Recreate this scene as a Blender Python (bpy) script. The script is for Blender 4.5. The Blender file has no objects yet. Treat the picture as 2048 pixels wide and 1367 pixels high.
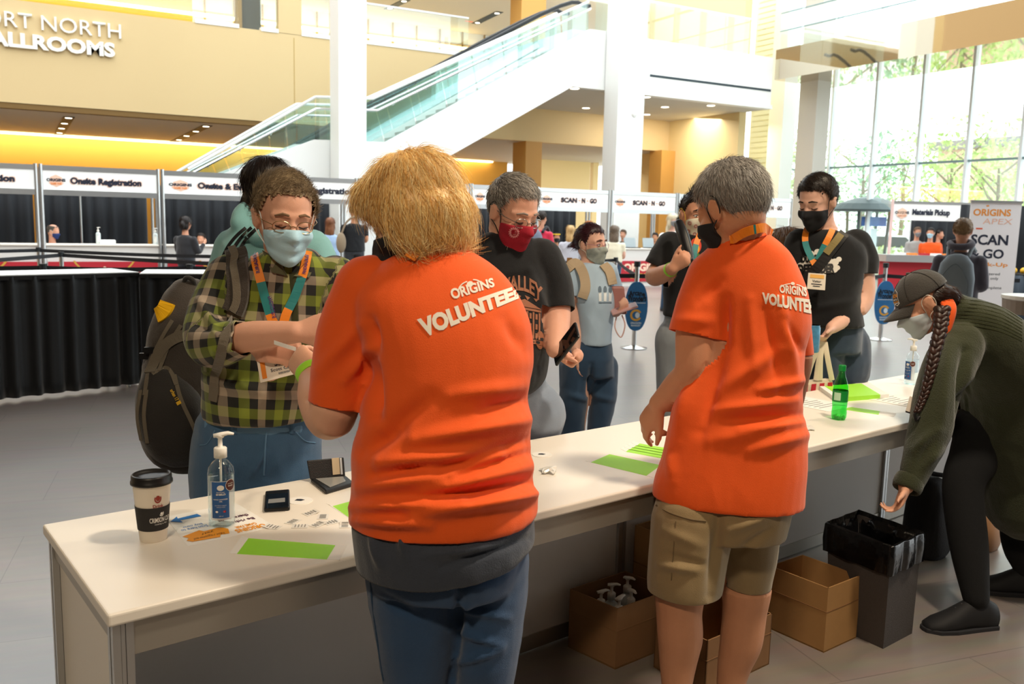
import bpy, bmesh, math, random
import numpy as np
from mathutils import Vector, Matrix, noise
from mathutils.bvhtree import BVHTree
random.seed(7); np.random.seed(7)
scene = bpy.context.scene
COL = scene.collection
# ------------------------------------------------------------------ camera
IW, IH, FPX = 2048, 1367, 1755.5
CZ = 1.62
YAW, PITCH, ROLL = .508906, .136886, .0238875
EYE = np.array([0, 0, CZ])
_f = np.array([math.sin(YAW)*math.cos(PITCH), math.cos(YAW)*math.cos(PITCH), -math.sin(PITCH)])
_r0 = np.array([math.cos(YAW), -math.sin(YAW), 0.]); _u0 = np.cross(_r0, _f)
VR = math.cos(ROLL)*_r0+math.sin(ROLL)*_u0
VU = -math.sin(ROLL)*_r0+math.cos(ROLL)*_u0
VF = _f
RH = _r0                                        # horizontal view right
FH = np.array([math.sin(YAW), math.cos(YAW), 0.])   # horizontal view forward
UP = np.array([0, 0, 1.])
cam_d = bpy.data.cameras.new('camera'); cam = bpy.data.objects.new('camera', cam_d); COL.objects.link(cam)
cam_d.sensor_width = 36; cam_d.lens = FPX/IW*36; cam_d.clip_end = 400; cam_d.clip_start = .05
M = Matrix.Identity(4)
for i in range(3):
    M[i][0], M[i][1], M[i][2], M[i][3] = VR[i], VU[i], -VF[i], EYE[i]
cam.matrix_world = M
cam_d.dof.use_dof = True; cam_d.dof.focus_distance = 2.7; cam_d.dof.aperture_fstop = 6.5
scene.camera = cam
# ------------------------------------------------------------------ world, lamps, exposure
scene.view_settings.view_transform = 'Standard'; scene.view_settings.look = 'None'
scene.view_settings.gamma = 1; scene.view_settings.use_curve_mapping = False
scene.view_settings.exposure = 0.0
w = bpy.data.worlds.new('overcast_sky'); scene.world = w; w.use_nodes = True
bg = w.node_tree.nodes['Background']; bg.inputs[0].default_value = (.93, .98, 1, 1); bg.inputs[1].default_value = 3.5
def lamp(name, loc, target, energy, color, size=.3, kind='AREA', spread=None, sy=None):
    d = bpy.data.lights.new(name, kind); d.energy = energy; d.color = color
    if kind == 'AREA':
        d.size = size
        if sy: d.shape = 'RECTANGLE'; d.size_y = sy
        if spread: d.spread = math.radians(spread)
    else:
        d.shadow_soft_size = size
        if kind == 'SPOT': d.spot_size = math.radians(spread or 60); d.spot_blend = .5
    o = bpy.data.objects.new(name, d); COL.objects.link(o); o.location = loc
    o.rotation_euler = (Vector(target)-Vector(loc)).to_track_quat('-Z', 'Y').to_euler()
    return o
lamp('ceiling_spot_and_fill', (2.5, .7, 4.9), (1.3, 2.1, .9), 600, (1, .84, .64), .2, 'SPOT', 95)
lamp('ceiling_spot_and_fill', (-1.6, -1.4, 4.9), (.9, 2.0, 1.0), 60, (1, .82, .6), .5, 'AREA', 120)  # wide area light added as ambient fill, not a spot fixture
lamp('ceiling_spot_and_fill', (5.0, 1.9, 4.9), (3.2, 2.2, .4), 300, (1, .82, .58), .2, 'SPOT', 75)
# ------------------------------------------------------------------ small helpers
def V(*a): return np.array(a, float)
def nz(v):
    v = np.asarray(v, float); return v/max(1e-9, np.linalg.norm(v))
def ray(px, py): return VF+VR*((px-IW/2)/FPX)-VU*((py-IH/2)/FPX)
def at(px, py, d): return EYE+ray(px, py)*d
def onY(px, py, Y): r = ray(px, py); return EYE+r*(Y/r[1])
def onX(px, py, X): r = ray(px, py); return EYE+r*(X/r[0])
def onZ(px, py, z): r = ray(px, py); return EYE+r*((z-CZ)/r[2])
def pixv(P):
    q = np.asarray(P, float)-EYE; k = q@VF
    return np.stack([IW/2+FPX*(q@VR)/k, IH/2-FPX*(q@VU)/k, k], -1)
def tag(o, label=None, cat=None, group=None, kind=None):
    if label: o['label'] = label
    if cat: o['category'] = cat
    if group: o['group'] = group
    if kind: o['kind'] = kind
    return o
def thing(name, label, cat, loc=(0, 0, 0), group=None):
    o = bpy.data.objects.new(name, None); COL.objects.link(o); o.location = [float(c) for c in loc]
    o.empty_display_size = .1
    return tag(o, label, cat, group)
def par(o, parent):
    if parent is not None:
        o.parent = parent; o.matrix_parent_inverse = Matrix.Translation(-Vector(wl(parent)))
    return o
def wl(o):
    v = Vector(o.location)
    return v
class MB:
    def __init__(s): s.v = []; s.f = []; s.m = []; s.mi = 0
    def add(s, vs, fs):
        b = len(s.v); s.v.extend([tuple(map(float, p)) for p in vs]); s.f.extend([tuple(i+b for i in f) for f in fs]); s.m.extend([s.mi]*len(fs)); return s
    def box(s, c, size, ax=None, ay=None, az=None):
        ax = V(1, 0, 0) if ax is None else nz(ax); az = UP if az is None else nz(az); ay = np.cross(az, ax) if ay is None else nz(ay)
        c = np.asarray(c, float); h = np.asarray(size, float)/2
        vs = [c+ax*h[0]*i+ay*h[1]*j+az*h[2]*k for i in (-1, 1) for j in (-1, 1) for k in (-1, 1)]
        return s.add(vs, [(0, 1, 3, 2), (4, 6, 7, 5), (0, 4, 5, 1), (2, 3, 7, 6), (0, 2, 6, 4), (1, 5, 7, 3)])
    def bx(s, a, b):
        a = np.asarray(a, float); b = np.asarray(b, float); return s.box((a+b)/2, np.abs(b-a))
    def prism(s, pts, ext):
        pts = [np.asarray(p, float) for p in pts]; e = np.asarray(ext, float); n = len(pts)
        return s.add(pts+[p+e for p in pts], [tuple(range(n))[::-1], tuple(range(n, 2*n))]+[(i, (i+1) % n, (i+1) % n+n, i+n) for i in range(n)])
    def tube(s, pts, rad, n=12, up=None, cap=True, round_=False, closed=False):
        """rad: number, list of numbers or list of (ra, rb); up: direction of ra"""
        pts = [np.asarray(p, float) for p in pts]; m = len(pts)
        rad = [rad]*m if np.isscalar(rad) or isinstance(rad, tuple) else list(rad)
        rad = [(q, q) if np.isscalar(q) else q for q in rad]
        T = [nz(pts[(i+1) % m]-pts[i-1]) if closed else nz(pts[min(i+1, m-1)]-pts[max(i-1, 0)]) for i in range(m)]
        if round_:
            t0, t1 = T[0], T[-1]; a0 = min(rad[0]); a1 = min(rad[-1]); P = []; Rr = []; TT = []
            for q in (88, 65, 40, 18):
                a = math.radians(q); P.append(pts[0]-t0*a0*math.sin(a)); Rr.append((rad[0][0]*math.cos(a), rad[0][1]*math.cos(a))); TT.append(t0)
            P += pts; Rr += rad; TT += T
            for q in (18, 40, 65, 88):
                a = math.radians(q); P.append(pts[-1]+t1*a1*math.sin(a)); Rr.append((rad[-1][0]*math.cos(a), rad[-1][1]*math.cos(a))); TT.append(t1)
            pts, rad, T = P, Rr, TT; m = len(pts)
        if up is None:
            up = UP if abs(T[0][2]) < .9 else V(1, 0, 0)
        a = np.asarray(up, float); vs = []
        for i in range(m):
            a = nz(a-T[i]*(a@T[i])); b = np.cross(T[i], a)
            for k in range(n):
                t = 2*math.pi*k/n
                vs.append(pts[i]+a*rad[i][0]*math.cos(t)+b*rad[i][1]*math.sin(t))
        fs = [(i*n+k, i*n+(k+1) % n, (i+1)*n+(k+1) % n, (i+1)*n+k) for i in range(m-1) for k in range(n)]
        if closed: fs += [((m-1)*n+k, (m-1)*n+(k+1) % n, (k+1) % n, k) for k in range(n)]
        elif cap: fs += [tuple(range(n))[::-1], tuple((m-1)*n+k for k in range(n))]
        return s.add(vs, fs)
    def ell(s, c, r, R=None, n=20, m=12):
        c = np.asarray(c, float); r = (r, r, r) if np.isscalar(r) else r; vs = []; R = np.eye(3) if R is None else np.asarray(R)
        for j in range(m+1):
            p = math.pi*min(max(j/m, .004), .996)
            for k in range(n):
                t = 2*math.pi*k/n
                vs.append(c+R@V(r[0]*math.sin(p)*math.cos(t), r[1]*math.sin(p)*math.sin(t), r[2]*math.cos(p)))
        fs = [(j*n+k, (j+1)*n+k, (j+1)*n+(k+1) % n, j*n+(k+1) % n) for j in range(m) for k in range(n)]
        fs += [tuple(range(n)), tuple(m*n+k for k in range(n))[::-1]]
        return s.add(vs, fs)
    def lathe(s, c, prof, n=32, ax=None, cap=True):
        """prof: list of (radius, height)"""
        c = np.asarray(c, float); az = UP if ax is None else nz(ax); a = nz(np.cross(az, V(.3, .9, .1))); b = np.cross(az, a); vs = []
        for r, h in prof:
            for k in range(n):
                t = 2*math.pi*k/n; vs.append(c+az*h+a*r*math.cos(t)+b*r*math.sin(t))
        m = len(prof); fs = [(i*n+k, i*n+(k+1) % n, (i+1)*n+(k+1) % n, (i+1)*n+k) for i in range(m-1) for k in range(n)]
        if cap: fs += [tuple(range(n))[::-1], tuple((m-1)*n+k for k in range(n))]
        return s.add(vs, fs)
    def loft(s, rings, cap=True):
        n = len(rings[0]); vs = [p for r in rings for p in r]; m = len(rings)
        fs = [(i*n+k, i*n+(k+1) % n, (i+1)*n+(k+1) % n, (i+1)*n+k) for i in range(m-1) for k in range(n)]
        if cap: fs += [tuple(range(n))[::-1], tuple((m-1)*n+k for k in range(n))]
        return s.add(vs, fs)
    def grid(s, G):
        m = len(G); n = len(G[0]); return s.add([p for r in G for p in r], [(i*n+k, i*n+k+1, (i+1)*n+k+1, (i+1)*n+k) for i in range(m-1) for k in range(n-1)])
    def build(s, name, mat=None, parent=None, bevel=0, smooth=False, seg=2, fix=True):
        me = bpy.data.meshes.new(name); me.from_pydata(s.v, [], s.f); me.update()
        for x in (mat if isinstance(mat, (list, tuple)) else [mat]):
            if x is not None: me.materials.append(x)
        if any(s.m): me.polygons.foreach_set('material_index', s.m)
        if fix:
            b = bmesh.new(); b.from_mesh(me); bmesh.ops.recalc_face_normals(b, faces=b.faces); b.to_mesh(me); b.free()
        o = bpy.data.objects.new(name, me); COL.objects.link(o); par(o, parent)
        if parent is None and len(s.v):
            A = np.array(s.v); c = V(*((A.min(0)+A.max(0))/2)); c[2] = A[:, 2].min()
            me.transform(Matrix.Translation(-Vector(c))); o.location = c
        if bevel:
            bm = o.modifiers.new('edge', 'BEVEL'); bm.width = bevel; bm.segments = seg; bm.limit_method = 'ANGLE'; bm.angle_limit = math.radians(40)
        if smooth:
            me.polygons.foreach_set('use_smooth', [True]*len(me.polygons))
        return o
def cr(pts, n=8):
    """catmull-rom through points (any dimension)"""
    P = [np.asarray(p, float) for p in pts]; P = [2*P[0]-P[1]]+P+[2*P[-1]-P[-2]]; out = []
    for i in range(1, len(P)-2):
        a, b, c, d = P[i-1:i+3]
        for k in range(n):
            t = k/n; out.append(.5*(2*b+(c-a)*t+(2*a-5*b+4*c-d)*t*t+(3*b-a-3*c+d)*t**3))
    out.append(P[-2]); return out
# ------------------------------------------------------------------ materials
MATS = {}
def srgb(c):
    if isinstance(c, str): c = tuple(int(c[i:i+2], 16)/255 for i in (0, 2, 4))
    return tuple((x/12.92 if x <= .04045 else ((x+.055)/1.055)**2.4) for x in c)
def mat(name, col, rough=.6, metal=0, bump=0, bscale=200, var=0, vscale=6, emit=None, es=0, alpha=1, trans=0, ior=1.45, spec=None, sheen=0, coat=0, stretch=None, sss=0):
    if name in MATS: return MATS[name]
    m = bpy.data.materials.new(name); m.use_nodes = True; nt = m.node_tree; N = nt.nodes; L = nt.links; p = N['Principled BSDF']
    c = srgb(col); p.inputs['Base Color'].default_value = (*c, 1); p.inputs['Roughness'].default_value = rough; p.inputs['Metallic'].default_value = metal
    p.inputs['IOR'].default_value = ior
    if spec is not None: p.inputs['Specular IOR Level'].default_value = spec
    if trans: p.inputs['Transmission Weight'].default_value = trans
    if alpha < 1: p.inputs['Alpha'].default_value = alpha
    if sheen: p.inputs['Sheen Weight'].default_value = sheen
    if coat: p.inputs['Coat Weight'].default_value = coat
    if sss:
        p.inputs['Subsurface Weight'].default_value = sss; p.inputs['Subsurface Radius'].default_value = (.012, .005, .003); p.inputs['Subsurface Scale'].default_value = 1
    if emit: p.inputs['Emission Color'].default_value = (*srgb(emit), 1); p.inputs['Emission Strength'].default_value = es
    if bump or var:
        tc = N.new('ShaderNodeTexCoord'); src = tc.outputs['Object']
        if stretch:
            mp = N.new('ShaderNodeMapping'); mp.inputs['Scale'].default_value = stretch; L.new(src, mp.inputs['Vector']); src = mp.outputs['Vector']
    if var:
        nn = N.new('ShaderNodeTexNoise'); nn.inputs['Scale'].default_value = vscale; nn.inputs['Detail'].default_value = 5; L.new(src, nn.inputs['Vector'])
        mx = N.new('ShaderNodeMixRGB'); mx.blend_type = 'MIX'; mx.inputs[1].default_value = (*[x*(1-var) for x in c], 1); mx.inputs[2].default_value = (*[min(1, x*(1+var)) for x in c], 1)
        L.new(nn.outputs['Fac'], mx.inputs[0]); L.new(mx.outputs[0], p.inputs['Base Color'])
    if bump:
        nb = N.new('ShaderNodeTexNoise'); nb.inputs['Scale'].default_value = bscale; nb.inputs['Detail'].default_value = 3; L.new(src, nb.inputs['Vector'])
        bp = N.new('ShaderNodeBump'); bp.inputs['Strength'].default_value = bump; bp.inputs['Distance'].default_value = .004; L.new(nb.outputs['Fac'], bp.inputs['Height']); L.new(bp.outputs['Normal'], p.inputs['Normal'])
    MATS[name] = m; return m
def glassy(name, tint=(.9, .97, .96), rough=.0, op=.12):
    """thin sheet glass: mostly clear with a glossy share"""
    if name in MATS: return MATS[name]
    m = bpy.data.materials.new(name); m.use_nodes = True; nt = m.node_tree; N = nt.nodes; L = nt.links; N.clear()
    o = N.new('ShaderNodeOutputMaterial'); t = N.new('ShaderNodeBsdfTransparent'); t.inputs[0].default_value = (*tint, 1)
    g = N.new('ShaderNodeBsdfGlossy'); g.inputs['Roughness'].default_value = rough; g.inputs[0].default_value = (.95, 1, 1, 1)
    mx = N.new('ShaderNodeMixShader'); fr = N.new('ShaderNodeLayerWeight'); fr.inputs[0].default_value = .5; pw = N.new('ShaderNodeMath'); pw.operation = 'POWER'; pw.inputs[1].default_value = 5; L.new(fr.outputs['Facing'], pw.inputs[0])
    ad = N.new('ShaderNodeMath'); ad.operation = 'MULTIPLY_ADD'; ad.inputs[1].default_value = .7; ad.inputs[2].default_value = op; ad.use_clamp = True
    L.new(pw.outputs[0], ad.inputs[0]); L.new(ad.outputs[0], mx.inputs[0]); L.new(t.outputs[0], mx.inputs[1]); L.new(g.outputs[0], mx.inputs[2]); L.new(mx.outputs[0], o.inputs[0])
    MATS[name] = m; return m
WHITE = mat('white_paint', 'f0f1ee', .6)
TAN = mat('tan_wall_vinyl', 'd9bf8e', .55, bump=.15, bscale=60)
TAN2 = mat('tan_pillar_vinyl', 'c4934c', .5)
ALU = mat('brushed_aluminium', 'c9cbcc', .32, .9)
STEEL = mat('polished_steel', 'd8dadb', .18, 1)
BLACK = mat('black_plastic', '141416', .4)
PAPER = mat('white_paper', 'f4f2ec', .7)
PANEL = mat('white_laminate', 'f3ece0', .38)
# ------------------------------------------------------------------ flat artwork (letters, shapes) for planes or cloth
def text_geo(s, bold=0, track=1.0):
    cu = bpy.data.curves.new('t', 'FONT'); cu.body = s; cu.size = 1; cu.offset = bold; cu.resolution_u = 3; cu.space_character = track; cu.fill_mode = 'FRONT'
    o = bpy.data.objects.new('t', cu); COL.objects.link(o); dg = bpy.context.evaluated_depsgraph_get(); dg.update()
    me = o.evaluated_get(dg).to_mesh(); me.calc_loop_triangles()
    v = np.array([p.co[:2] for p in me.vertices]); f = [tuple(t.vertices) for t in me.loop_triangles]
    o.evaluated_get(dg).to_mesh_clear(); bpy.data.objects.remove(o); bpy.data.curves.remove(cu)
    return v, f
class Art:
    """drawing in a unit square, x right, y down"""
    def __init__(s): s.v = []; s.f = []; s.m = []
    def raw(s, v, f, mi=0):
        b = len(s.v); s.v += [tuple(p) for p in v]; s.f += [tuple(i+b for i in q) for q in f]; s.m += [mi]*len(f); return s
    def text(s, t, x0, y0, x1, y1, mi=0, bold=.02, slant=0, arc=0, track=1.0):
        v, f = text_geo(t, bold, track)
        if len(v) == 0: return s
        lo, hi = v.min(0), v.max(0); q = (v-lo)/np.maximum(hi-lo, 1e-6)
        X = x0+q[:, 0]*(x1-x0); Y = y1-q[:, 1]*(y1-y0)
        if arc: Y = Y+arc*((q[:, 0]-.5)**2*4)
        if slant: X = X+slant*q[:, 1]*(y1-y0)
        return s.raw(np.stack([X, Y], 1), f, mi)
    def poly(s, pts, mi=0): return s.raw(pts, [tuple(range(len(pts)))], mi)
    def rect(s, x0, y0, x1, y1, mi=0): return s.poly([(x0, y0), (x1, y0), (x1, y1), (x0, y1)], mi)
    def disc(s, x, y, rx, ry, mi=0, n=20): return s.poly([(x+rx*math.cos(6.2832*k/n), y+ry*math.sin(6.2832*k/n)) for k in range(n)], mi)
    def arcband(s, x, y, rx, ry, w, a0, a1, mi=0, n=16):
        for k in range(n):
            p = [math.radians(a0+(a1-a0)*(k+q)/n) for q in (0, 1)]
            s.poly([(x+rx*math.cos(p[0]), y-ry*math.sin(p[0])), (x+rx*math.cos(p[1]), y-ry*math.sin(p[1])), (x+rx*(1-w)*math.cos(p[1]), y-ry*(1-w)*math.sin(p[1])), (x+rx*(1-w)*math.cos(p[0]), y-ry*(1-w)*math.sin(p[0]))], mi)
        return s
    def line(s, pts, w, mi=0):
        for a, b in zip(pts, pts[1:]):
            a = np.array(a, float); b = np.array(b, float); d = nz(b-a); n = np.array([-d[1], d[0]])*w/2
            s.poly([a+n, b+n, b-n, a-n], mi)
        return s
    def cut(s, nx, ny):
        bm = bmesh.new(); vs = [bm.verts.new((p[0], p[1], 0)) for p in s.v]
        for f, m in zip(s.f, s.m):
            try: bm.faces.new([vs[i] for i in f]).material_index = m
            except ValueError: pass
        for k in range(1, nx): bmesh.ops.bisect_plane(bm, geom=bm.verts[:]+bm.edges[:]+bm.faces[:], plane_co=(k/nx, 0, 0), plane_no=(1, 0, 0))
        for k in range(1, ny): bmesh.ops.bisect_plane(bm, geom=bm.verts[:]+bm.edges[:]+bm.faces[:], plane_co=(0, k/ny, 0), plane_no=(0, 1, 0))
        bm.verts.index_update(); s.v = [(p.co.x, p.co.y) for p in bm.verts]; s.f = [tuple(q.index for q in f.verts) for f in bm.faces]; s.m = [f.material_index for f in bm.faces]; bm.free(); return s
    def plane(s, name, o, ux, uy, mats, parent=None, off=.0008, ext=0):
        """o: top-left corner; ux, uy: full width and full height vectors (uy pointing down)"""
        o = np.asarray(o, float); ux = np.asarray(ux, float); uy = np.asarray(uy, float); n = nz(np.cross(uy, ux))
        b = MB(); vs = [o+ux*p[0]+uy*p[1]+n*off for p in s.v]; b.v = [tuple(map(float, p)) for p in vs]; b.f = s.f; b.m = s.m
        ob = b.build(name, mats, parent, fix=False)
        if ext:
            sm = ob.modifiers.new('thickness', 'SOLIDIFY'); sm.thickness = ext; sm.offset = 0
        return ob
# ------------------------------------------------------------------ setting: floor, ceilings, walls, columns
def floor_mat():
    m = bpy.data.materials.new('grey_floor_tile'); m.use_nodes = True; nt = m.node_tree; N = nt.nodes; L = nt.links; p = N['Principled BSDF']
    tc = N.new('ShaderNodeTexCoord'); mp = N.new('ShaderNodeMapping'); mp.inputs['Rotation'].default_value = (0, 0, .16); L.new(tc.outputs['Object'], mp.inputs['Vector'])
    br = N.new('ShaderNodeTexBrick'); br.offset = .5; br.inputs['Scale'].default_value = 1; br.inputs['Brick Width'].default_value = 1.2; br.inputs['Row Height'].default_value = .6
    br.inputs['Mortar Size'].default_value = .0025; br.inputs['Color1'].default_value = (*srgb('81766e'), 1); br.inputs['Color2'].default_value = (*srgb('867b73'), 1); br.inputs['Mortar'].default_value = (*srgb('6b625c'), 1)
    L.new(mp.outputs[0], br.inputs['Vector'])
    n2 = N.new('ShaderNodeTexNoise'); n2.inputs['Scale'].default_value = 3; n2.inputs['Detail'].default_value = 8
    m2 = N.new('ShaderNodeMapping'); m2.inputs['Scale'].default_value = (1, 6, 1); L.new(mp.outputs[0], m2.inputs['Vector']); L.new(m2.outputs[0], n2.inputs['Vector'])
    mx = N.new('ShaderNodeMixRGB'); mx.blend_type = 'MULTIPLY'; mx.inputs[0].default_value = .35; L.new(br.outputs['Color'], mx.inputs[1]); L.new(n2.outputs['Color'], mx.inputs[2])
    hs = N.new('ShaderNodeHueSaturation'); hs.inputs['Saturation'].default_value = .8; hs.inputs['Value'].default_value = 1.15; L.new(mx.outputs[0], hs.inputs['Color']); L.new(hs.outputs[0], p.inputs['Base Color'])
    p.inputs['Roughness'].default_value = .3; p.inputs['IOR'].default_value = 1.75; return m
def struct(b, name, m, parent=None, **k): return tag(b.build(name, m, parent, **k), kind='structure')
struct(MB().bx((-14, -8, -.1), (24.2, 44, 0)), 'floor', floor_mat())
struct(MB().bx((24.2, -8, -.12), (70, 60, -.02)), 'ground', mat('outdoor_paving', 'd8d6cf', .8))
CEIL = mat('ceiling_board', 'd9d2c4', .8); WCEIL = mat('white_ceiling', 'ecebe6', .8)
struct(MB().bx((-14, -8, 5.0), (9.5, 8.8, 5.2)), 'ceiling', mat('dark_ceiling', '8a857e', .8))
struct(MB().bx((-14, -8.2, 0), (24, -8, 14)), 'wall_back', mat('back_wall_grey', '77716b', .8))
struct(MB().bx((-14.2, -8, 0), (-14, 44, 21)), 'wall_left', mat('brown_wall', '9c835f', .6))
YW = 26.0
K = YW/24
def zy(z): return 1.62+(z-1.62)*K
Z1, Z2, ZS = zy(4.07), zy(6.38), zy(5.08)          # soffit of the ballroom wall, its top, soffit of the balcony
xe = onY(520, 300, YW)[0]
# ballroom wall over the concourse
struct(MB().bx((-14, YW, Z1), (24, YW+.3, Z2)), 'wall_ballroom', TAN)
b = MB()
for x in (onY(589, 200, YW)[0],): b.bx((x-.012, YW-.004, Z1+.1), (x+.012, YW, Z2-.1))
struct(b, 'trim_1', mat('panel_joint', 'b99858', .6))
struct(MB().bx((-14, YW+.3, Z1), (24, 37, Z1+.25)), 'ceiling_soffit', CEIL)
struct(MB().bx((-14, 36, 0), (onY(1015, 340, 36)[0], 36.3, Z1)), 'wall_cove', mat('golden_wall', 'd8a750', .5))
b = MB(); x1 = onY(980, 320, 36)[0]
struct(MB().bx((-14, 35.7, Z1-.07), (x1, 35.95, Z1-.02)), 'trim_2', mat('cove_led', 'ffffff', .5, emit='ffe0a0', es=6))
lamp('cove_lamp', (3, 35.2, Z1-.1), (3, 36, 2.6), 300, (1, .80, .45), 20, sy=.2)
lamp('cove_lamp', (14, 35.2, Z1-.1), (14, 36, 2.6), 100, (1, .80, .45), 7, sy=.2)
lamp('downlight_and_room_fill', ((onY(1300, 214, YW)[0]), 24, zy(5.0)), (onY(1300, 214, YW)[0], 24.6, 0), 260, (1, .93, .8), 5, sy=1.5)
lamp('downlight_and_room_fill', (onY(1150, 300, 30)[0], 30, Z1-.1), (onY(1150, 300, 30)[0], 31, 0), 260, (1, .93, .8), 4)  # unseen area light added to brighten the far room, no downlight there
# edge of the dark soffit beyond the wall
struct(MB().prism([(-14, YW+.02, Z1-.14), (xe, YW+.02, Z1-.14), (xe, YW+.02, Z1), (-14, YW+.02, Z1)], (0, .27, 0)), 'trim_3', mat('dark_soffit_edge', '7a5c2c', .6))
# piers, fascia right side
def pier(pa, pb, py, Y, z0, z1, dep, name, m): return struct(MB().bx((onY(pa, py, Y)[0], Y, z0), (onY(pb, py, Y)[0], Y+dep, z1)), name, m)
pier(1051, 1083, 330, YW-.02, 0, Z1, .9, 'pillar', TAN2)
xc = onY(1337, 300, YW)[0]
yn = 22.4
struct(MB().bx((xc, yn, 0), (xc+.3, YW+2.2, Z2+4)), 'wall_end', mat('pale_tan_wall', 'e6cf98', .55))
struct(MB().bx((xc-.62, YW-.4, 0), (xc-.002, YW+.3, Z1)), 'pillar', TAN2)
# far room behind the openings
ZF = Z1
struct(MB().bx((x1+.2, 33, 0), (onY(1180, 350, 33)[0], 33.2, ZF)), 'wall_far', mat('pale_tan_wall'  , 'e6cf98'))
b = MB()
for i in range(5):
    xx = onY(1186+i*34, 360, 33)[0]; b.bx((xx, 33, 0), (xx+.28, 33.25, ZF))
struct(b, 'trim_4', mat('pale_tan_wall', 'e6cf98'))
# upper floor behind the parapet
ZU = zy(8.9)
struct(MB().bx((-14, YW+.3, Z2-.4), (24, 44, Z2-.2)), 'floor_upper', CEIL)
struct(MB().bx((-14, YW+1.5, ZU), (24, 44, ZU+.2)), 'ceiling_upper', CEIL)
UB = YW+9
xa, xb_, xg = onY(385, 30, UB)[0], onY(950, 60, UB)[0], onY(1010, 60, UB)[0]
struct(MB().bx((-14, UB, Z2-.2), (xa, UB+.2, ZU)), 'wall_upper', mat('golden_wall', 'e0a838'))
struct(MB().bx((-14, UB-.35, ZU-.75), (xb_, UB-.1, ZU-.68)), 'trim_5', mat('cove_led', 'ffffff'))
FROST = mat('frosted_glass', 'e4ecf2', .35)
b = MB(); b.bx((xa, UB, Z2-.2), (xb_+2, UB+.1, ZU)); struct(b, 'wall_frosted', FROST)
b = MB()
for i in range(14):
    xx = xa+.4+i*1.05
    if xx < xb_+1.8: b.bx((xx, UB-.06, Z2-.2), (xx+.06, UB, ZU))
b.bx((xa, UB-.06, Z2+2.15), (xb_+1.8, UB, Z2+2.21)); struct(b, 'trim_6', mat('bronze_mullion', '9c8660', .5))
lamp('cove_lamp', (4, UB-.5, ZU-.5), (4, UB, Z2), 260, (1, .80, .45), 22, sy=.2)
# piers rising from the parapet, grey door between them
pier(557, 603, 30, YW, Z2-.01, ZU+2, .3, 'pillar', TAN)
pier(664, 690, 30, YW, Z2-.01, ZU+2, .3, 'pillar', TAN)
pier(476, 484, 30, YW+.6, Z2-.3, ZU, .5, 'pillar', mat('bronze_mullion', '9c8660'))
struct(MB().bx((onY(484, 30, YW+1)[0], YW+1, Z2-.3), (onY(522, 30, YW+1)[0], YW+1.1, ZU)), 'door_1', mat('grey_door', '6d716c', .5))
b = MB()
for pa, pb in ((390, 478), (522, 557), (603, 664), (733, 940)):
    A, B = onY(pa, 40, YW-.01)[0], onY(pb, 40, YW-.01)[0]; b.bx((A, YW-.02, Z2-.02), (B, YW+.2, Z2+.09))
struct(b, 'trim_7', WHITE)
for i, (pa, pb) in enumerate(((0, 390), (390, 478), (522, 557), (603, 664), (733, 940))):
    A, B = onY(pa, 40, YW)[0], onY(pb, 40, YW)[0]
    g = struct(MB().bx((A, YW+.1, Z2+.09), (B, YW+.115, Z2+1.15)), 'window_%d' % (i+1), glassy('guard_glass', (.93, .98, .97), 0, .07))
    struct(MB().bx((A, YW+.08, Z2+1.15), (B, YW+.135, Z2+1.2)), 'top_rail', ALU, g)
pier(1043, 1092, 20, YW+1.5, Z2-.3, ZU, .8, 'pillar', TAN2)
# wall lettering
sg = thing('wall_sign', 'white raised letters of the ballroom name on the tan upper wall', 'sign', (0, YW, 5.5))
LET = mat('white_letter', 'f4f2ea', .5)
def wall_text(s, pl, pr, py0, py1, Y, bold, parent, name):
    A = onY(pl, py0, Y); B = onY(pr, py0, Y); C = onY(pr, py1, Y); a = Art(); a.text(s, 0, 0, 1, 1, 0, bold)
    a.plane(name, (A[0], Y-.06, B[2]), (B[0]-A[0], 0, 0), (0, 0, C[2]-B[2]), [LET], parent, 0, .07)
wall_text('SHORT NORTH', -96, 241, 50, 79, YW, .0, sg, 'lettering')
wall_text('BALLROOMS', -46, 229, 87, 116, YW, .045, sg, 'lettering')
# white columns
def column(pa, pb, py, Y, dep): return struct(MB().bx((onY(pa, py, Y)[0], Y, 0), (onY(pb, py, Y)[0], Y+dep, 14)), 'column', WHITE)
column(677, 733, 100, 20.55, .66); column(1240, 1293, 100, 20.55, .66)
dt = MB().lathe(onY(1269, 227, 20.54), [(.09, -.02), (.1, 0), (.085, .03), (.03, .05)], 20, (0, -1, 0))
tag(dt.build('fire_alarm_strobe', WHITE, smooth=False), 'small round white strobe fixed high on the white column', 'alarm')
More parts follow.
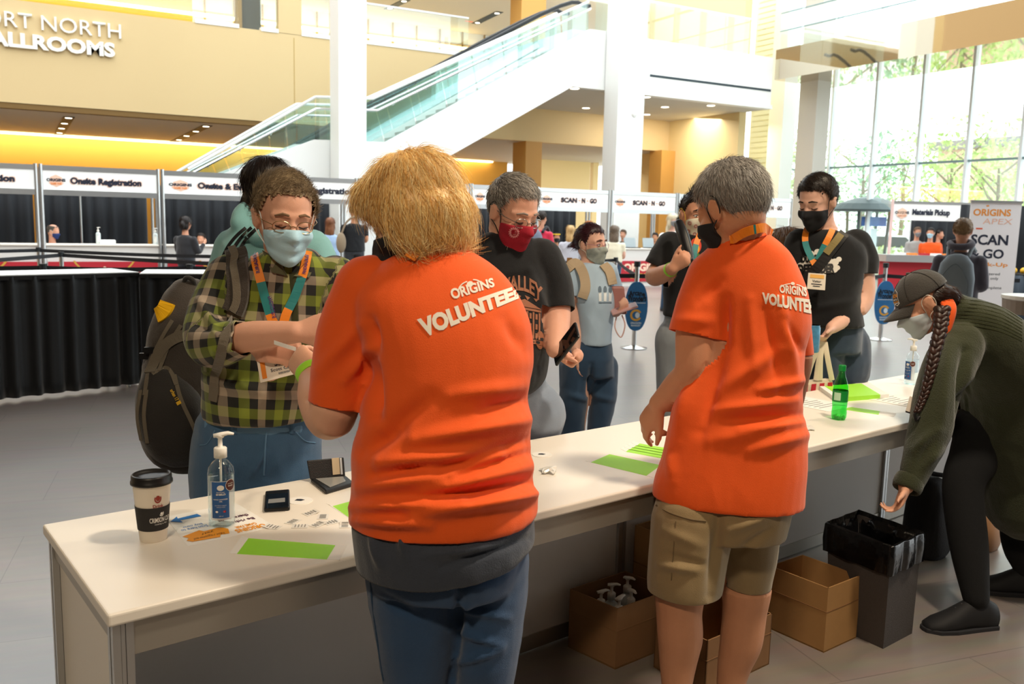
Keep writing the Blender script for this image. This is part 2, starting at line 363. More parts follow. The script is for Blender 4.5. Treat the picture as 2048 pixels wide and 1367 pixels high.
# ------------------------------------------------------------------ balcony
YB = 19.61*K; ZT = zy(6.53)
xB0, xB1 = onY(1150, 120, YB)[0], onY(1545, 150, YB)[0]
xM = onY(1238, 120, YB)[0]
bal = struct(MB().bx((xM, YB, ZS), (xB1, YW, ZT)).bx((xB0, YB+.2, ZS), (xM, YW, ZT)), 'balcony_slab', WHITE)
struct(MB().bx((xM+.02, YB-.06, ZS-.02), (xB1+.02, YB+.25, ZS+.1)), 'trim_8', WHITE)
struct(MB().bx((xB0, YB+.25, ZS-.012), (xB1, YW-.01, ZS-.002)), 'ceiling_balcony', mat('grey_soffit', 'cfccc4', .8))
A = onY(1300, 148, YB); B = onY(1541, 182, YB)
struct(MB().bx((A[0], YB-.012, B[2]-.02), (B[0], YB-.002, B[2]+.045)), 'trim_9', mat('dark_slot', '26343c', .5))
for px, py in ((1149, 177), (1172, 216), (1293, 194), (1293, 229), (1422, 211), (1330, 214)):
    p = onZ(px, py, ZS-.012); d = thing('downlight', 'round recessed downlight in the balcony soffit, %s' % {1149: 'at the head of the stair slope', 1172: 'by the tan wall', 1293: 'beside the column', 1422: 'nearest the window wall', 1330: 'midway along the slab'}[px] + (' rear' if (px, py) == (1293, 229) else ''), 'light', p, 'balcony downlights')
    MB().lathe(p, [(.13, -.02), (.15, -.02), (.15, .0)], 20, (0, 0, -1), False).build('trim_ring', WHITE, d); MB().lathe(p+V(0, 0, -.004), [(.12, 0), (.12, .004)], 20, (0, 0, -1)).build('lens', mat('lamp_lens', 'ffffff', .4, emit='fff2d8', es=6), d)
for a_, b_, Yg, n in ((1293, 1500, YB+.1, 4), (1190, 1232, YB+.1, 1)):
    X0, X1 = onY(a_, 60, Yg)[0], onY(b_, 60, Yg)[0]
    g = thing('glass_guard', 'clear glass balcony guard with pale top rail ' + ('right of the white column' if n > 1 else 'between stair head and white column'), 'railing', (X0, Yg, ZT))
    for i in range(n):
        w_ = (X1-X0)/n; MB().bx((X0+i*w_+.01, Yg, ZT), (X0+(i+1)*w_-.01, Yg+.015, ZT+1.05)).build('glass_panel', glassy('guard_glass'), g)
    MB().bx((X0, Yg-.02, ZT+1.05), (X1, Yg+.04, ZT+1.1)).build('top_rail', WHITE, g)
# upper tan volume right of the stair head, seen over the balcony
struct(MB().bx((onY(1352, 30, YW)[0], YW-.5, ZT), (onY(1376, 30, YW)[0], YW+.4, ZT+4)), 'pillar', TAN2)
# ------------------------------------------------------------------ staircase with landing, and the escalator behind it
st = thing('staircase', 'white sided staircase with glass guards rising right to the balcony', 'staircase', onY(800, 500, YB)*V(1, 1, 0))
P = lambda x, y, Y=YB: onY(x, y, Y)
def side(Y, nm):
    pts = [P(380, 372), P(628, 279), P(668, 280), P(772, 284), P(1181, 58), P(1236, 65), P(1236, 183), P(1145, 173), P(820, 357), P(820, 372)]
    pts[0][2] = max(pts[0][2], 1.9)
    pts = [V(p[0], Y, p[2]) for p in pts]; pts += [V(pts[-1][0], Y, 0), V(pts[0][0], Y, 0)]
    MB().prism(pts, (0, .16, 0)).build(nm, WHITE, st)
side(YB, 'stringer'); side(YB+1.7, 'stringer')
b = MB(); A = P(772, 284); B = P(1181, 58); n = 20
for i in range(n):
    x = A[0]+(B[0]-A[0])*i/n; z = A[2]+(B[2]-A[2])*i/n; b.bx((x, YB+.16, z-.3), (x+(B[0]-A[0])/n+.03, YB+1.7, z-.1))
A1 = P(500, 330); B1 = P(640, 279)
for i in range(10):
    x = A1[0]+(B1[0]-A1[0])*i/10; z = A1[2]+(B1[2]-A1[2])*i/10; b.bx((x, YB+.16, z-.3), (x+(B1[0]-A1[0])/10+.03, YB+1.7, z-.1))
b.bx((B1[0], YB+.16, B1[2]-.35), (A[0], YB+1.7, B1[2]-.15)); b.build('treads', mat('stair_tread', 'b9b8b4', .6), st)
GL = glassy('stair_glass', (.86, .96, .95), 0, .10)
def guard(Y, seg, npan):
    (b0, b1, t0, t1) = seg
    for i in range(npan):
        q = [b0+(b1-b0)*(i+.02)/npan, b0+(b1-b0)*(i+.98)/npan, t0+(t1-t0)*(i+.98)/npan, t0+(t1-t0)*(i+.02)/npan]
        MB().prism([V(p[0], Y, p[2]) for p in q], (0, .02, 0)).build('glass_panel', GL, st)
    MB().tube([V(t0[0], Y+.01, t0[2]), V(t1[0], Y+.01, t1[2])], .035, 8).build('top_rail', WHITE, st)
    f = .72
    h0, h1 = b0+(t0-b0)*f, b1+(t1-b1)*f
    MB().tube([V(h0[0], Y-.1, h0[2]), V(h1[0], Y-.1, h1[2])], .03, 8).build('handrail', STEEL, st)
    for i in range(npan):
        q = h0+(h1-h0)*(i+.5)/npan; MB().tube([V(q[0], Y-.1, q[2]), V(q[0], Y, q[2]-.06)], .015, 6).build('rail_bracket', STEEL, st)
for Y in (YB+.08, YB+1.75):
    guard(Y, (P(772, 284), P(1181, 58), P(748, 196), P(1181, 2)), 7); guard(Y, (P(402, 366), P(633, 279), P(378, 338), P(633, 193)), 4); guard(Y, (P(633, 279), P(772, 284), P(633, 193), P(748, 196)), 2)
ec = thing('escalator', 'escalator with black rubber handrails rising behind the glass sided staircase', 'escalator', (P(800, 400, YB+2.4)[0], YB+2.4, 0))
E0, E1 = P(480, 357, YB+2.1), P(1080, 30, YB+2.1)
for Y in (YB+2.1, YB+3.3):
    b0 = [V(p[0], Y, p[2]) for p in (P(380, 400, YB+2.1), E0, E1, P(1180, 12, YB+2.1))]
    MB().tube(cr(b0, 6), (.06), 10).build('handrail', mat('black_rubber', '17181a', .45), ec)
    q = [V(E0[0], Y, E0[2]-.9), V(E1[0], Y, E1[2]-.9), V(E1[0], Y, E1[2]-.06), V(E0[0], Y, E0[2]-.06)]
    MB().prism(q, (0, .02, 0)).build('balustrade', GL, ec)
    MB().tube([V(E0[0], Y, E0[2]-.9), V(E1[0], Y, E1[2]-.9)], (.14), 4).build('skirt_panel', ALU, ec)
b = MB()
for i in range(24):
    t = i/24; x = E0[0]+(E1[0]-E0[0])*t; z = E0[2]-1+(E1[2]-E0[2])*t; b.bx((x, YB+2.2, z-.2), (x+(E1[0]-E0[0])/24, YB+3.2, z))
b.build('steps', mat('escalator_step', '55585a', .5, .6), ec)
# ------------------------------------------------------------------ track lights and exit sign
LENS = mat('lamp_lens', 'ffffff', .4)
def strip(pts, z, lab):
    P_ = [onZ(px, py, z) for px, py in pts]; t = thing('light_strip', lab, 'light', P_[0], 'recessed light strips')
    d = nz(P_[-1]-P_[0]); MB().box((P_[0]+P_[-1])/2+V(0, 0, .001), (np.linalg.norm(P_[-1]-P_[0])+.5, .3, .03), d).build('recess', mat('dark_slot', '26343c'), t)
    for p in P_: MB().lathe(p+V(0, 0, -.02), [(.09, 0), (.11, .03), (.11, .05)], 14).build('spot', LENS, t)
zl = Z1-.002
strip([(137, 235), (129, 246), (123, 256), (119, 265), (115, 273)], zl, 'strip of five spots in the dark soffit nearer the left edge, under the wall letters')
strip([(412, 252), (392, 262), (373, 271), (358, 279), (344, 285)], zl, 'strip of five spots in the dark soffit nearer the staircase')
strip([(994, 26), (955, 45)], ZU-.002, 'strip of two spots in the upper ceiling near the tan pillar')
strip([(808, 2), (780, 16)], ZU-.002, 'strip of two spots in the upper ceiling beside the white column')
ex = thing('exit_sign', 'small red exit sign hanging from the upper ceiling', 'sign', onY(938, 37, YW+7))
p = onY(938, 37, YW+7); MB().box(p, (.34, .06, .24)).build('housing', mat('exit_red', 'e8574a', .4, emit='ff4030', es=.6), ex)
a = Art(); a.text('EXIT', .1, .2, .9, .8, 0, .03); a.plane('lettering', p+V(-.17, -.035, .12), (.34, 0, 0), (0, 0, -.24), [WHITE], ex)
# ------------------------------------------------------------------ curtain wall to the right with a mirror-clad bridge
XW = 24.0
GW = glassy('window_glass', (.95, .99, .98), 0, .1); MUL = mat('white_mullion', 'e9f0f3', .4)
ys = [25.2, 23.55]
for px in (1620, 1680, 1767, 1860, 1960, 2070, 2200): ys.append(onX(px, 60, XW)[1])
ys += [ys[-1]-1.65*k for k in range(1, 9)]
ys.sort(reverse=True)
for i in range(len(ys)-1):
    A, B = ys[i], ys[i+1]; wn = 'window_%d' % (i+6)
    g = struct(MB().bx((XW, B+.03, 0), (XW+.02, A-.03, 13)), wn, GW)
    struct(MB().bx((XW-.12, B-.04, 0), (XW+.1, B+.04, 13)), 'mullion', MUL, g)
    b = MB()
    for z in (.05, 3.65, 6.9, 10.2): b.bx((XW-.06, B+.04, z-.03), (XW+.06, A-.04, z+.03))
    struct(b, 'transom', mat('teal_transom', '7d979b', .4), g)
# louvred yellow screen outside, next to the tan end wall
b = MB()
for k in range(60): b.box(V(XW+1.0, 25.2, .15+k*.2), (.05, 1.9, .15), V(1, 0, .35))
b.bx((XW+1.02, 24.25, 0), (XW+1.1, 26.2, 12)); struct(b, 'exterior_louvres', mat('cream_louvre', 'efe6c8', .6))
struct(MB().bx((22.9, 22.45, 0), (23.5, 23.1, 13)), 'column', WHITE)
c3 = [onX(1605, 300, 22.6), onX(1640, 300, 22.6)]
struct(MB().bx((22.3, c3[1][1], 0), (22.9, c3[0][1], 14)), 'column', mat('shaded_white_paint', 'c9c2b8', .6))  # dark side of the white column, its shade put into the colour
br = MB(); MIR = mat('mirror_cladding', 'd9cdb9', .03, 1, bump=.12, bscale=1.2)
ZBm = 6.27; XBm = 21.25; yA = 21.3
struct(MB().bx((XBm, -8, ZBm), (XW-.14, yA, 7.2)), 'bridge_soffit', MIR)
for k in range(5):
    y0 = yA-.1-k*3.6
    g = thing('bridge_guard', 'frameless glass guard on the mirrored bridge, panel %s' % ('nearest the balcony', 'second from the balcony', 'third from the balcony', 'fourth from the balcony', 'farthest from the balcony')[k], 'railing', (XBm+.05, y0, 7.2), 'bridge glass guards')
    MB().bx((XBm+.05, y0-3.55, 7.2), (XBm+.065, y0, 8.3)).build('glass_panel', glassy('guard_glass'), g)
    for z in (7.75, 8.3): MB().tube([(XBm+.03, y0, z), (XBm+.03, y0-3.6, z)], .018, 6).build('cable', mat('teal_transom', '7d979b'), g)
# ------------------------------------------------------------------ outdoors
LEAF = [mat('leaf_%s' % n, c, .6) for n, c in (('pale', 'b4d49c'), ('fresh', 'c4dc92'), ('blue', 'a9ccb0'))]
for m in LEAF:
    p = m.node_tree.nodes['Principled BSDF']; p.inputs['Transmission Weight'].default_value = 0
BARK = mat('bark', '8f8577', .8)
def tree(X, Y, h, r, k, n, lab):
    t = thing('street_tree', lab, 'tree', (X, Y, 0), 'street trees beyond the window wall'); rs = random.Random(int(X*37+Y*11))
    MB().tube([(X, Y, 0), (X+.05, Y, h*.45), (X, Y+.1, h*.8)], [.13, .1, .04], 8).build('trunk', BARK, t)
    b = MB()
    for i in range(6):
        a = rs.random()*6.28; z = h*(.35+.08*i); b.tube([(X, Y, z), (X+math.cos(a)*r*.8, Y+math.sin(a)*r*.8, z+r*.6)], [.05, .015], 5)
    b.build('branches', BARK, t); b = MB()
    for i in range(n):
        u = rs.random(); ph = rs.random()*6.283; th = math.acos(2*rs.random()-1); q = r*(.35+.65*u**.5)*(1+.25*math.sin(3*ph+X)*math.sin(2*th))
        c = V(X+q*math.sin(th)*math.cos(ph), Y+q*math.sin(th)*math.sin(ph), h*.66+q*1.15*math.cos(th)); s = .08+.09*rs.random()
        d1 = nz(np.array([rs.gauss(0, 1) for _ in range(3)])); d2 = nz(np.cross(d1, np.array([rs.gauss(0, 1) for _ in range(3)])))
        b.add([c-d1*s, c-d2*s*.5, c+d1*s, c+d2*s*.5], [(0, 1, 2, 3)])
    b.build('foliage', LEAF[k], t, fix=False)
for i, (px, d, h, r, k, n, lab) in enumerate(((1565, 43, 6.4, 1.8, 0, 800, 'pale green tree outside, seen left of the grey column'), (1612, 47, 7.0, 2.0, 2, 800, 'tree outside half hidden by the grey column'), (1720, 38, 5.4, 1.9, 2, 700, 'thin crowned tree outside just right of the grey column'), (1800, 43, 6.0, 2.2, 0, 800, 'tree outside behind the pickup booth left post'), (1895, 36, 5.8, 2.3, 1, 850, 'yellow green tree outside above the pickup booth'), (1990, 33, 5.0, 2.2, 1, 850, 'yellow green tree outside above the roll up banner'), (2060, 40, 6.2, 2.4, 0, 800, 'tree outside against the brick building'))):
    p = at(px, 470, d); tree(p[0], p[1], h, r, k, n, lab)
p = at(2080, 400, 50); bd = thing('brick_building', 'pale brick building with dark roof across the street', 'building', (p[0], p[1], 0))
MB().bx((p[0]-2.4, p[1]-5, 0), (p[0]+12, p[1]+5, 6.4)).build('wall', mat('pale_brick', 'd9b8a4', .8), bd); MB().bx((p[0]-2.8, p[1]-5.4, 6.4), (p[0]+12, p[1]+5.4, 6.9)).build('roof', mat('roof_grey', '8d8788', .7), bd)
for i, px in enumerate((1760, 1880, 1800)):
    p = at(px, 500, (33, 30, 37)[i]); s = MB(); rs = random.Random(i)
    for k in range(500):
        c = V(p[0]+rs.gauss(0, .8), p[1]+rs.gauss(0, .8), .9*rs.random()+.1); d1 = nz(np.array([rs.gauss(0, 1) for _ in range(3)]))*.12; d2 = np.cross(d1, UP)*.5; s.add([c-d1, c-d2, c+d1, c+d2], [(0, 1, 2, 3)])
    tag(s.build('clipped_bush', LEAF[1], fix=False), ('bright green bush outside below the bus shelter', 'bright green bush outside behind the pickup counter', 'bright green bush outside left of the pickup counter')[i], 'bush', 'bushes outside')
# bus shelter and parked car
p = at(1733, 470, 29); bs = thing('information_kiosk', 'dark domed street kiosk with a blue lit sign seen through the glass', 'kiosk', (p[0], p[1], 0))
DK = mat('kiosk_dark', '5f6d70', .5)
for i in (-1, 1):
    for j in (-1, 1): MB().tube([p*V(1, 1, 0)+RH*i*.42+FH*j*.42, p*V(1, 1, 0)+RH*i*.5+FH*j*.5+UP*2.25], .05, 6).build('post', DK, bs)
MB().lathe(p*V(1, 1, 0)+UP*2.2, [(1.15, 0), (1.2, .06), (.95, .25), (.55, .4), (.1, .5), (.05, .72), (.01, .74)], 24).build('canopy', DK, bs)
MB().box(p*V(1, 1, 0)+UP*1.88-FH*.5, (.8, .08, .3), RH).build('sign_board', mat('kiosk_blue', '4c74b8', .4), bs); MB().box(p*V(1, 1, 0)+UP*1.2-FH*.4, (.34, .06, .9), RH).build('map_case', mat('pale_case', 'dfe9ee', .3), bs)
p = at(1775, 490, 33)*V(1, 1, 0); cr_ = thing('parked_car', 'white car parked outside behind the street kiosk', 'car', p)
prof = [(-2.1, .35), (2.1, .35), (2.15, .8), (1.3, .95), (.7, 1.42), (-1.0, 1.45), (-1.7, 1.0), (-2.15, .9)]
MB().prism([p+RH*x+UP*z for x, z in prof], FH*1.7).build('body', mat('car_white', 'eef0f0', .2, coat=1), cr_, bevel=.06)
MB().prism([p-FH*.01+RH*x+UP*z for x, z in ((1.1, .97), (.66, 1.36), (-.95, 1.38), (-1.5, 1.0))], FH*.02).build('side_window', mat('car_window', '49565c', .1), cr_)
for x in (-1.3, 1.35):
    for f in (.05, 1.55): MB().lathe(p+RH*x+UP*.33+FH*(f-.06), [(.2, 0), (.33, .02), (.33, .2), (.2, .22)], 18, FH).build('wheel', mat('tyre', '2a2b2d', .7), cr_)
# ------------------------------------------------------------------ registration booths across the hall
Art.wrap = lambda s, name, fn, mats, parent=None: (lambda b: (setattr(b, 'v', [tuple(map(float, fn(p[0], p[1]))) for p in s.v]), setattr(b, 'f', s.f), setattr(b, 'm', s.m), b.build(name, mats, parent, fix=False))[-1])(MB())
YO = 18.6; ZO = lambda z: 1.62+(z-1.62)*.93
INK = mat('navy_ink', '23283a', .5); OR1 = mat('orange_ink', 'ef8a3c', .5); HALO = mat('peach_ink', 'f6cdb4', .6); PURP = mat('purple_ink', '4b3a66', .5); GREYI = mat('grey_ink', '8a8a88', .6); RED = mat('red_banner', 'b3202e', .6); GOLD = mat('gold_ink', 'c99a3c', .5)
DRAPE = mat('black_drape', '13171d', .78, sheen=.15)
def pleats(name, p0, p1, z0, z1, m, parent, amp=.05, per=.3, seed=0, n=None, flare=.4, cut=.0, nz_=10):
    p0 = np.asarray(p0, float); p1 = np.asarray(p1, float); d = p1-p0; L = np.linalg.norm(d); d /= L; nrm = V(d[1], -d[0], 0); n = n or int(L/per*10); rs = np.random.RandomState(seed)
    G = []; ph = rs.rand(6)*6.28
    for j in range(nz_+1):
        t = j/nz_; z = z1+(z0-z1)*t; row = []
        for i in range(n+1):
            s = L*i/n; a = amp*(1-flare+flare*t)
            o = a*(math.sin(s/per*6.283+ph[0]+1.2*math.sin(s*1.7+ph[1])+.3*t)+.45*math.sin(s/per*11.1+ph[2]+.5*t))
            row.append(np.append((p0+d*s+nrm*o)[:2], z))
        G.append(row)
    o = MB().grid(G).build(name, m, parent, smooth=True, fix=False); sm = o.modifiers.new('thickness', 'SOLIDIFY'); sm.thickness = .006; return o
def logo(a, x0, y0, x1, y1, ink=0, org=1, plate=2):
    w, h = x1-x0, y1-y0
    a.poly([(x0+w*.12, y0+h*.72), (x0+w*.2, y0+h*.2), (x0+w*.5, y0), (x0+w*.8, y0+h*.2), (x0+w*.88, y0+h*.72), (x0+w*.5, y1)], plate)
    a.text('ORIGINS', x0, y0+h*.3, x1, y0+h*.55, ink, .05); a.text('GAME FAIR', x0+w*.2, y0+h*.62, x1-w*.2, y0+h*.82, org, .04)
heads = [(-230, 72, 'Onsite Registration'), (82, 316, 'Onsite Registration'), (325, 632-28, 'Onsite & Event Registration'), (612, 712, 'Registration'), (718, 940, 'Onsite Registration'), (944, 1070, 'Onsite'), (1076, 1219, 'SCAN-N-GO'), (1225, 1354, 'SCAN-N-GO'), (1359, 1474, 'SCAN-N-GO'), (1479, 1586, 'SCAN-N-GO')]
where = ['cut by the picture edge', 'balding seated clerk behind it', 'next to the staircase foot', 'behind the man in plaid', 'behind the blonde volunteer', 'behind the man in the red mask', 'above the visitor in crimson', 'in front of the white column', 'behind the donut mask man', 'at the end of the booth row']
zt, zb = ZO(2.5), ZO(1.955)
for i, (pa, pb, s) in enumerate(heads):
    x0, x1 = onY(pa, 360, YO)[0], onY(pb, 360, YO)[0]; W_ = x1-x0
    t = thing('registration_booth', ('booth with header reading %s, ' % s.replace('&', 'and').replace('-', ' '))+where[i], 'booth', (x0, YO, 0), 'registration booths')
    for x in (x0, x1):
        MB().tube([(x, YO, 0), (x, YO, zt+.02)], .035, 8).build('post', ALU, t); MB().tube([(x, YO+1.0, 0), (x, YO+1.0, zt)], .03, 8).build('post', ALU, t)
    h = MB().bx((x0, YO-.01, zb), (x1, YO+.02, zt-.06)).build('header_panel', mat('header_white', 'f8f8f6', .5), t)
    MB().bx((x0, YO-.02, zt-.09), (x1, YO+.03, zt)).build('frame_rail', ALU, t); MB().bx((x0, YO-.02, zb-.04), (x1, YO+.03, zb+.06)).build('frame_rail', ALU, t)
    a = Art(); k = .165 if W_ > 1.9 else .2
    a.v = []; logo(a, .03, .2, .03+.16, .85)
    if s == 'SCAN-N-GO':
        for dx, dy, mi in ((-.006, .02, 2), (.006, -.02, 2), (0, 0, 0)): a.text('SCAN', .31+dx, .33+dy, .54+dx, .68+dy, mi, .05); a.text('N', .61+dx, .33+dy, .66+dx, .68+dy, mi, .05); a.text('GO', .73+dx, .33+dy, .83+dx, .68+dy, mi, .05)
        a.rect(.56, .49, .59, .54, 1); a.rect(.68, .49, .71, .54, 1)
    elif s == 'Registration':
        a = Art(); a.text(s, .02, .3, .98, .8, 0, .05)
    elif s == 'Onsite': a.text(s, .3, .3, .62, .72, 0, .05)
    else:
        r_ = .86 if i < 2 else .97
        for dx, dy, mi in ((-.006, .03, 2), (.006, -.03, 2), (0, 0, 0)): a.text(s, .23+dx, .3+dy, r_+dx, .76+dy, mi, .05)
    # header keeps the words only; layers sit a hair apart
    for mi, off in ((2, .002), (1, .004), (0, .006)):
        q = Art(); idx = [j for j, m_ in enumerate(a.m) if m_ == mi]; q.v = a.v; q.f = [a.f[j] for j in idx]; q.m = [0]*len(idx)
        if idx: q.plane('lettering', (x0+.03, YO-.011, zt-.1), (W_-.06, 0, 0), (0, 0, zb-zt+.16), [(INK, OR1, HALO)[mi]], h, off)
    if i < 3 or i in (5, 6): pleats('black_drape', (x0+.05, YO+1.45, 0), (x1-.05 if i != 2 else onY(658, 420, YO+1.45)[0], YO+1.45, 0), .03, zt-.25, DRAPE, t, .045, .27, i, nz_=3)
    if i in (1, 5, 6): MB().tube([((x0+x1)/2-.3, YO+1.38, 0), ((x0+x1)/2-.3, YO+1.38, zt-.25)], .022, 8).build('drape_pole', ALU, t)
    if i not in (3, 4):
        MB().bx((x0+.02, YO-.02, .96), (x1-.02, YO+.5, .99)).build('counter_top', PANEL, t, bevel=.004)
        MB().bx((x0+.03, YO+.02, .0), (x1-.03, YO+.05, .96)).build('counter_front', mat('booth_front', 'dcd9d4', .5), t)
        bn = MB().bx((x0+.05, YO-.012, .12), (x1-.05, YO+.012, .66)).build('red_banner', RED, t)
        a = Art()
        if i >= 6: a.text('ORIGINS', .2, .12, .8, .5, 0, .05); a.text('GAME FAIR', .3, .6, .7, .85, 1, .04)
        else:
            a.arcband(.5, -.3, .3, .8, .06, 200, 340, 1); a.disc(.5, .25, .02, .08, 0)
        a.plane('banner_print', (x0+.05, YO-.013, .66), (x1-x0-.1, 0, 0), (0, 0, -.54), [HALO, GOLD], bn, .003)
def sanitizer(p, s, lab, group=None, tint='e9f2f2', detail=False, spin=0, out=(0, -1, 0)):
    """clear pump bottle, p: centre of its base, s: scale, out: direction its label and spout face"""
    p = np.asarray(p, float); f = nz(out); r = np.cross(f, UP)*-1
    t = thing('hand_sanitizer_bottle', lab, 'bottle', p, group); c = lambda h: p+UP*h*s
    prof = [(.0, .004), (.028, 0), (.0335, .006), (.0335, .142), (.031, .158), (.02, .172), (.013, .178), (.013, .186)]
    if detail:
        MB().lathe(p, [(q*s, h*s) for q, h in prof], 36).build('bottle_body', glassy('clear_plastic', (.96, .985, .99), .02, .04), t, smooth=True)
        MB().lathe(p, [(q*s, h*s) for q, h in [(.0, .006), (.027, .003), (.032, .008), (.032, .135), (.0, .136)]], 36).build('gel', glassy('clear_gel', (.93, .97, .98), .05, .03), t, smooth=True)
    else: MB().lathe(p, [(q*s, h*s) for q, h in prof], 16).build('bottle_body', mat('pale_bottle', tint, .2, alpha=.75), t, smooth=True)
    WP = mat('pump_white', 'f1eee6', .4)
    MB().lathe(c(.183), [(.0165*s, 0), (.0165*s, .024*s), (.014*s, .027*s), (.006*s, .028*s), (.0055*s, .05*s), (.009*s, .052*s), (.011*s, .056*s), (.011*s, .06*s), (.004*s, .064*s)], 24).build('pump', WP, t, smooth=True)
    d = r*math.cos(spin)+f*math.sin(spin)
    MB().tube([c(.24)-d*.016*s, c(.243)+d*.004*s, c(.246)+d*.02*s, c(.243)+d*.034*s], [(.005*s, .010*s), (.006*s, .011*s), (.005*s, .008*s), (.003*s, .005*s)], 12, UP).build('spout', WP, t, smooth=True)
    MB().tube([c(.18), c(.02)], .003*s, 8).build('dip_tube', WP, t)
    lb = lambda mi: None
    a = Art()
    def wr(x, y, R_=.0337): th = (x-.5)*2.0; return p+(r*math.sin(th)+f*math.cos(th))*(R_*s)+UP*(.128-.103*y)*s
    if detail:
        q = Art(); q.rect(0, 0, 1, 1); q.cut(14, 2); L_ = q.wrap('label', lambda x, y: wr(x, y, .0338), [mat('label_pale', 'dfe3e6', .5, alpha=.55)], t)
        a.rect(.08, .02, .74, .95, 0); a.disc(.42, .17, .13, .07, 1); a.disc(.45, .16, .07, .035, 0); a.text('NORDIC', .27, .27, .57, .3, 1, .0); a.text('SHIELD', .25, .315, .6, .36, 1, .03)
        a.text('HAND SANITIZER', .15, .45, .68, .48, 1, .01); a.text('GEL', .36, .5, .48, .53, 1, .01); a.text('Kills 99.9% of germs', .2, .61, .62, .635, 1, 0); a.text('without water', .26, .65, .58, .67, 1, 0); a.text('500 ml', .35, .88, .5, .905, 1, 0)
        a.disc(.27, .78, .05, .028, 1); a.disc(.55, .78, .055, .03, 2); a.rect(.53, .765, .57, .795, 1); a.cut(14, 2)
        for mi, ofs, m_ in ((0, .0341, mat('label_blue', '2f5f9e', .5)), (1, .0344, PAPER), (2, .0344, RED)):
            k = Art(); k.v = a.v; k.f = [f_ for f_, z in zip(a.f, a.m) if z == mi]; k.m = [0]*len(k.f); k.wrap('label_print', lambda x, y, o=ofs: wr(x, y, o), [m_], L_)
        k = Art(); k.disc(.8, .12, .2, .15, 0); k.cut(16, 6); k.wrap('round_sticker', lambda x, y: wr(x, y, .0349), [mat('sticker_maroon', '5d2a26', .5)], t)
        k = Art(); k.text('ALCOHOL', .68, .07, .92, .09, 0, .02); k.text('BASED', .7, .12, .9, .15, 0, .02); k.arcband(.8, .12, .2, .15, .06, 0, 360, 0, 30); k.cut(16, 4); k.wrap('sticker_print', lambda x, y: wr(x, y, .0352), [PAPER], t)
    else:
        a.rect(.25, .05, .75, .9, 0); a.cut(8, 1); a.wrap('label', wr, [PAPER], t)
    return t
for px, py, lab in ((197, 486, 'white pump bottle on the booth counter, middle of the bay with the seated man'), (311, 486, 'white pump bottle on the booth counter beside the right post'), (880, 490, 'white pump bottle on the booth counter behind the blonde volunteer')):
    p = onY(px, py, YO+.2); sanitizer(V(p[0], YO+.2, .99), 1.3, lab, 'booth sanitizers')
p = onY(215, 484, YO+.25); tag(MB().box((p[0], YO+.25, 1.03), (.28, .22, .08)).build('paper_stack', PAPER, bevel=.01), 'low white stack of paper beside the booth pump bottle', 'paper')
for k, (px, lab) in enumerate(((1263, 'open laptop on the booth counter left of the white column'), (1300, 'open laptop on the booth counter in front of the seated clerk'))):
    p = onY(px, 485, YO+.25); t = thing('laptop', lab, 'laptop', (p[0], YO+.25, .99), 'booth laptops')
    MB().box((p[0], YO+.2, 1.0), (.36, .25, .02)).build('keyboard_base', BLACK, t); MB().box((p[0], YO+.33, 1.13), (.36, .02, .25), az=(0, .2, 1)).build('screen', mat('laptop_screen', 'aeb9bd', .3), t)
# ------------------------------------------------------------------ tall tables with black skirts
ZTB = 1.06
def skirt_table(q, lab, seed):
    P_ = [onZ(px, py, ZTB) for px, py in q]; t = thing('skirted_table', lab, 'table', P_[0]*V(1, 1, 0), 'skirted tables')
    b = MB(); d = P_[1]-P_[0]; n = nz(V(-d[1], d[0], 0))*.62; b.prism([P_[0], P_[1], P_[1]+n, P_[0]+n], (0, 0, .012)); b.build('table_cloth_top', mat('white_cloth', 'f1f1ee', .7), t)
    for a_, c_, k in ((P_[0], P_[1], 0), (P_[1], P_[1]+n, 1)):
        pleats('skirt', a_, c_, .03, ZTB-.004, mat('black_skirt', '0c1016', .62, sheen=.25), t, .028, .17, seed+k)
        MB().box((a_+c_)/2+V(0, 0, -.012)-nz(np.cross(UP, c_-a_))*.012, (np.linalg.norm(c_-a_), .02, .035), c_-a_).build('hem_band', BLACK, t)
    for u in (.05, .95):
        for w_ in (.1, .9): q_ = P_[0]+d*u+n*w_; MB().tube([(q_[0], q_[1], 0), (q_[0], q_[1], ZTB)], .018, 6).build('leg', ALU, t)
skirt_table(((-260, 560), (277, 546)), 'white topped tall table with black pleated skirt, nearer the left edge', 3)
skirt_table(((279, 549), (778, 551)), 'white topped tall table with black pleated skirt, partly behind the man in plaid', 9)
# ------------------------------------------------------------------ queue stanchions, belts, oval signs
BELT = mat('black_belt', '16181d', .6)
def stanchion(px, py, d, lab, top=1.0):
    p = at(px, py, d)*V(1, 1, 0); t = thing('stanchion', lab, 'stanchion', p, 'queue stanchions')
    MB().lathe(p, [(.17, 0), (.175, .012), (.12, .025), (.05, .04)], 24).build('base', STEEL, t); MB().tube([p+UP*.03, p+UP*(top-.07)], .032, 12).build('post', STEEL, t)
    MB().tube([p+UP*(top-.07), p+UP*top], .042, 12).build('belt_head', mat('dark_steel', '3a3d40', .4, .7), t); return p
def belt(a, b, lab, z=.95, h=.055):
    L_ = np.linalg.norm(b-a); pts = [a+(b-a)*k/6+UP*(z-.02*math.sin(k/6*math.pi)) for k in range(7)]; m = MB()
    m.grid([[p+UP*o for p in pts] for o in (-h/2, h/2)]); o = m.build('belt', BELT, fix=False); o.modifiers.new('thickness', 'SOLIDIFY').thickness = .004
    tag(o, lab, 'belt', 'queue belts')
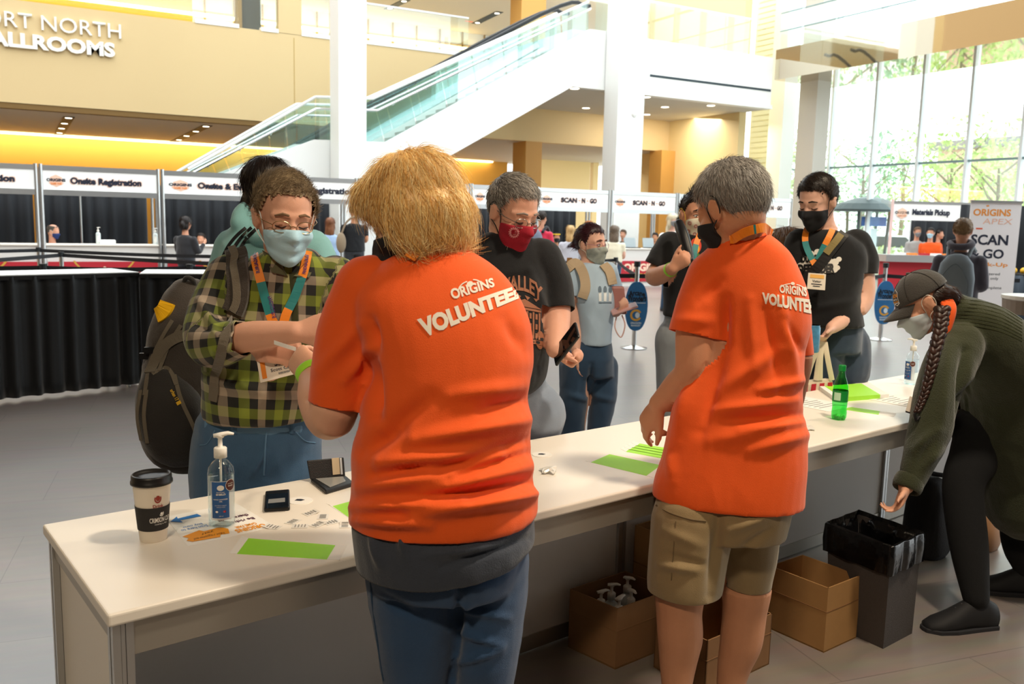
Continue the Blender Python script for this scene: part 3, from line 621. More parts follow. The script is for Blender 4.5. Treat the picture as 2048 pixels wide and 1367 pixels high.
S = [stanchion(77, 495, 14.6, 'steel stanchion far left in front of the red banner'), stanchion(122, 500, 13.2, 'steel stanchion left, just right of the first far one'), stanchion(86, 528, 10.2, 'steel stanchion close behind the left skirted table'), stanchion(379, 527, 10.8, 'steel stanchion behind the second skirted table'), stanchion(1232, 512, 16.2, 'steel stanchion far behind the woman in light blue'), stanchion(1275, 524, 11.4, 'steel stanchion carrying the blue oval sign near the centre', 1.14), stanchion(1772, 530, 12.9, 'steel stanchion carrying the blue oval sign by the cap wearer', 1.14), stanchion(1664, 540, 12.0, 'steel stanchion behind the man in the black mask'), stanchion(735, 527, 11.4, 'steel stanchion behind the tan shoulder bag'), stanchion(520, 512, 14, 'steel stanchion behind the teal hooded visitor')]
far = at(-300, 500, 13)*V(1, 1, 0); far2 = at(-300, 500, 9.6)*V(1, 1, 0)
for a_, b_, lab in ((far, S[0], 'black belt running out of the left edge to the far stanchion'), (S[0], S[9], 'long black belt from the far left stanchion toward the stairs'), (far2, S[1], 'black belt from the left edge to the second stanchion'), (S[1], S[8], 'black belt from the second stanchion across behind the tables'), (far2*1.02, S[2], 'black belt ending at the stanchion close behind the left table'), (S[2], S[3], 'black belt directly behind the skirted tables'), (S[3], S[8], 'black belt continuing right behind the second skirted table'), (S[8], S[4], 'long black belt behind the volunteer toward the far centre stanchion'), (S[4], S[5], 'black belt from far centre stanchion to the oval sign'), (S[8], S[5], 'black belt at the height of the woman in blue backpack straps'), (S[5], S[7], 'black belt from the oval sign behind the donut mask man'), (S[7], S[6], 'black belt from black mask man toward the right oval sign'), (S[6], at(2040, 560, 12.5)*V(1, 1, 0), 'black belt right of the cap wearer')):
    belt(a_, b_, lab)
SG = mat('sign_blue', '2d6ea3', .4, var=.25, vscale=9)
for k, (j, lab) in enumerate(((5, 'blue oval board sign on the stanchion beside the woman in blue'), (6, 'blue oval board sign on the stanchion left of the cap'))):
    p = S[j]-FH*.05; rx, rz, zc = .148, .32, .56; n = 32
    ov = [p+RH*rx*math.copysign(abs(math.cos(6.2832*i/n))**.8, math.cos(6.2832*i/n))+UP*(zc+rz*math.sin(6.2832*i/n)) for i in range(n)]
    t = thing('oval_sign', lab, 'sign', p, 'oval queue signs'); bd_ = MB().prism(ov, -FH*.02).build('sign_board', SG, t); o_ = p-FH*.02-RH*rx+UP*(zc+rz)
    a = Art(); a.text('Arcane', .14, .17, .86, .28, 0, .03, arc=.03); a.text('Wonders', .1, .28, .92, .41, 0, .03, arc=-.02); a.line([(.12, .43), (.9, .43)], .012, 1); a.arcband(.5, .68, .26, .12, .35, 30, 330, 2, 20); a.disc(.56, .68, .1, .06, 1); a.text('DRAGON', .28, .82, .74, .86, 1, .03); a.text('MARKET', .3, .875, .72, .91, 1, .03)
    a.plane('sign_print', o_, RH*2*rx, -UP*2*rz, [mat('black_ink', '101014', .5), mat('pale_ink', 'd5e2ea', .5), mat('gold_print', 'd9a23c', .5)], bd_, .003)
# ------------------------------------------------------------------ materials pickup booth, roll-up sign, side table
p0 = at(1783, 440, 21)*V(1, 1, 0); t = thing('pickup_booth', 'white materials pickup booth in front of the window wall', 'booth', p0, 'registration booths')
WB = 1.95
for q in (p0, p0+RH*WB): MB().tube([q, q+UP*2.35], .035, 8).build('post', mat('pink_white_post', 'e9c9c4', .5), t)
h = MB().box(p0+RH*WB/2+UP*2.06, (WB, .04, .4), RH).build('header_panel', mat('header_white', 'f8f8f6'), t); MB().box(p0+RH*WB/2+UP*2.28, (WB, .06, .06), RH).build('frame_rail', ALU, t)
a = Art(); logo(a, .03, .25, .2, .9); a.text('Materials Pickup', .24, .3, .7, .75, 0, .05)
a.plane('lettering', p0-FH*.03+UP*2.25, RH*WB, -UP*.4, [INK, OR1, HALO], h, .004)
MB().box(p0+RH*(.75)-FH*.4+UP*.97, (2.2, .6, .16), RH).build('counter_top', ALU, t); MB().box(p0+RH*.75-FH*.3+UP*.45, (2.0, .4, .88), RH).build('counter_front', RED, t)
pleats('black_drape', p0+FH*1.2+RH*1.0, p0+FH*1.2+RH*3.2, .03, 2.0, DRAPE, t, .05, .3, 5, nz_=3)
for k in range(6):
    q = p0+RH*(.1+.28*k)-FH*.4+UP*1.05; tag(MB().box(q+UP*.02, (.2, .15, .05), RH).build('flyer_pile', (PAPER, OR1, RED)[k % 3]), ('flyer pile at the left end of the pickup counter', 'orange flyer pile second from the left on the pickup counter', 'red flyer pile left of the pickup clerks', 'pale flyer pile in front of the pickup clerks', 'orange flyer pile right of the pickup clerks', 'red flyer pile at the right end of the pickup counter')[k], 'flyers', 'pickup flyer piles')
p0 = at(1925, 590, 12); w_ = .685; t = thing('roll_up_banner', 'white roll up banner with orange logo and SCAN GO wording', 'banner', p0*V(1, 1, 0)); q0 = p0*V(1, 1, 0)
zt_ = at(1925, 404, 12)[2]; bd_ = MB().prism([q0+UP*.08, q0+RH*w_+UP*.08, q0+RH*w_+UP*zt_, q0+UP*zt_], FH*.012).build('banner_sheet', mat('banner_white', 'f3eeee', .6), t)
MB().box(q0+RH*w_/2+UP*.04, (w_+.06, .25, .08), RH).build('base_case', ALU, t); MB().box(q0+RH*w_/2+UP*(zt_+.01), (w_+.02, .03, .03), RH).build('top_bar', ALU, t)
for y in (-.12, .12): pass
a = Art(); H_ = zt_-.08
def ty(y): return (y-404)/(12.2/12)*12/1755.5/H_
a.text('ORIGINS', .06, ty(417), .8, ty(431), 0, .03); a.disc(.33, ty(411), .03, .006, 0); a.text('APEX', .26, ty(436), .84, ty(447), 1, .0, slant=.3); a.rect(.14, ty(455), .27, ty(458), 2)
a.text('SCAN', -.0+.06, ty(468), .8, ty(489), 3, .03); a.text('& GO', .08, ty(497), .74, ty(516), 3, .03); a.text('Pick-Up', .2, ty(524), .84, ty(534), 0, .02); a.text('Pre-registered', .12, ty(544), .7, ty(551), 3, .0); a.text('attendees only', .12, ty(553), .68, ty(560), 3, 0); a.text('must complete', .12, ty(572), .76, ty(579), 3, 0)
a.plane('banner_print', q0+UP*zt_, RH*w_, -UP*H_, [mat('orange_print', 'f39a3c', .5), mat('pink_print', 'f2c0a8', .6), mat('red_print', 'e85a2c', .5), INK], bd_, .002)
p0 = at(2012, 585, 8.2)*V(1, 1, 0)+RH*.32; zt_ = at(2012, 590, 8.2)[2]; t = thing('cocktail_table', 'round white topped tall table at the right edge behind the bending woman', 'table', p0)
MB().lathe(p0, [(.3, zt_-.04), (.32, zt_-.03), (.32, zt_), (0.01, zt_)], 32).build('table_top', PANEL, t); MB().lathe(p0, [(.3, zt_-.17), (.31, zt_-.04)], 32, cap=False).build('cloth_band', mat('taupe_cloth', '8f7f70', .7), t); MB().lathe(p0, [(.28, 0), (.28, .02), (.04, .04), (.04, zt_-.04)], 24).build('pedestal', STEEL, t)
p0 = at(2012, 540, 13)*V(1, 1, 0); t = thing('merchandise_table', 'dark skirted table with bright goods at the right edge', 'table', p0)
MB().box(p0+RH*.8+FH*.4+UP*1.0, (1.8, .8, .03), RH).build('table_top', BLACK, t); pleats('skirt', p0-RH*.1, p0+RH*1.7, .03, 1.0, mat('slate_skirt', '39434e', .7), t, .03, .2, 4, nz_=3); pleats('black_drape', p0-RH*.15+FH*1.2, p0+RH*1.8+FH*1.2, .03, 2.05, DRAPE, t, .05, .3, 6, nz_=3)
for k in range(5):
    q = p0+RH*(.12+.16*k)+FH*.3+UP*1.015; tag(MB().ell(q+UP*.04, (.06, .05, .05)).build('yellow_toy', mat('toy_yellow', 'e9b52c', .5), smooth=True), ('yellow toy first from the left on the dark table', 'yellow toy second from the left on the dark table', 'yellow toy third from the left on the dark table', 'yellow toy fourth from the left on the dark table', 'yellow toy fifth from the left on the dark table')[k], 'toy', 'yellow toys')
p0 = at(1412, 350, 15)*V(1, 1, 0); t = thing('roll_up_banner', 'grey roll up banner behind the grey haired volunteer head', 'banner', p0); z_ = at(1412, 347, 15)[2]
MB().prism([p0+UP*.06, p0+RH*1.05+UP*.06, p0+RH*1.05+UP*z_, p0+UP*z_], FH*.012).build('banner_sheet', mat('banner_grey', 'cdc6c6', .6), t); MB().box(p0+RH*.52+UP*.03, (1.1, .25, .06), RH).build('base_case', ALU, t)
# ------------------------------------------------------------------ the long white counter
ZC = .84; CA = .160341
CX, CY = V(math.cos(CA), math.sin(CA), 0), V(-math.sin(CA), math.cos(CA), 0); C0 = onZ(215, 1230, ZC); C0[2] = 0
def cu(u, v, z=0): return C0+CX*u+CY*v+UP*z
CL, CD = 5.3, .6287
ct = thing('counter', 'long white registration counter with aluminium posts in the foreground', 'counter', cu(CL/2, CD/2))
MB().box(cu(CL/2, CD/2, ZC-.014), (CL, CD, .028), CX).build('counter_top', PANEL, ct, bevel=.006, seg=3)
GRV = mat('groove_dark', '3c3b38', .6); APR = mat('satin_aluminium', 'b9b4aa', .38, .75)
MB().box(cu(CL/2, .03, ZC-.066), (CL-.1, .03, .072), CX).build('front_rail', APR, ct); MB().box(cu(CL/2, CD-.035, ZC-.066), (CL-.1, .03, .072), CX).build('back_rail', APR, ct)
MB().box(cu(.03, CD/2, ZC-.05), (.03, CD-.1, .05), CX).build('end_rail', APR, ct)
def post(u, v):
    b = MB(); b.box(cu(u, v, (ZC-.03)/2), (.028, .028, ZC-.03), CX); p = b.build('post', GRV, ct); b = MB()
    for i in (-1, 1):
        for j in (-1, 1): b.box(cu(u+i*.0125, v+j*.0125, (ZC-.03)/2), (.015, .015, ZC-.031), CX)
        b.box(cu(u+i*.0155, v, (ZC-.03)/2), (.006, .008, ZC-.031), CX); b.box(cu(u, v+i*.0155, (ZC-.03)/2), (.008, .006, ZC-.031), CX)
    b.build('extrusion', ALU, p)
for u, v in ((.03, .03), (.03, CD-.03), (CL-.03, .03), (CL-.03, CD-.03)): post(u, v)
VP_ = CD+.04
for u in (1.06, 2.1, 3.12, 4.16): post(u, VP_)
MB().box(cu(.03, CD/2, (ZC-.08)/2+.02), (.008, CD-.1, ZC-.12), CX).build('end_panel', PANEL, ct)
for i in range(5):
    u0, u1 = [.03, 1.06, 2.1, 3.12, 4.16, CL-.03][i:i+2]
    MB().box(cu((u0+u1)/2, VP_, ZC/2-.04), (u1-u0-.03, .008, ZC-.12), CX).build('back_panel', mat('panel_inner', 'dfdbd6', .5), ct)
    MB().box(cu((u0+u1)/2, VP_, .035), (u1-u0-.03, .02, .06), CX).build('kick_rail', APR, ct)
onT = lambda x, y, dz=0: onZ(x, y, ZC+dz)
def quadsheet(pts, th, name, m, parent=None, dz=0, bend=0, n=10):
    """thin sheet from 4 table pixels (TL, TR, BR, BL); bend lifts its end"""
    q = [onT(x, y, dz) for x, y in pts]; G = []
    for j in range(3):
        v = j/2; G.append([(q[0]*(1-u)+q[1]*u)*(1-v)+(q[3]*(1-u)+q[2]*u)*v+UP*(.0006+bend*(u**2 if bend > 0 else (1-u)**2)*abs(1)*1) for u in [i/n for i in range(n+1)]])
    o = MB().grid(G).build(name, m, parent, smooth=False, fix=False); s = o.modifiers.new('thickness', 'SOLIDIFY'); s.thickness = th; s.offset = 1; return o
LIME = mat('lime_tyvek', 'a6ec3c', .55); LIMEE = mat('lime_edge', 'a4d95a', .6)
def bands(name, lab, g, wl, wr, n, group='wristband sheets', th=.0012):
    """sheet of tear-off wristbands: green centre, white ends"""
    p = onT(*g[0]); t = thing(name, lab, 'wristbands', p, group)
    a = Art(); c = quadsheet(g, th, 'green_strips', LIME, t)
    if wl: quadsheet([wl[0], g[0], g[3], wl[1]], th, 'white_end', PAPER, t)
    if wr: quadsheet([g[1], wr[0], wr[1], g[2]], th, 'adhesive_end', PAPER, t)
    q = [onT(x, y, th+.0009) for x, y in g]; b = MB()
    for k in range(1, n):
        s0 = q[0]+(q[3]-q[0])*k/n; s1 = q[1]+(q[2]-q[1])*k/n; d = (q[3]-q[0])*.012; b.add([s0, s1, s1+d, s0+d], [(0, 1, 2, 3)])
    b.build('tear_line', LIMEE, c, fix=False); return t
bands('wristband_sheet', 'lime green wristband sheet nearest the camera beside the flyer', [(497, 1076), (671, 1090), (654, 1118), (474, 1107)], [(484, 1071), (459, 1106)], [(694, 1091), (679, 1119)], 10)
bands('wristband_sheet', 'lime green wristband sheet partly behind the blonde volunteer hip', [(665, 1012), (716, 998), (740, 1020), (700, 1036)], [(652, 1006), (659, 1010)], None, 8)
bands('wristband_sheet', 'lime green wristband sheet lying alone left of the man in shorts', [(1219, 908), (1322, 930), (1293, 951), (1182, 924)], [(1211, 906), (1171, 922)], [(1334, 934), (1312, 956)], 9)
for k in range(4):
    o = k*7; bands('wristband_strip', ('lowest loose lime wristband strip by the hand of the man in shorts', 'second loose lime wristband strip by the hand of the man in shorts', 'third loose lime wristband strip by the hand of the man in shorts', 'farthest loose lime wristband strip by the hand of the man in shorts')[k], [(1258+o, 898-o*.55), (1345+o, 914-o*.6), (1343+o, 920-o*.6), (1252+o, 903-o*.55)], [(1247+o, 893-o*.6), (1241+o, 897-o*.6)], None, 2, 'loose wristband strips')
bands('wristband_strip', 'pale lime wristband strip in front of the thick stack on the right', [(1697, 813), (1760, 822), (1757, 829), (1690, 819)], None, [(1793, 826), (1788, 833)], 2, 'loose wristband strips')
q = [onT(x, y) for x, y in ((1648, 779), (1722, 774), (1760, 797), (1722, 810))]; q[3] = q[0]+q[2]-q[1]
t = thing('wristband_stack', 'thick stack of lime wristband sheets with white ends on the right', 'wristbands', q[0]); MB().prism(q, (0, 0, .02)).build('green_stack', LIME, t)
e_ = (q[2]-q[3])*0; d = nz(q[2]-q[1]); MB().prism([q[1], q[1]+nz(q[1]-q[0])*.055, q[2]+nz(q[2]-q[3])*.055, q[2]], (0, 0, .019)).build('white_end', PAPER, t); MB().prism([q[0], q[0]-nz(q[1]-q[0])*.03, q[3]-nz(q[1]-q[0])*.03, q[3]], (0, 0, .019)).build('white_end', PAPER, t)
# flyer
fq = [(472, 1006), (550, 1052), (376, 1092), (330, 1033)]
fl = quadsheet([fq[3], fq[0], fq[1], fq[2]], .0006, 'flyer', PAPER); tag(fl, 'white printed flyer lying upside down under the pump bottle', 'flyer')
a = Art(); a.text('ORIGINS', .06, .06, .42, .17, 1, .03); a.text('GAME FAIR', .12, .19, .38, .26, 1, .02)
a.poly([(.92, .1), (.62, .06), (.6, .12), (.5, .1), (.46, .24), (.52, .34), (.72, .32), (.76, .38), (.98, .3), (.93, .22), (.97, .16)], 1)
a.text('Not registered', .53, .12, .88, .2, 2, .0, slant=.2); a.text('yet?', .62, .22, .76, .3, 2, .0, slant=.2); a.text('Be right', .06, .36, .34, .46, 0, .02)
a.text('there, wait!', .06, .5, .46, .6, 0, .02); a.text('Scan here to', .62, .44, .94, .51, 4, 0); a.text('buy now', .66, .53, .9, .6, 4, 0)
a.poly([(.98, .82), (.86, .94), (.87, .87), (.6, .9), (.58, .8), (.86, .8), (.85, .72)], 4); a.cut(2, 2)
c_ = [onT(x, y, .0016) for x, y in (fq[1], fq[2], fq[3], fq[0])]
b = MB(); b.v = [tuple(((c_[0]*(1-x)+c_[1]*x)*(1-y)+(c_[3]*(1-x)+c_[2]*x)*y)) for x, y in a.v]; b.f = a.f; b.m = a.m
b.build('flyer_print', [mat('maroon_ink', '5a2f4a', .6), mat('flyer_orange', 'f5a11c', .6), PAPER, INK, mat('flyer_blue', '2d7fcf', .6)], fl, fix=False)
# coffee cup
cp = onT(307, 1077); t = thing('coffee_cup', 'tall paper coffee cup with black lid and black sleeve', 'cup', cp)
MB().lathe(cp, [(.0, .003), (.0295, 0), (.031, .002), (.0435, .145), (.0445, .147), (.043, .149), (.03, .146)], 40).build('cup_body', mat('cup_paper', 'f3e9d8', .45), t, smooth=True)
MB().lathe(cp, [(.0450, .14), (.0478, .141), (.0478, .147), (.046, .149), (.046, .158), (.0445, .162), (.0415, .1635), (.040, .157), (.02, .156), (.0, .156)], 40).build('lid', mat('lid_black', '1b1a1a', .38), t, smooth=True)
rr = lambda h: .031+(.0435-.031)*h/.145
slv = MB().lathe(cp, [(rr(.03)+.0002, .030), (rr(.03)+.0012, .030), (rr(.088)+.0012, .088), (rr(.088)+.0002, .088)], 40, cap=False).build('sleeve', mat('sleeve_black', '2b2928', .7, bump=.3, bscale=500), t, smooth=False)
vf = nz(EYE*V(1, 1, 0)-cp*V(1, 1, 0)); vr = np.cross(UP, vf)
def cw(x, y, h0, h1, o, wd=1.7): h = h1+(h0-h1)*y; th = (x-.5)*wd+.45; return cp+UP*h+(vr*math.sin(th)+vf*math.cos(th))*(rr(h)+o)
a = Art(); a.text('CRIMSON CUP', .12, .42, .95, .66, 0, .02); a.text('COFFEE & TEA', .3, .72, .8, .78, 0, 0); a.disc(.55, .25, .05, .07, 0); a.arcband(.55, .25, .085, .13, .3, 200, 400, 0); a.cut(24, 1); a.wrap('sleeve_print', lambda x, y: cw(x, y, .034, .085, .0017), [PAPER], slv)
a = Art(); a.disc(.42, .3, .07, .2, 0); a.arcband(.42, .34, .12, .32, .35, 150, 390, 0); a.text('Drink', .25, .75, .62, .98, 0, .02); a.cut(24, 1); a.wrap('cup_print', lambda x, y: cw(x, y, .088, .122, .0006), [mat('crimson_ink', '9c3a2e', .6)], t)
sanitizer(onT(444, 1050), .97, 'clear pump bottle of hand sanitizer with blue label on the flyer', None, detail=True, spin=.15, out=nz(EYE*V(1, 1, 0)-onT(444, 1048)*V(1, 1, 0))+VR*.12)
sanitizer(onT(1821, 768), .95, 'clear pump bottle of hand sanitizer below the bending woman chin', None, detail=True, spin=2.6, out=nz(EYE*V(1, 1, 0)-onT(1821, 768)*V(1, 1, 0))-VR*.9)
# phone and wallet, stickers, paper scraps
def boxq(pts, th, name, m, parent=None, dz=0, bevel=.004): q = [onT(x, y, dz) for x, y in pts]; return MB().prism(q, (0, 0, th)).build(name, m, parent, bevel=bevel, seg=3)
SCR = mat('phone_screen', '0c0d10', .06)
t = thing('smartphone', 'black smartphone lying on the counter behind the wristband sheet', 'phone', onT(553, 1005)); boxq([(531, 989), (579, 985), (580, 1021), (528, 1024)], .012, 'case', BLACK, t)
a = Art(); boxq([(534, 988), (576, 985), (576, 1014), (531, 1017)], .0006, 'screen', SCR, t, .0121, 0); boxq([(537, 998), (570, 995), (570, 1003), (536, 1006)], .0004, 'lit_bar', mat('screen_grey', '8d8f90', .3), t, .0128, 0)
LEA = mat('black_leather', '18181a', .42, bump=.3, bscale=400)
t = thing('wallet', 'open black leather wallet standing by the blonde volunteer elbow', 'wallet', onT(655, 975)); q = [onT(x, y) for x, y in ((621, 964), (691, 957), (709, 972), (652, 989))]
MB().prism(q, (0, 0, .012)).build('lower_flap', LEA, t, bevel=.004); MB().prism([q[0]+(q[2]-q[0])*.12+UP*.0122, q[1]+(q[3]-q[1])*.12+UP*.0122, q[2]+(q[0]-q[2])*.2+UP*.0122, q[3]+(q[1]-q[3])*.2+UP*.0122], (0, 0, .001)).build('card_window', mat('clear_sleeve', '8f8f8c', .25), t)
u_ = nz(q[1]-q[0]); bk = nz(np.cross(UP, u_))*.02+UP*.062
fq_ = [q[0]+UP*.008, q[1]+UP*.008, q[1]+bk, q[0]+bk-u_*.006]; nb_ = nz(np.cross(u_, bk)); MB().prism(fq_, -nb_*.007 if nb_@VF < 0 else nb_*.007).build('raised_flap', LEA, t, bevel=.003)
fr = -VF*.0; cN = -nb_ if nb_@VF > 0 else nb_
c0 = fq_[0]+(fq_[1]-fq_[0])*.64; MB().prism([c0+bk*.12, c0+u_*.022+bk*.12, c0+u_*.022+bk*.88, c0+bk*.88], cN*.0012).build('bank_card', mat('card_cream', 'cdbb9c', .4), t); MB().prism([c0+u_*.024+bk*.1, c0+u_*.03+bk*.1, c0+u_*.03+bk*.86, c0+u_*.024+bk*.86], cN*.0012).build('bank_card', mat('card_pale', 'cfd3d6', .4), t)
for px, py, lab in ((600, 1001, 'round white sticker with a dark mark beside the smartphone'), (1084, 909, 'round white sticker with a dark mark between the two volunteers'), (1735, 784, 'round white sticker right of the green bottle')):
    p = onT(px, py); t = thing('round_sticker', lab, 'sticker', p, 'round stickers'); MB().lathe(p, [(.0, .0015), (.034, 0), (.034, .0016), (.0, .0018)], 28).build('disc', PAPER, t)
    if px < 1500: MB().prism([p+RH*x+FH*y+UP*.002 for x, y in ((-.014, -.004), (.004, -.006), (.012, .004), (0, .01), (-.01, .008))], (0, 0, .0006)).build('dark_mark', INK, t)
rs = random.Random(4)
nm = ('nearest the smartphone', 'next along toward the volunteer', 'near the wallet', 'close to the flyer corner', 'in front of the wallet', 'beside the volunteer hip', 'at the wristband sheet end', 'middle of the litter')
for k, (px, py) in enumerate(((586, 1043), (622, 1026), (646, 1033), (636, 1049), (664, 1044), (690, 1050), (600, 1052), (545, 1054))):
    p = onT(px, py); t = rs.random()*3; d = V(math.cos(t), math.sin(t), 0)*.02; e = V(-d[1], d[0], 0)*.7
    o = MB(); o.grid([[p+d*i+e*j+UP*(.001+.004*(i > 0)*(k % 2)) for i in (-1, 0, 1)] for j in (-1, 1)]); o = tag(o.build('label_scrap', mat('scrap_clear', 'e9e6df', .3), fix=False), 'small torn backing paper scrap '+nm[k], 'scrap', 'backing paper scraps'); o.modifiers.new('thickness', 'SOLIDIFY').thickness = .0005
    b = MB()
    for i in range(4): c = p+d*(-.7+.4*i)+UP*(.0022+.002*(k % 2)*(i > 1)); b.prism([c-e*.6, c+d*.12-e*.6, c+d*.12+e*.6, c+e*.6], (0, 0, .0004))
    b.build('printed_bars', GREYI, o)
for px, py, lab in ((1097, 944, 'crumpled clear paper scrap on the counter between the volunteers'), (1613, 858, 'crumpled clear wrapper right behind the man in shorts')):
    p = onT(px, py); b = MB(); b.grid([[p+RH*(i*.012+rs.gauss(0, .003))+FH*(j*.014+rs.gauss(0, .003))+UP*(.002+.012*rs.random()) for i in range(-2, 3)] for j in range(-2, 3)]); o = tag(b.build('crumpled_wrapper', mat('wrapper_clear', 'e6e4dd', .2), fix=False), lab, 'wrapper', 'crumpled wrappers'); o.modifiers.new('thickness', 'SOLIDIFY').thickness = .0004
# green soda bottle
gp = onT(1677, 838); t = thing('soda_bottle', 'green plastic soda bottle with green cap on the counter', 'bottle', gp); s = 1.0
GG = glassy('green_plastic', (.30, .90, .38), .03, .05); prof = [(.0, .006), (.018, .0), (.026, .004), (.030, .012), (.0305, .03), (.0285, .05), (.030, .062), (.0305, .075), (.0305, .125), (.029, .14), (.022, .165), (.0145, .186), (.0125, .196), (.0125, .206)]
MB().lathe(gp, prof, 32).build('bottle_body', GG, t, smooth=True); b = MB()
for k in range(5): a_ = k*1.2566; b.ell(gp+V(math.cos(a_), math.sin(a_), 0)*.019+UP*.009, (.009, .009, .011), n=10, m=6)
b.build('petal_foot', GG, t, smooth=True)
MB().lathe(gp, [(.0, .01), (.027, .012), (.028, .058), (.0, .058)], 28).build('soda', glassy('green_soda', (.72, 1, .75), .0, .03), t, smooth=True)
MB().lathe(gp, [(.0308, .077), (.0311, .077), (.0311, .123), (.0308, .123)], 32, cap=False).build('label', mat('label_green', '0f8a35', .4), t); k = Art(); k.rect(.2, .1, .5, .9); k.cut(10, 1); k.wrap('label_text', lambda x, y: gp+(RH*math.sin((x-.6)*3)-FH*math.cos((x-.6)*3))*.0315+UP*(.12-.04*y), [mat('label_mint', 'bfe6c4', .5)], t)
MB().lathe(gp, [(.0145, .204), (.0148, .206), (.0148, .224), (.0135, .227), (.0, .227)], 24).build('cap', mat('cap_green', '0d8f3c', .4), t, smooth=False)
# white paper sheets lying on the right part
for px, py, lab in ((1625, 806, 'white printed sheet in front of the thick wristband stack'), (1812, 803, 'white sheet under the bending woman face')):
    p = onT(px, py); o = MB().box(p+UP*.001, (.21, .29, .001), CX).build('paper_sheet', PAPER); tag(o, lab, 'paper', 'loose sheets')
    b = MB()
    for k in range(8): b.box(p+UP*.0018+CY*(.1-.026*k)-CX*.01*(k % 3), (.15-.02*(k % 3), .006, .0003), CX)
    b.build('printed_lines', GREYI, o)
# ------------------------------------------------------------------ under the counter: cartons, bin, bags
CARD = mat('cardboard', 'a9804f', .8, var=.08, vscale=20); CARDD = mat('cardboard_brown', '8a6440', .85, var=.08, vscale=20); CIN = mat('cardboard_inside', '94703f', .85)
def carton(N, Rr, Lf, h, lab, m=CARD, tape=True, tilt=0):
    B_ = Rr+Lf-N; t = thing('cardboard_box', lab, 'box', N, 'cartons under the counter'); th = .005; c = (N+B_)/2
    for a_, b_ in ((N, Rr), (Rr, B_), (B_, Lf), (Lf, N)):
        n = nz(np.cross(UP, b_-a_)); n = n if n@(c-a_) > 0 else -n
        MB().prism([a_, b_, b_+UP*h, a_+UP*h], n*th).build('side_panel', m, t)
    MB().prism([N+UP*.001, Rr+UP*.001, B_+UP*.001, Lf+UP*.001], (0, 0, .005)).build('bottom', CIN, t)
    for a_, b_ in ((N, Rr), (Lf, N)): n = nz(np.cross(b_-a_, UP)); n = -n if n@(c-a_) > 0 else n; MB().prism([a_+UP*h*.62, b_+UP*h*.62, b_+UP*(h*.62+.003), a_+UP*(h*.62+.003)], n*.0015).build('fold_line', CARDD, t)
    return t
N = onZ(1647, 1305, 0); Rr = onZ(1712, 1275, 0); Lf = onZ(1531, 1253, 0)
bx_ = carton(N, Rr, Lf, .262, 'open empty brown cardboard box on the floor beside the waste bin')
N2, R2, L2 = cu(1.80, .37), cu(2.10, .37), cu(1.775, .60)
carton(N2, R2, L2, .235, 'brown cardboard box full of white pump bottles under the counter', CARDD)
pl = ('nearest the corner', 'left rear', 'middle rear', 'right rear', 'front middle')
for k, (u, v) in enumerate(((.2, .8), (.18, .45), (.45, .35), (.78, .3), (.5, .7))):
    p = N2+(R2-N2)*u+(L2-N2)*(1-v)+UP*.008; sanitizer(p, .98, 'white pump bottle in the box under the counter, '+pl[k], 'boxed pump bottles', spin=k*.5-.3)
N3, R3, L3 = cu(1.93, .06), cu(2.30, .06), cu(1.93, .30); carton(N3, R3, L3, .2, 'dark brown open box behind the bare legs of the man in shorts', CARDD)
N4 = cu(2.14, .40); w4, d4, h4 = .34, .22, .41
t = carton(N4, N4+CX*w4, N4+CY*d4, h4, 'tall brown shipping carton with a curved arrow print under the counter', CARD)
a = Art(); a.line([(.25+.5*i/14, .66+.1*math.sin(math.pi*i/14)) for i in range(15)], .014, 0); a.line([(.70, .63), (.77, .63), (.75, .72)], .014, 0); a.plane('arrow_print', N4+UP*h4-CY*.006, CX*w4, -UP*h4, [mat('carton_ink', '2b1d14', .6)], t, .001)
a = Art(); a.rect(.08, .08, .28, .26, 0)
for k in range(4): a.rect(.1, .11+.035*k, .24, .125+.035*k, 1)
a.plane('shipping_label', N4+UP*h4-CY*.006, CX*w4, -UP*h4, [PAPER, INK], t, .0015)
MB().prism([N4+UP*h4+CX*.0, N4+UP*h4+CX*w4, N4+CX*(w4-.06)+CY*.1+UP*(h4+.06), N4+CX*.16+CY*.1+UP*(h4+.06)], (0, 0, .004)).build('top_flap', CARDD, t)
# waste bin with liner
t = thing('waste_bin', 'dark grey square waste bin with a black liner bag', 'bin', onZ(1766, 1297, 0)); BIN = mat('bin_grey', '4a4543', .85, bump=.5, bscale=260, var=.15, vscale=160); LIN = mat('black_liner', '0d0d0f', .18, bump=.6, bscale=30)
n0, r0, l0 = onZ(1766, 1297, 0), onZ(1824, 1266, 0), onZ(1766, 1297, 0)+CY*.25+CX*.02; hb = .43; c = (r0+l0)/2
n1, r1, l1 = [onZ(x, y, hb) for x, y in ((1784, 1094), (1846, 1066), (1654, 1046))]
f0 = [n0, r0, r0+l0-n0, l0]; f1 = [n1, r1, r1+l1-n1, l1]; cc = sum(f1)/4
sh = lambda F, k, dz: [p*k+(sum(F)/4)*(1-k)+UP*dz for p in F]
MB().loft([sh(f0, .9, .012), sh(f0, 1, 0), sh(f1, .985, -.012), sh(f1, .95, -.012), sh(f0, .93, .02)], cap=False).add(sh(f0, .95, .012), [(0, 1, 2, 3)]).build('bin_body', BIN, t)
def ringpts(F, z, out, k, amp):
    o = []
    for i in range(4):
        a_, b_ = F[i], F[(i+1) % 4]
        for j in range(k):
            u = j/k; p = a_+(b_-a_)*u; d = nz((p-cc)*V(1, 1, 0)); o.append(p*V(1, 1, 0)+UP*(p[2]*0+z)+d*(out+amp*math.sin(i*7+j*1.9)*.5+amp*math.sin(j*.9+i)))
    return o
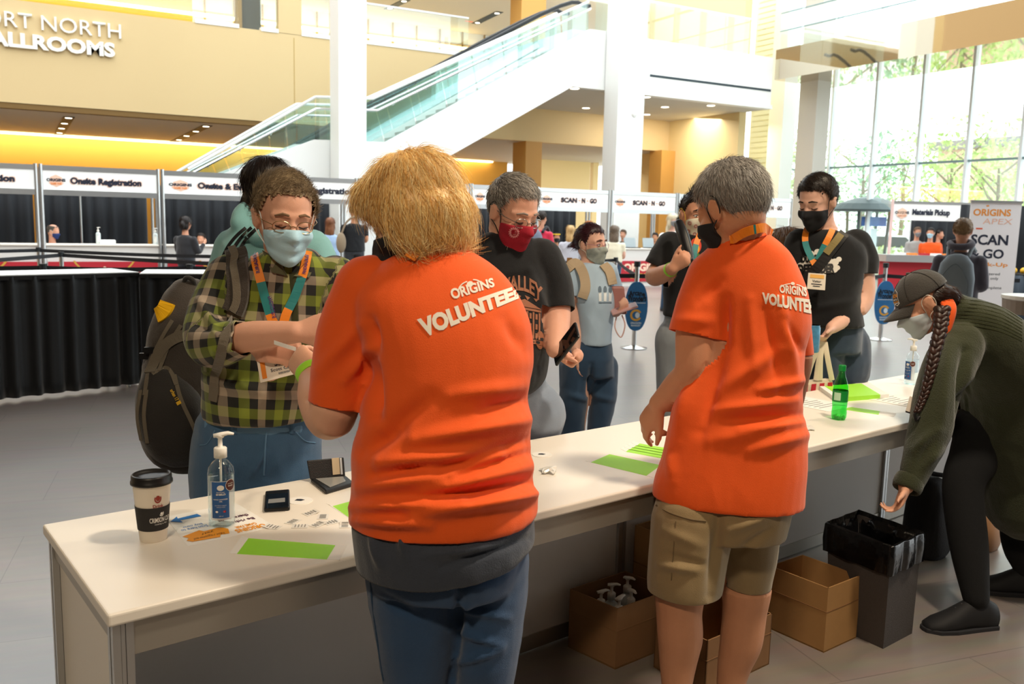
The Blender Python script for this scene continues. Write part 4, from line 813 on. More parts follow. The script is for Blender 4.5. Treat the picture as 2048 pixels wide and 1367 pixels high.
MB().loft([ringpts(f1, hb-.115, .006, 16, .004), ringpts(f1, hb-.06, .010, 16, .005), ringpts(f1, hb+.0, .006, 16, .003), ringpts(f1, hb+.008, -.001, 16, .002), ringpts(f1, hb-.05, -.02, 16, .006), ringpts(f1, hb-.25, -.05, 16, .01), [cc*V(1, 1, 0)+UP*(hb-.36)+d*.06 for d in [V(math.cos(i*.0982), math.sin(i*.0982), 0) for i in range(64)]]], cap=False).build('liner_bag', LIN, t, smooth=True, fix=False)
# bags on the floor
def blob(lab, name, c, r, m, strap=None):
    t = thing(name, lab, 'bag', c*V(1, 1, 0)); G = []
    MB().loft([[c*V(1, 1, 0)+UP*z+(CX*r[0]*math.copysign(abs(math.cos(a_))**.7, math.cos(a_))+CY*r[1]*math.copysign(abs(math.sin(a_))**.7, math.sin(a_)))*k*(1+.04*math.sin(3*a_+z*20)) for a_ in [i*.2618 for i in range(24)]] for z, k in ((.002, .85), (.03, 1), (r[2]*.5, 1.02), (r[2]*.8, .9), (r[2]*.95, .66), (r[2], .3))]).build('bag_body', m, t, smooth=True)
    return t
DB = mat('black_nylon', '15151a', .7, bump=.4, bscale=120)
t = blob('black bag on the floor under the left end of the counter', 'duffel_bag', cu(.42, .3), (.22, .16, .3), DB); MB().tube(cr([cu(.3, .18, .25), cu(.32, .1, .35), cu(.45, .1, .36), cu(.52, .18, .25)], 6), .012, 8).build('handle', DB, t)
t = blob('black backpack on the floor behind the bending woman legs', 'floor_backpack', onZ(1872, 1125, 0)+FH*.12, (.12, .1, .40), DB); q = onZ(1872, 1125, 0)+FH*.12; MB().tube(cr([q+UP*.42, q+RH*.14+UP*.38, q+RH*.2+UP*.2, q+RH*.16+UP*.03], 6), (.012), 8).build('shoulder_strap', DB, t)
t = blob('tan handbag with beige strap on the floor between the woman legs', 'handbag', onZ(1990, 1110, 0)+FH*.1, (.09, .06, .22), mat('tan_leather', 'a97f5c', .5)); q = onZ(1990, 1110, 0)+FH*.1; MB().tube(cr([q+RH*.05+UP*.18, q+UP*.36-RH*.04, q-RH*.1+UP*.2, q-RH*.05+UP*.05], 6), [(.014, .003)]*19, 8).build('strap', mat('beige_strap', 'b9a384', .6), t)
# ------------------------------------------------------------------ people: sculpting tools
def loc_frame(p):
    f = nz((np.asarray(p)-EYE)*V(1, 1, 0)); return f, np.cross(f, UP)
def px2m(d): return d/FPX
def limb(mb, pts, rad, n=16, k=5, up=None):
    q = [np.append(p, (r if np.isscalar(r) else r[0], r if np.isscalar(r) else r[1])) for p, r in zip(pts, rad)]
    c = cr(q, k); mb.tube([x[:3] for x in c], [(max(.002, x[3]), max(.002, x[4])) for x in c], n, up, round_=True); return mb
def trunk(mb, rows, p=2.5, n=36, dflt=2.0):
    """closed loft; rows (y, x_left, x_right, depth, half thickness[, twist]) in photo pixels and metres"""
    R_ = [np.array(list(r)+[0]*(6-len(r)), float) for r in rows]; R_ = cr(R_, 3); rings = []
    for y, xl, xr, d, t, tw in R_:
        c = at((xl+xr)/2, y, d); f, r = loc_frame(c); w = max(.01, (xr-xl)/2*px2m(d)); ring = []
        for k in range(n):
            a = 2*math.pi*k/n; ca, sa = math.cos(a), math.sin(a); q = (abs(ca)**p+abs(sa)**p)**(-1/p)
            ring.append(c+r*w*ca*q+f*t*sa*q+UP*tw*ca)
        rings.append(ring)
    c0, c1 = np.mean(rings[0], 0), np.mean(rings[-1], 0)
    rings = [[c0+(v-c0)*.5+UP*.008 for v in rings[0]]]+rings+[[c1+(v-c1)*.6-UP*.006 for v in rings[-1]]]
    mb.loft(rings); return mb
def hull(mb, name, m, parent, voxel=.008, sm=6, fac=.5):
    """weld the overlapping closed shapes of mb into one smooth continuous skin"""
    me = bpy.data.meshes.new(name); me.from_pydata(mb.v, [], mb.f); me.update()
    b = bmesh.new(); b.from_mesh(me); bmesh.ops.recalc_face_normals(b, faces=b.faces); b.to_mesh(me); b.free()
    o = bpy.data.objects.new(name, me); COL.objects.link(o)
    r = o.modifiers.new('weld', 'REMESH'); r.mode = 'VOXEL'; r.voxel_size = voxel; r.use_smooth_shade = True
    if sm: s = o.modifiers.new('ease', 'SMOOTH'); s.factor = fac; s.iterations = sm
    dg = bpy.context.evaluated_depsgraph_get(); me2 = bpy.data.meshes.new_from_object(o.evaluated_get(dg)); o.modifiers.clear(); o.data = me2; bpy.data.meshes.remove(me); me2.name = name
    me2.materials.clear(); me2.materials.append(m); me2.polygons.foreach_set('use_smooth', [True]*len(me2.polygons)); par(o, parent); return o
def getv(o): a = np.empty(len(o.data.vertices)*3); o.data.vertices.foreach_get('co', a); return a.reshape(-1, 3)
def getn(o): a = np.empty(len(o.data.vertices)*3); o.data.vertex_normals.foreach_get('vector', a); return a.reshape(-1, 3)
def setv(o, v): o.data.vertices.foreach_set('co', v.ravel()); o.data.update()
def _h(i): x = np.sin(i@np.array([127.1, 311.7, 74.7]))*43758.5453; return x-np.floor(x)
def vnoise(P):
    i = np.floor(P); f = P-i; f = f*f*(3-2*f); s = 0
    for dx in (0, 1):
        for dy in (0, 1):
            for dz in (0, 1):
                w = (f[:, 0] if dx else 1-f[:, 0])*(f[:, 1] if dy else 1-f[:, 1])*(f[:, 2] if dz else 1-f[:, 2]); s = s+w*_h(i+np.array([dx, dy, dz]))
    return s
GAIN = 2.3
def wrinkle(o, amp=.004, k=(9, 9, 4), seed=0, strokes=(), far=False):
    """sculpt cloth: ridged folds all over plus single folds (x0, y0, x1, y1, width px, height m)"""
    v = getv(o); n = getn(o); f, r = loc_frame(v.mean(0)); L = np.stack([v@r, v@f, v[:, 2]], 1)*np.array(k)+seed*7.3
    L = L+1.2*np.stack([vnoise(L*.6+3), vnoise(L*.6+9), vnoise(L*.6+17)], 1)
    a = 1-np.abs(2*vnoise(L)-1)*1.6; b = 1-np.abs(2*vnoise(L*2.1+5)-1)*1.6; d = amp*(a+.45*b-.6)
    if len(strokes):
        q = pixv(v); face = np.clip(-(n@VF)*2.5+.2, 0, 1)
        for x0, y0, x1, y1, w, h in strokes:
            ab = np.array([x1-x0, y1-y0], float); t = np.clip(((q[:, :2]-[x0, y0])@ab)/(ab@ab), 0, 1); e = np.linalg.norm(q[:, :2]-[x0, y0]-t[:, None]*ab, axis=1)
            d = d+h*GAIN*np.exp(-(e/w)**2)*(.35+.65*np.sin(np.pi*np.clip(t, .04, .96)))*face
    setv(o, v+n*d[:, None]); return o
def cut(o, p, ax, R=.2, tol=.0, xr=None):
    """open a sleeve or hem along a clean plane at p: drop what lies beyond it along ax, within R (and within pixel columns xr)"""
    p = np.asarray(p, float); ax = nz(ax); b = bmesh.new(); b.from_mesh(o.data); p = p+ax*tol
    def near():
        v = np.array([x.co for x in b.verts]); g = np.linalg.norm(v-p, axis=1) < R
        if xr: x = pixv(v)[:, 0]; g &= (x > xr[0]) & (x < xr[1])
        return v, g
    v, g = near(); b.verts.ensure_lookup_table(); fs = [f for f in b.faces if any(g[q.index] for q in f.verts)]
    es = list({e for f in fs for e in f.edges}); vs = list({q for f in fs for q in f.verts})
    bmesh.ops.bisect_plane(b, geom=vs+es+fs, plane_co=Vector(p), plane_no=Vector(ax), dist=1e-5); b.verts.index_update(); b.verts.ensure_lookup_table()
    v, g = near(); bad = ((v-p)@ax > 2e-4) & g; bmesh.ops.delete(b, geom=[b.verts[i] for i in np.nonzero(bad)[0]], context='VERTS'); b.to_mesh(o.data); b.free(); o.data.polygons.foreach_set('use_smooth', [True]*len(o.data.polygons)); return o
def thick(o, t=.003):
    s = o.modifiers.new('cloth_thickness', 'SOLIDIFY'); s.thickness = t; s.offset = -1; return o
def tuck(body, *garments, gap=.005, reach=.035):
    """keep the skin just beneath the cloth that covers it"""
    v = getv(body)
    for g in garments:
        T = bvh(g); bb = getv(g); lo, hi = bb.min(0)-.01, bb.max(0)+.01; idx = np.nonzero(((v > lo) & (v < hi)).all(1))[0]
        for i in idx:
            p = Vector(v[i]); h = T.find_nearest(p, reach)
            if h[0] is None: continue
            e = p-h[0]; s = e.dot(h[1])
            if -gap < s < .012 and (e-h[1]*s).length < .004+.2*abs(s): v[i] = np.array(h[0]-h[1]*gap)
    setv(body, v)
def bvh(*obs):
    vs = []; fs = []
    for o in obs:
        b = len(vs); M_ = o.matrix_world; off = Vector(o.location) if o.parent is None else Vector((0, 0, 0)); vs += [x.co+off for x in o.data.vertices]; fs += [tuple(i+b for i in p.vertices) for p in o.data.polygons]
    return BVHTree.FromPolygons(vs, fs)
def hit(T, px, py, off=.0015, dflt=None):
    d = Vector(nz(ray(px, py))); h = T.ray_cast(Vector(EYE), d)
    if h[0] is None: return (at(px, py, dflt), -VF) if dflt else (None, None)
    n = np.array(h[1]); n = n if n@np.array(d) < 0 else -n
    return np.array(h[0])+n*off, n
def print_on(art, T, quad, mats, parent, name='shirt_print', off=.0018, dflt=2.0):
    """lay flat artwork on cloth: quad = pixel corners TL, TR, BR, BL of the unit square"""
    q = np.array(quad, float); vs = []; ok = []
    for x, y in art.v:
        p = (q[0]*(1-x)+q[1]*x)*(1-y)+(q[3]*(1-x)+q[2]*x)*y; h, n = hit(T, p[0], p[1], off); ok.append(h is not None); vs.append(tuple(h) if h is not None else (0, 0, 0))
    b = MB(); b.v = vs
    for f, m in zip(art.f, art.m):
        if all(ok[i] for i in f):
            P_ = [np.array(vs[i]) for i in f]
            if max(np.linalg.norm(P_[0]-x) for x in P_) < .2: b.f.append(f); b.m.append(m)
    return b.build(name, mats, parent, fix=False)
def ribbon_on(T, path, w, m, parent, name, off=.004, n=8, pattern=None, dflt=2.0, th=.0012):
    """band of width w (m) following pixel path over the surface T"""
    c = cr([np.array(p, float) for p in path], n); P_ = []; N_ = []
    for q in c:
        h, k = hit(T, q[0], q[1], off)
        if h is not None and not (P_ and np.linalg.norm(h-P_[-1]) > .12): P_.append(h); N_.append(k)
    if len(P_) < 3: P_ = [at(q[0], q[1], dflt) for q in c]; N_ = [-VF]*len(c)
    P_ = np.array(P_); P2 = P_.copy()
    for _ in range(2): P2[1:-1] = (P2[:-2]+2*P2[1:-1]+P2[2:])/4
    b = MB(); G = []
    for i in range(len(P2)):
        t = nz(P2[min(i+1, len(P2)-1)]-P2[max(i-1, 0)]); nn = nz(N_[i]*.5-VF*.5); s = nz(np.cross(t, nn)); G.append([P2[i]-s*w/2, P2[i]+s*w/2])
    b.grid(G)
    if pattern: b.m = [pattern(i/(len(G)-1)) for i in range(len(G)-1)]
    o = b.build(name, m, parent, fix=False); s = o.modifiers.new('thickness', 'SOLIDIFY'); s.thickness = th; s.offset = 0; return o, P2
# ------------------------------------------------------------------ heads, hands, hair
class Head:
    def __init__(s, px, py, d, az, pitch=0, roll=0, k=1.0):
        s.c = at(px, py, d); f, r = loc_frame(s.c); a = math.radians(az); p = math.radians(pitch); q = math.radians(roll); s.k = k
        F0 = -f*math.cos(a)+r*math.sin(a); s.F = F0*math.cos(p)-UP*math.sin(p); s.U = UP*math.cos(p)+F0*math.sin(p); R0 = np.cross(s.F, s.U)
        s.R = R0*math.cos(q)+s.U*math.sin(q); s.U = -R0*math.sin(q)+s.U*math.cos(q)
    def __call__(s, x, y, z): return s.c+(s.R*x+s.F*y+s.U*z)*s.k
    def local(s, P): q = (np.asarray(P)-s.c)/s.k; return np.stack([q@s.R, q@s.F, q@s.U], -1)
    def rot(s): return np.stack([s.R, s.F, s.U], 1)*s.k
    def ell(s, mb, c, r): mb.ell(s(*c), r, s.rot(), 24, 16)
    def skull(s, mb, neck=None, nr=.056, jaw=1.0, fat=0):
        E_ = s.ell
        E_(mb, (0, -.012, .035), (.0755, .096, .088)); E_(mb, (0, .034, -.03), (.060, .056, .088)); E_(mb, (0, .04, -.08), (.050*jaw, .046, .038)); E_(mb, (0, .074, -.100), (.022*jaw, .020, .018))
        E_(mb, (0, -.02, -.03), (.068, .07, .06))
        for g in (-1, 1):
            E_(mb, (g*.036, .060, -.034), (.026, .026, .03)); E_(mb, (g*.031, .072, .001), (.017, .0135, .0115)); E_(mb, (g*.012, .099, -.036), (.009, .010, .008))
            mb.ell(s(g*.080, -.006, -.006), (.009, .019, .031), s.rot()@np.array([[1, -.25*g, 0], [.25*g, 1, .25], [0, -.25, 1]]), 16, 10)
            mb.tube([s(g*.082, .004, -.014), s(g*.087, .006, .008), s(g*.090, -.006, .025), s(g*.091, -.021, .016), s(g*.087, -.02, -.008), s(g*.080, -.006, -.034)], [.004*s.k, .0045*s.k, .005*s.k, .005*s.k, .0045*s.k, .005*s.k], 8, round_=True)
        mb.tube([s(-.05, .060, .020), s(-.026, .078, .026), s(0, .083, .021), s(.026, .078, .026), s(.05, .060, .020)], [(.010*s.k)]*5, 10, round_=True)
        mb.tube([s(0, .082, .016), s(0, .095, -.010), s(0, .110, -.032)], [.008*s.k, .010*s.k, .0125*s.k], 10, round_=True); E_(mb, (0, .086, -.066), (.024, .011, .011))
        if fat: E_(mb, (0, .035, -.098), (.05, .05, .03))
        if neck is not None: limb(mb, [s(0, -.022, -.02), (s(0, -.02, -.08)*.55+np.asarray(neck)*.45), neck], [nr*s.k, nr*s.k*.98, nr*s.k*1.2])
    def face(s, parent, brow='5a4030', lid=True, iris='4a3626'):
        BR = mat('brow_'+brow, brow, .8)
        for g in (-1, 1):
            MB().tube([s(g*.016, .094, .029), s(g*.031, .0915, .032), s(g*.049, .078, .024)], [.0035*s.k, .004*s.k, .002*s.k], 8, round_=True).build('eyebrow', BR, parent, smooth=True)
            if lid: MB().tube([s(g*.017, .0845, -.004), s(g*.031, .0862, -.0085), s(g*.046, .078, -.005)], [.0016*s.k, .002*s.k, .0015*s.k], 6, round_=True).build('eyelash', mat('lash', '2a1d18', .7), parent)
            else:
                b = MB(); s.ell(b, (g*.031, .0765, -.002), (.0115, .011, .0085)); e = b.build('eye', mat('eye_white', 'e4dcd6', .2), parent, smooth=True); b = MB(); s.ell(b, (g*.031, .0842, -.003), (.005, .0042, .0055)); b.build('iris', mat('iris_'+iris, iris, .2), e, smooth=True)
                MB().tube([s(g*.017, .0835, .001), s(g*.031, .0872, .006), s(g*.046, .077, .002)], [.0016*s.k, .0022*s.k, .0015*s.k], 6, round_=True).build('eyelash', mat('lash', '2a1d18'), parent)
    def mask(s, body, m, parent, loop='f0efe8', pleat=0, top=-.008, bot=-.122, wide=72, off=.005, beak=.0, name='face_mask', loops=True):
        T = bvh(body); nu, nv = 33, 17; Rr = np.zeros((nv, nu)); Zs = np.zeros((nv, nu)); ph = np.radians(np.linspace(-wide, wide, nu))
        for j in range(nv):
            t = j/(nv-1)
            for i in range(nu):
                e = abs(ph[i])/math.radians(wide); zt = top-.022*e**1.2; zb_ = bot+.046*e**1.5; z = zt+(zb_-zt)*t; Zs[j, i] = z
                dv = s.R*math.sin(ph[i])+s.F*math.cos(ph[i]); o_ = s(0, 0, z)+dv*.3*s.k; h = T.ray_cast(Vector(o_), Vector(-dv)); Rr[j, i] = np.linalg.norm(np.array(h[0])-s(0, 0, z))/s.k if h[0] is not None else .06
        mid = Rr[int(nv*.75)]; Rr[int(nv*.75):] = np.maximum(Rr[int(nv*.75):], mid*np.linspace(.99, .86, nv-int(nv*.75))[:, None])
        for _ in range(7):
            Q = np.pad(Rr, 1, mode='edge'); Rr = np.maximum(Rr, (Q[:-2, 1:-1]+Q[2:, 1:-1]+Q[1:-1, :-2]+Q[1:-1, 2:]+Q[1:-1, 1:-1]*2)/6)
        G = []
        for j in range(nv):
            t = j/(nv-1); row = []
            for i in range(nu):
                e = abs(ph[i])/math.radians(wide); r_ = Rr[j, i]+off+beak*math.exp(-(e/.25)**2)*math.sin(math.pi*t)+(pleat*abs(math.sin(t*math.pi*3))*(1-e*.7) if pleat else 0)
                row.append(s(math.sin(ph[i])*r_, math.cos(ph[i])*r_, Zs[j, i]))
            G.append(row)
        o = MB().grid(G).build(name, m, parent, smooth=True, fix=False); q = o.modifiers.new('thickness', 'SOLIDIFY'); q.thickness = .002; q.offset = 0
        if loops:
            LM = mat('loop_'+loop, loop, .6)
            for g, i in ((-1, 0), (1, nu-1)):
                MB().tube(cr([G[1][i], s(g*.076, .02, .014), s(g*.086, -.008, .034), s(g*.090, -.026, .012), s(g*.084, -.02, -.022), s(g*.076, .015, -.045), G[nv-2][i]], 5), .0018*s.k, 6).build('ear_loop', LM, o, smooth=True)
        return o
    def glasses(s, parent, m, rx=.024, rz=.0165, y=.1, z=-.004, lens=True):
        t = None
        for g in (-1, 1):
            ring = [s(g*.033+rx*math.cos(a)*1.0, y-abs(g*.033+rx*math.cos(a))*.18, z+rz*math.copysign(abs(math.sin(a))**.85, math.sin(a))) for a in [i*.2618 for i in range(24)]]
            o = MB().tube(ring, .0012*s.k, 6, closed=True).build('glasses_frame' if t is None else 'rim', m, parent if t is None else t); t = t or o
            if lens: MB().add(ring, [tuple(range(24))]).build('lens', glassy('spectacle_lens', (.97, .98, .98), 0, .04), t, fix=False)
            MB().tube([s(g*(.033+rx), y-.011, z+.004), s(g*.078, .055, z+.008), s(g*.084, -.008, z+.014), s(g*.084, -.02, z+.002)], .0013*s.k, 6).build('temple', m, t)
        MB().tube([s(-.010, y-.002, z+.002), s(0, y+.002, z+.005), s(.010, y-.002, z+.002)], .0012*s.k, 6).build('bridge', m, t); return t
def hand(mb, wr, d, n, side, k=1.0, curl=(25, 30, 25), th=(.5, .75, .3), spread=.10, fc=None, tc=25):
    """wr wrist point, d direction wrist to knuckles, n palm normal, side +1/-1 where the thumb sits (d x n * side)"""
    d = nz(d); n = nz(np.asarray(n)-d*(np.asarray(n)@d)); s_ = np.cross(d, n)*side; P = lambda a, b, c: wr+(d*a+s_*b+n*c)*k
    mb.tube([P(-.012, 0, 0), P(.02, .003, 0), P(.055, .002, .002), P(.085, 0, .002)], [(.021*k, .026*k), (.018*k, .034*k), (.0155*k, .040*k), (.0125*k, .039*k)], 18, n, round_=True)
    mb.ell(P(.032, .024, .008), (.02*k, .017*k, .014*k), np.stack([d, s_, n], 1), 14, 10)
    tips = []
    for i, (b, L_, r_) in enumerate(((.028, .86, .0088), (.0095, .97, .0092), (-.0095, .9, .0086), (-.027, .72, .0076))):
        c = (fc[i] if fc else 1); ang = 0; p = P(.082-(.004 if i in (0, 3) else 0), b, .002); pts = [P(.06, b*.9, .002), p]; dd = d+s_*b*spread*30*.1
        for j, l in enumerate((.044, .027, .022)):
            ang += math.radians(curl[j]*c); q = nz(dd*math.cos(ang)+n*math.sin(ang)); p = p+q*l*L_*k; pts.append(p)
        limb(mb, pts, [r_*k, r_*k*1.04, r_*k*.97, r_*k*.86, r_*k*.72], 12, 4); tips.append(p)
    t0 = P(.018, .022, .004); v1 = nz(d*th[0]+s_*th[1]+n*th[2]); p1 = t0+v1*.042*k; v2 = nz(v1+d*math.tan(math.radians(tc))+n*.1); p2 = p1+v2*.032*k; v3 = nz(v2+d*.3); p3 = p2+v3*.024*k
    limb(mb, [t0, p1, p2, p3], [.0135*k, .0115*k, .0105*k, .0078*k], 12, 4); return tips+[p3]
def armb(mb, sh, el, wr, k=1.0, kw=1.0):
    f = np.asarray(el)*.62+np.asarray(wr)*.38
    limb(mb, [sh, np.asarray(sh)*.5+np.asarray(el)*.5, el, f, wr], [.052*k, .05*k, .043*k, .044*k, .028*kw])
def legb(mb, hip, kn, an, k=1.0):
    hip, kn, an = map(np.asarray, (hip, kn, an)); limb(mb, [hip, hip*.5+kn*.5, kn, kn*.6+an*.4, an], [.088*k, .078*k, .057*k, .058*k, .036*k])
def shoe(an, fw, m, parent, k=1.0, sole='2a2a2c', lace='d8d8d8'):
    """shoe on the floor under ankle point an, toe along fw"""
    fw = nz(np.asarray(fw)*V(1, 1, 0)); r = np.cross(fw, UP); z0 = an[2]-.085*k; P = lambda a, b, c: np.asarray(an)*V(1, 1, 0)+fw*a*k+r*b*k+UP*(z0+c*k)
    mb = MB(); mb.loft([[P(a+0*math.cos(t), w_*math.cos(t), max(.012, c+h*math.sin(t))) for t in [i*.3142 for i in range(20)]] for a, w_, c, h in ((-.085, .012, .04, .03), (-.075, .032, .05, .045), (-.03, .036, .06, .062), (.03, .038, .055, .058), (.09, .045, .038, .04), (.14, .044, .03, .028), (.175, .03, .025, .018), (.185, .01, .022, .01))])
    o = mb.build('shoe', m, parent, smooth=True); out = [(-.09, .0), (-.08, .03), (0, .038), (.09, .05), (.15, .046), (.188, .02), (.192, 0)]; out = out+[(a, -b) for a, b in out[-2:0:-1]]
    MB().prism([P(a, b, .0) for a, b in out], (0, 0, .024*k)).build('sole', mat('sole_'+sole, sole, .7), o, bevel=.004)
    if lace:
        b = MB()
        for i in range(4): b.tube([P(.02+.022*i, -.026, .098-.012*i), P(.03+.022*i, 0, .112-.013*i), P(.02+.022*i, .026, .098-.012*i)], .0025*k, 6)
        b.build('laces', mat('lace_'+lace, lace, .7), o)
    return o
def hair_mat(name, c0, c1):
    if name in MATS: return MATS[name]
    m = bpy.data.materials.new(name); m.use_nodes = True; N = m.node_tree.nodes; L = m.node_tree.links; p = N['Principled BSDF']; g = N.new('ShaderNodeNewGeometry'); r = N.new('ShaderNodeMixRGB')
    r.inputs[1].default_value = (*srgb(c0), 1); r.inputs[2].default_value = (*srgb(c1), 1); L.new(g.outputs['Random Per Island'], r.inputs[0]); L.new(r.outputs[0], p.inputs['Base Color']); p.inputs['Roughness'].default_value = .42; p.inputs['Specular IOR Level'].default_value = .35; MATS[name] = m; return m
def strands(mb, P, N_, D, L_, w, lift=.3, seg=5, curl=0, grav=0, rs=None, wave=0):
    """vectorised tapering strands with a triangular section, rooted at P, leaving along D"""
    n = len(P); rs = rs or np.random.RandomState(1); L_ = np.broadcast_to(np.asarray(L_, float), (n,))*(.65+.7*rs.rand(n)); d = D+N_*lift+rs.randn(n, 3)*.16; d /= np.linalg.norm(d, axis=1)[:, None]
    pts = [P-N_*.002]; cur = P.copy(); a = rs.rand(n)*6.28
    for j in range(seg):
        d = d-N_*curl/seg+UP*(-grav/seg)+rs.randn(n, 3)*.05
        if wave: d = d+np.cross(d, N_)*(wave*np.sin(a+j*1.7))[:, None]
        d /= np.linalg.norm(d, axis=1)[:, None]; cur = cur+d*(L_/seg)[:, None]; pts.append(cur.copy())
    s0 = np.cross(D, N_); s0 /= np.maximum(1e-6, np.linalg.norm(s0, axis=1))[:, None]; V_ = []; base = len(mb.v); m = seg+1
    for j, p in enumerate(pts):
        r_ = w*(1-.8*(j/seg)**1.5)
        for k in range(3): t = k*2.0944; V_.append(p+(s0*math.cos(t)+N_*math.sin(t))*r_)
    V_ = np.stack(V_, 1).reshape(-1, 3); mb.v.extend(map(tuple, V_.tolist())); pn = m*3
    for i in range(n):
        o = base+i*pn
        for j in range(seg):
            for k in range(3): mb.f.append((o+j*3+k, o+j*3+(k+1) % 3, o+j*3+3+(k+1) % 3, o+j*3+3+k))
    mb.m.extend([0]*(n*seg*3)); return mb
def surf_points(o, n, rs):
    me = o.data; me.calc_loop_triangles(); v = getv(o); t = np.array([x.vertices[:] for x in me.loop_triangles]); a, b, c = v[t[:, 0]], v[t[:, 1]], v[t[:, 2]]; cr_ = np.cross(b-a, c-a); ar = np.linalg.norm(cr_, axis=1)
    i = rs.choice(len(t), n, p=ar/ar.sum()); u = rs.rand(n, 2); s = np.sqrt(u[:, :1]); P = a[i]*(1-s)+b[i]*s*(1-u[:, 1:])+c[i]*s*u[:, 1:]; return P, cr_[i]/np.maximum(1e-9, ar[i])[:, None]
def short_hair(H, m, parent, n=2600, L=.022, w=.0007, front=.062, side=-.012, back=-.07, bias=(0, 0, 0), lift=.25, puff=.007, crown=(0, -.045, .125), temple=.05, extra=None, vol=(0, 0, 0), name='hair', bald=0):
    """cap over the skull up to the hairline plus many fine strands combed away from the crown"""
    b = MB(); b.ell(H(0+vol[0], -.014+vol[1], .036+vol[2]), (.0765+puff, .097+puff, .089+puff), H.rot(), 96, 72); n0 = len(b.v)
    if extra: extra(b)
    me = bpy.data.meshes.new('cap'); me.from_pydata(b.v, [], b.f); o = bpy.data.objects.new('cap', me); v = getv(o); q = H.local(v)
    def keep(q):
        x, y, z = q[:, 0], q[:, 1], q[:, 2]; line = np.where(y > .03, front-.10*np.clip((np.abs(x)-temple)/.03, 0, 1)*np.clip((.075-y)/.05, 0, 1), np.where(y > -.03, side+(.03-y)*0, side+(back-side)*np.clip((-.03-y)/.03, 0, 1)))
        line = np.where((y > .0) & (y <= .05), np.maximum(line, side+(front-side)*np.clip((y-.015)/.035, 0, 1)), line); return (z-line-.002*np.sin(x*310)-.0015*np.sin(x*710+1))
    dz = keep(q); kp = (dz > 0) & ~((bald > 0) & (q[:, 2] > .1) & (np.hypot(q[:, 0], q[:, 1]+.02) < bald))
    ic = MB(); ic.ell(H(0, -.014, .036), (.0768, .0972, .0892), H.rot(), 96, 72); I_ = np.array(ic.v); tw = np.clip(dz[:n0]/.032, 0, 1)[:, None]**.6; b.v[:n0] = [tuple(p) for p in (I_*(1-tw)+v[:n0]*tw).tolist()]; fs = [f for f in b.f if all(kp[i] for i in f)]; bpy.data.objects.remove(o); bpy.data.meshes.remove(me)
    mb = MB(); used = sorted({i for f in fs for i in f}); mp = {j: i for i, j in enumerate(used)}; mb.add([b.v[i] for i in used], [tuple(mp[i] for i in f) for f in fs])
    me = bpy.data.meshes.new('cap'); me.from_pydata(mb.v, [], mb.f); o = bpy.data.objects.new('cap', me); rs = np.random.RandomState(n); P, N_ = surf_points(o, n, rs); bpy.data.objects.remove(o); bpy.data.meshes.remove(me)
    g = np.sign(np.sum(N_*(P-H.c), 1)); N_ = N_*g[:, None]; cw_ = H(*crown); D = P-cw_+(H.R*bias[0]+H.F*bias[1]+H.U*bias[2])*.1; D = D-N_*np.sum(D*N_, 1)[:, None]; D /= np.maximum(1e-6, np.linalg.norm(D, axis=1))[:, None]
    strands(mb, P, N_, D, L, w, lift, 4, .25, 0, rs); return mb.build(name, m, parent, smooth=True, fix=False)
SKIN = lambda c='d9a587': mat('skin_'+c, c, .52, bump=.12, bscale=350, var=.06, vscale=30, spec=.4)
def cloth(name, c, rough=.85, bump=.35, bs=420, var=.05, sheen=.25): return mat(name, c, rough, bump=bump, bscale=bs, var=var, vscale=18, sheen=sheen)
def person(lab, px, py, d, group=None): p = at(px, py, d); return thing('person', lab, 'person', (p[0], p[1], 0), group)
# ------------------------------------------------------------------ blonde volunteer in the orange shirt (back to us)
ORANGE = cloth('orange_jersey', 'ee5a0c', .8, .25, 500, .03, .15); DENIM = cloth('blue_denim', '27466a', .85, .5, 700, .16); PRINT = mat('shirt_print_white', 'efe6d6', .7)
sk = SKIN('dda98c')
t = person('person with fluffy blond hair, back turned, in an orange volunteer shirt and lime wristband', 880, 1100, 1.95)
H = Head(826, 434, 1.93, -112, 26, 0, .98); nb = at(862, 500, 1.94)
d = 1.95
mb = MB(); H.skull(mb, nb, .062, fat=1)
sh, el, wr = at(718, 600, 1.95), at(664, 832, 1.96), at(624, 752, 2.10)
limb(mb, [sh, at(686, 720, 1.96), el, at(640, 792, 2.05), wr], [.06, .056, .054, .053, .033])
kn_d = nz(at(583, 702, 2.16)-wr); tips = hand(mb, wr, kn_d, nz(VR*.5+VF*.45-VU*.3), -1, .98, (55, 55, 40), (.6, .6, .6))
tr = MB(); trunk(mb, [(500, 825, 915, 1.94, .06), (560, 760, 985, 1.94, .09), (700, 765, 1035, 1.94, .12), (900, 750, 1035, 1.94, .13), (1040, 750, 1030, 1.94, .13), (1130, 775, 1000, 1.95, .11)])
hl, hr = at(826, 1130, d), at(962, 1110, d+.03)
def down(p, z, dx=0): return V(p[0], p[1], z)+RH*dx
legb(mb, hl-UP*.1, down(hl, .46, .005), down(hl, .09, .02), .8); legb(mb, hr-UP*.1, down(hr, .46, -.01), down(hr, .09, -.02), .8)
body = hull(mb, 'body', sk, t, .0062, 5)
H.face(t, 'a8854f')
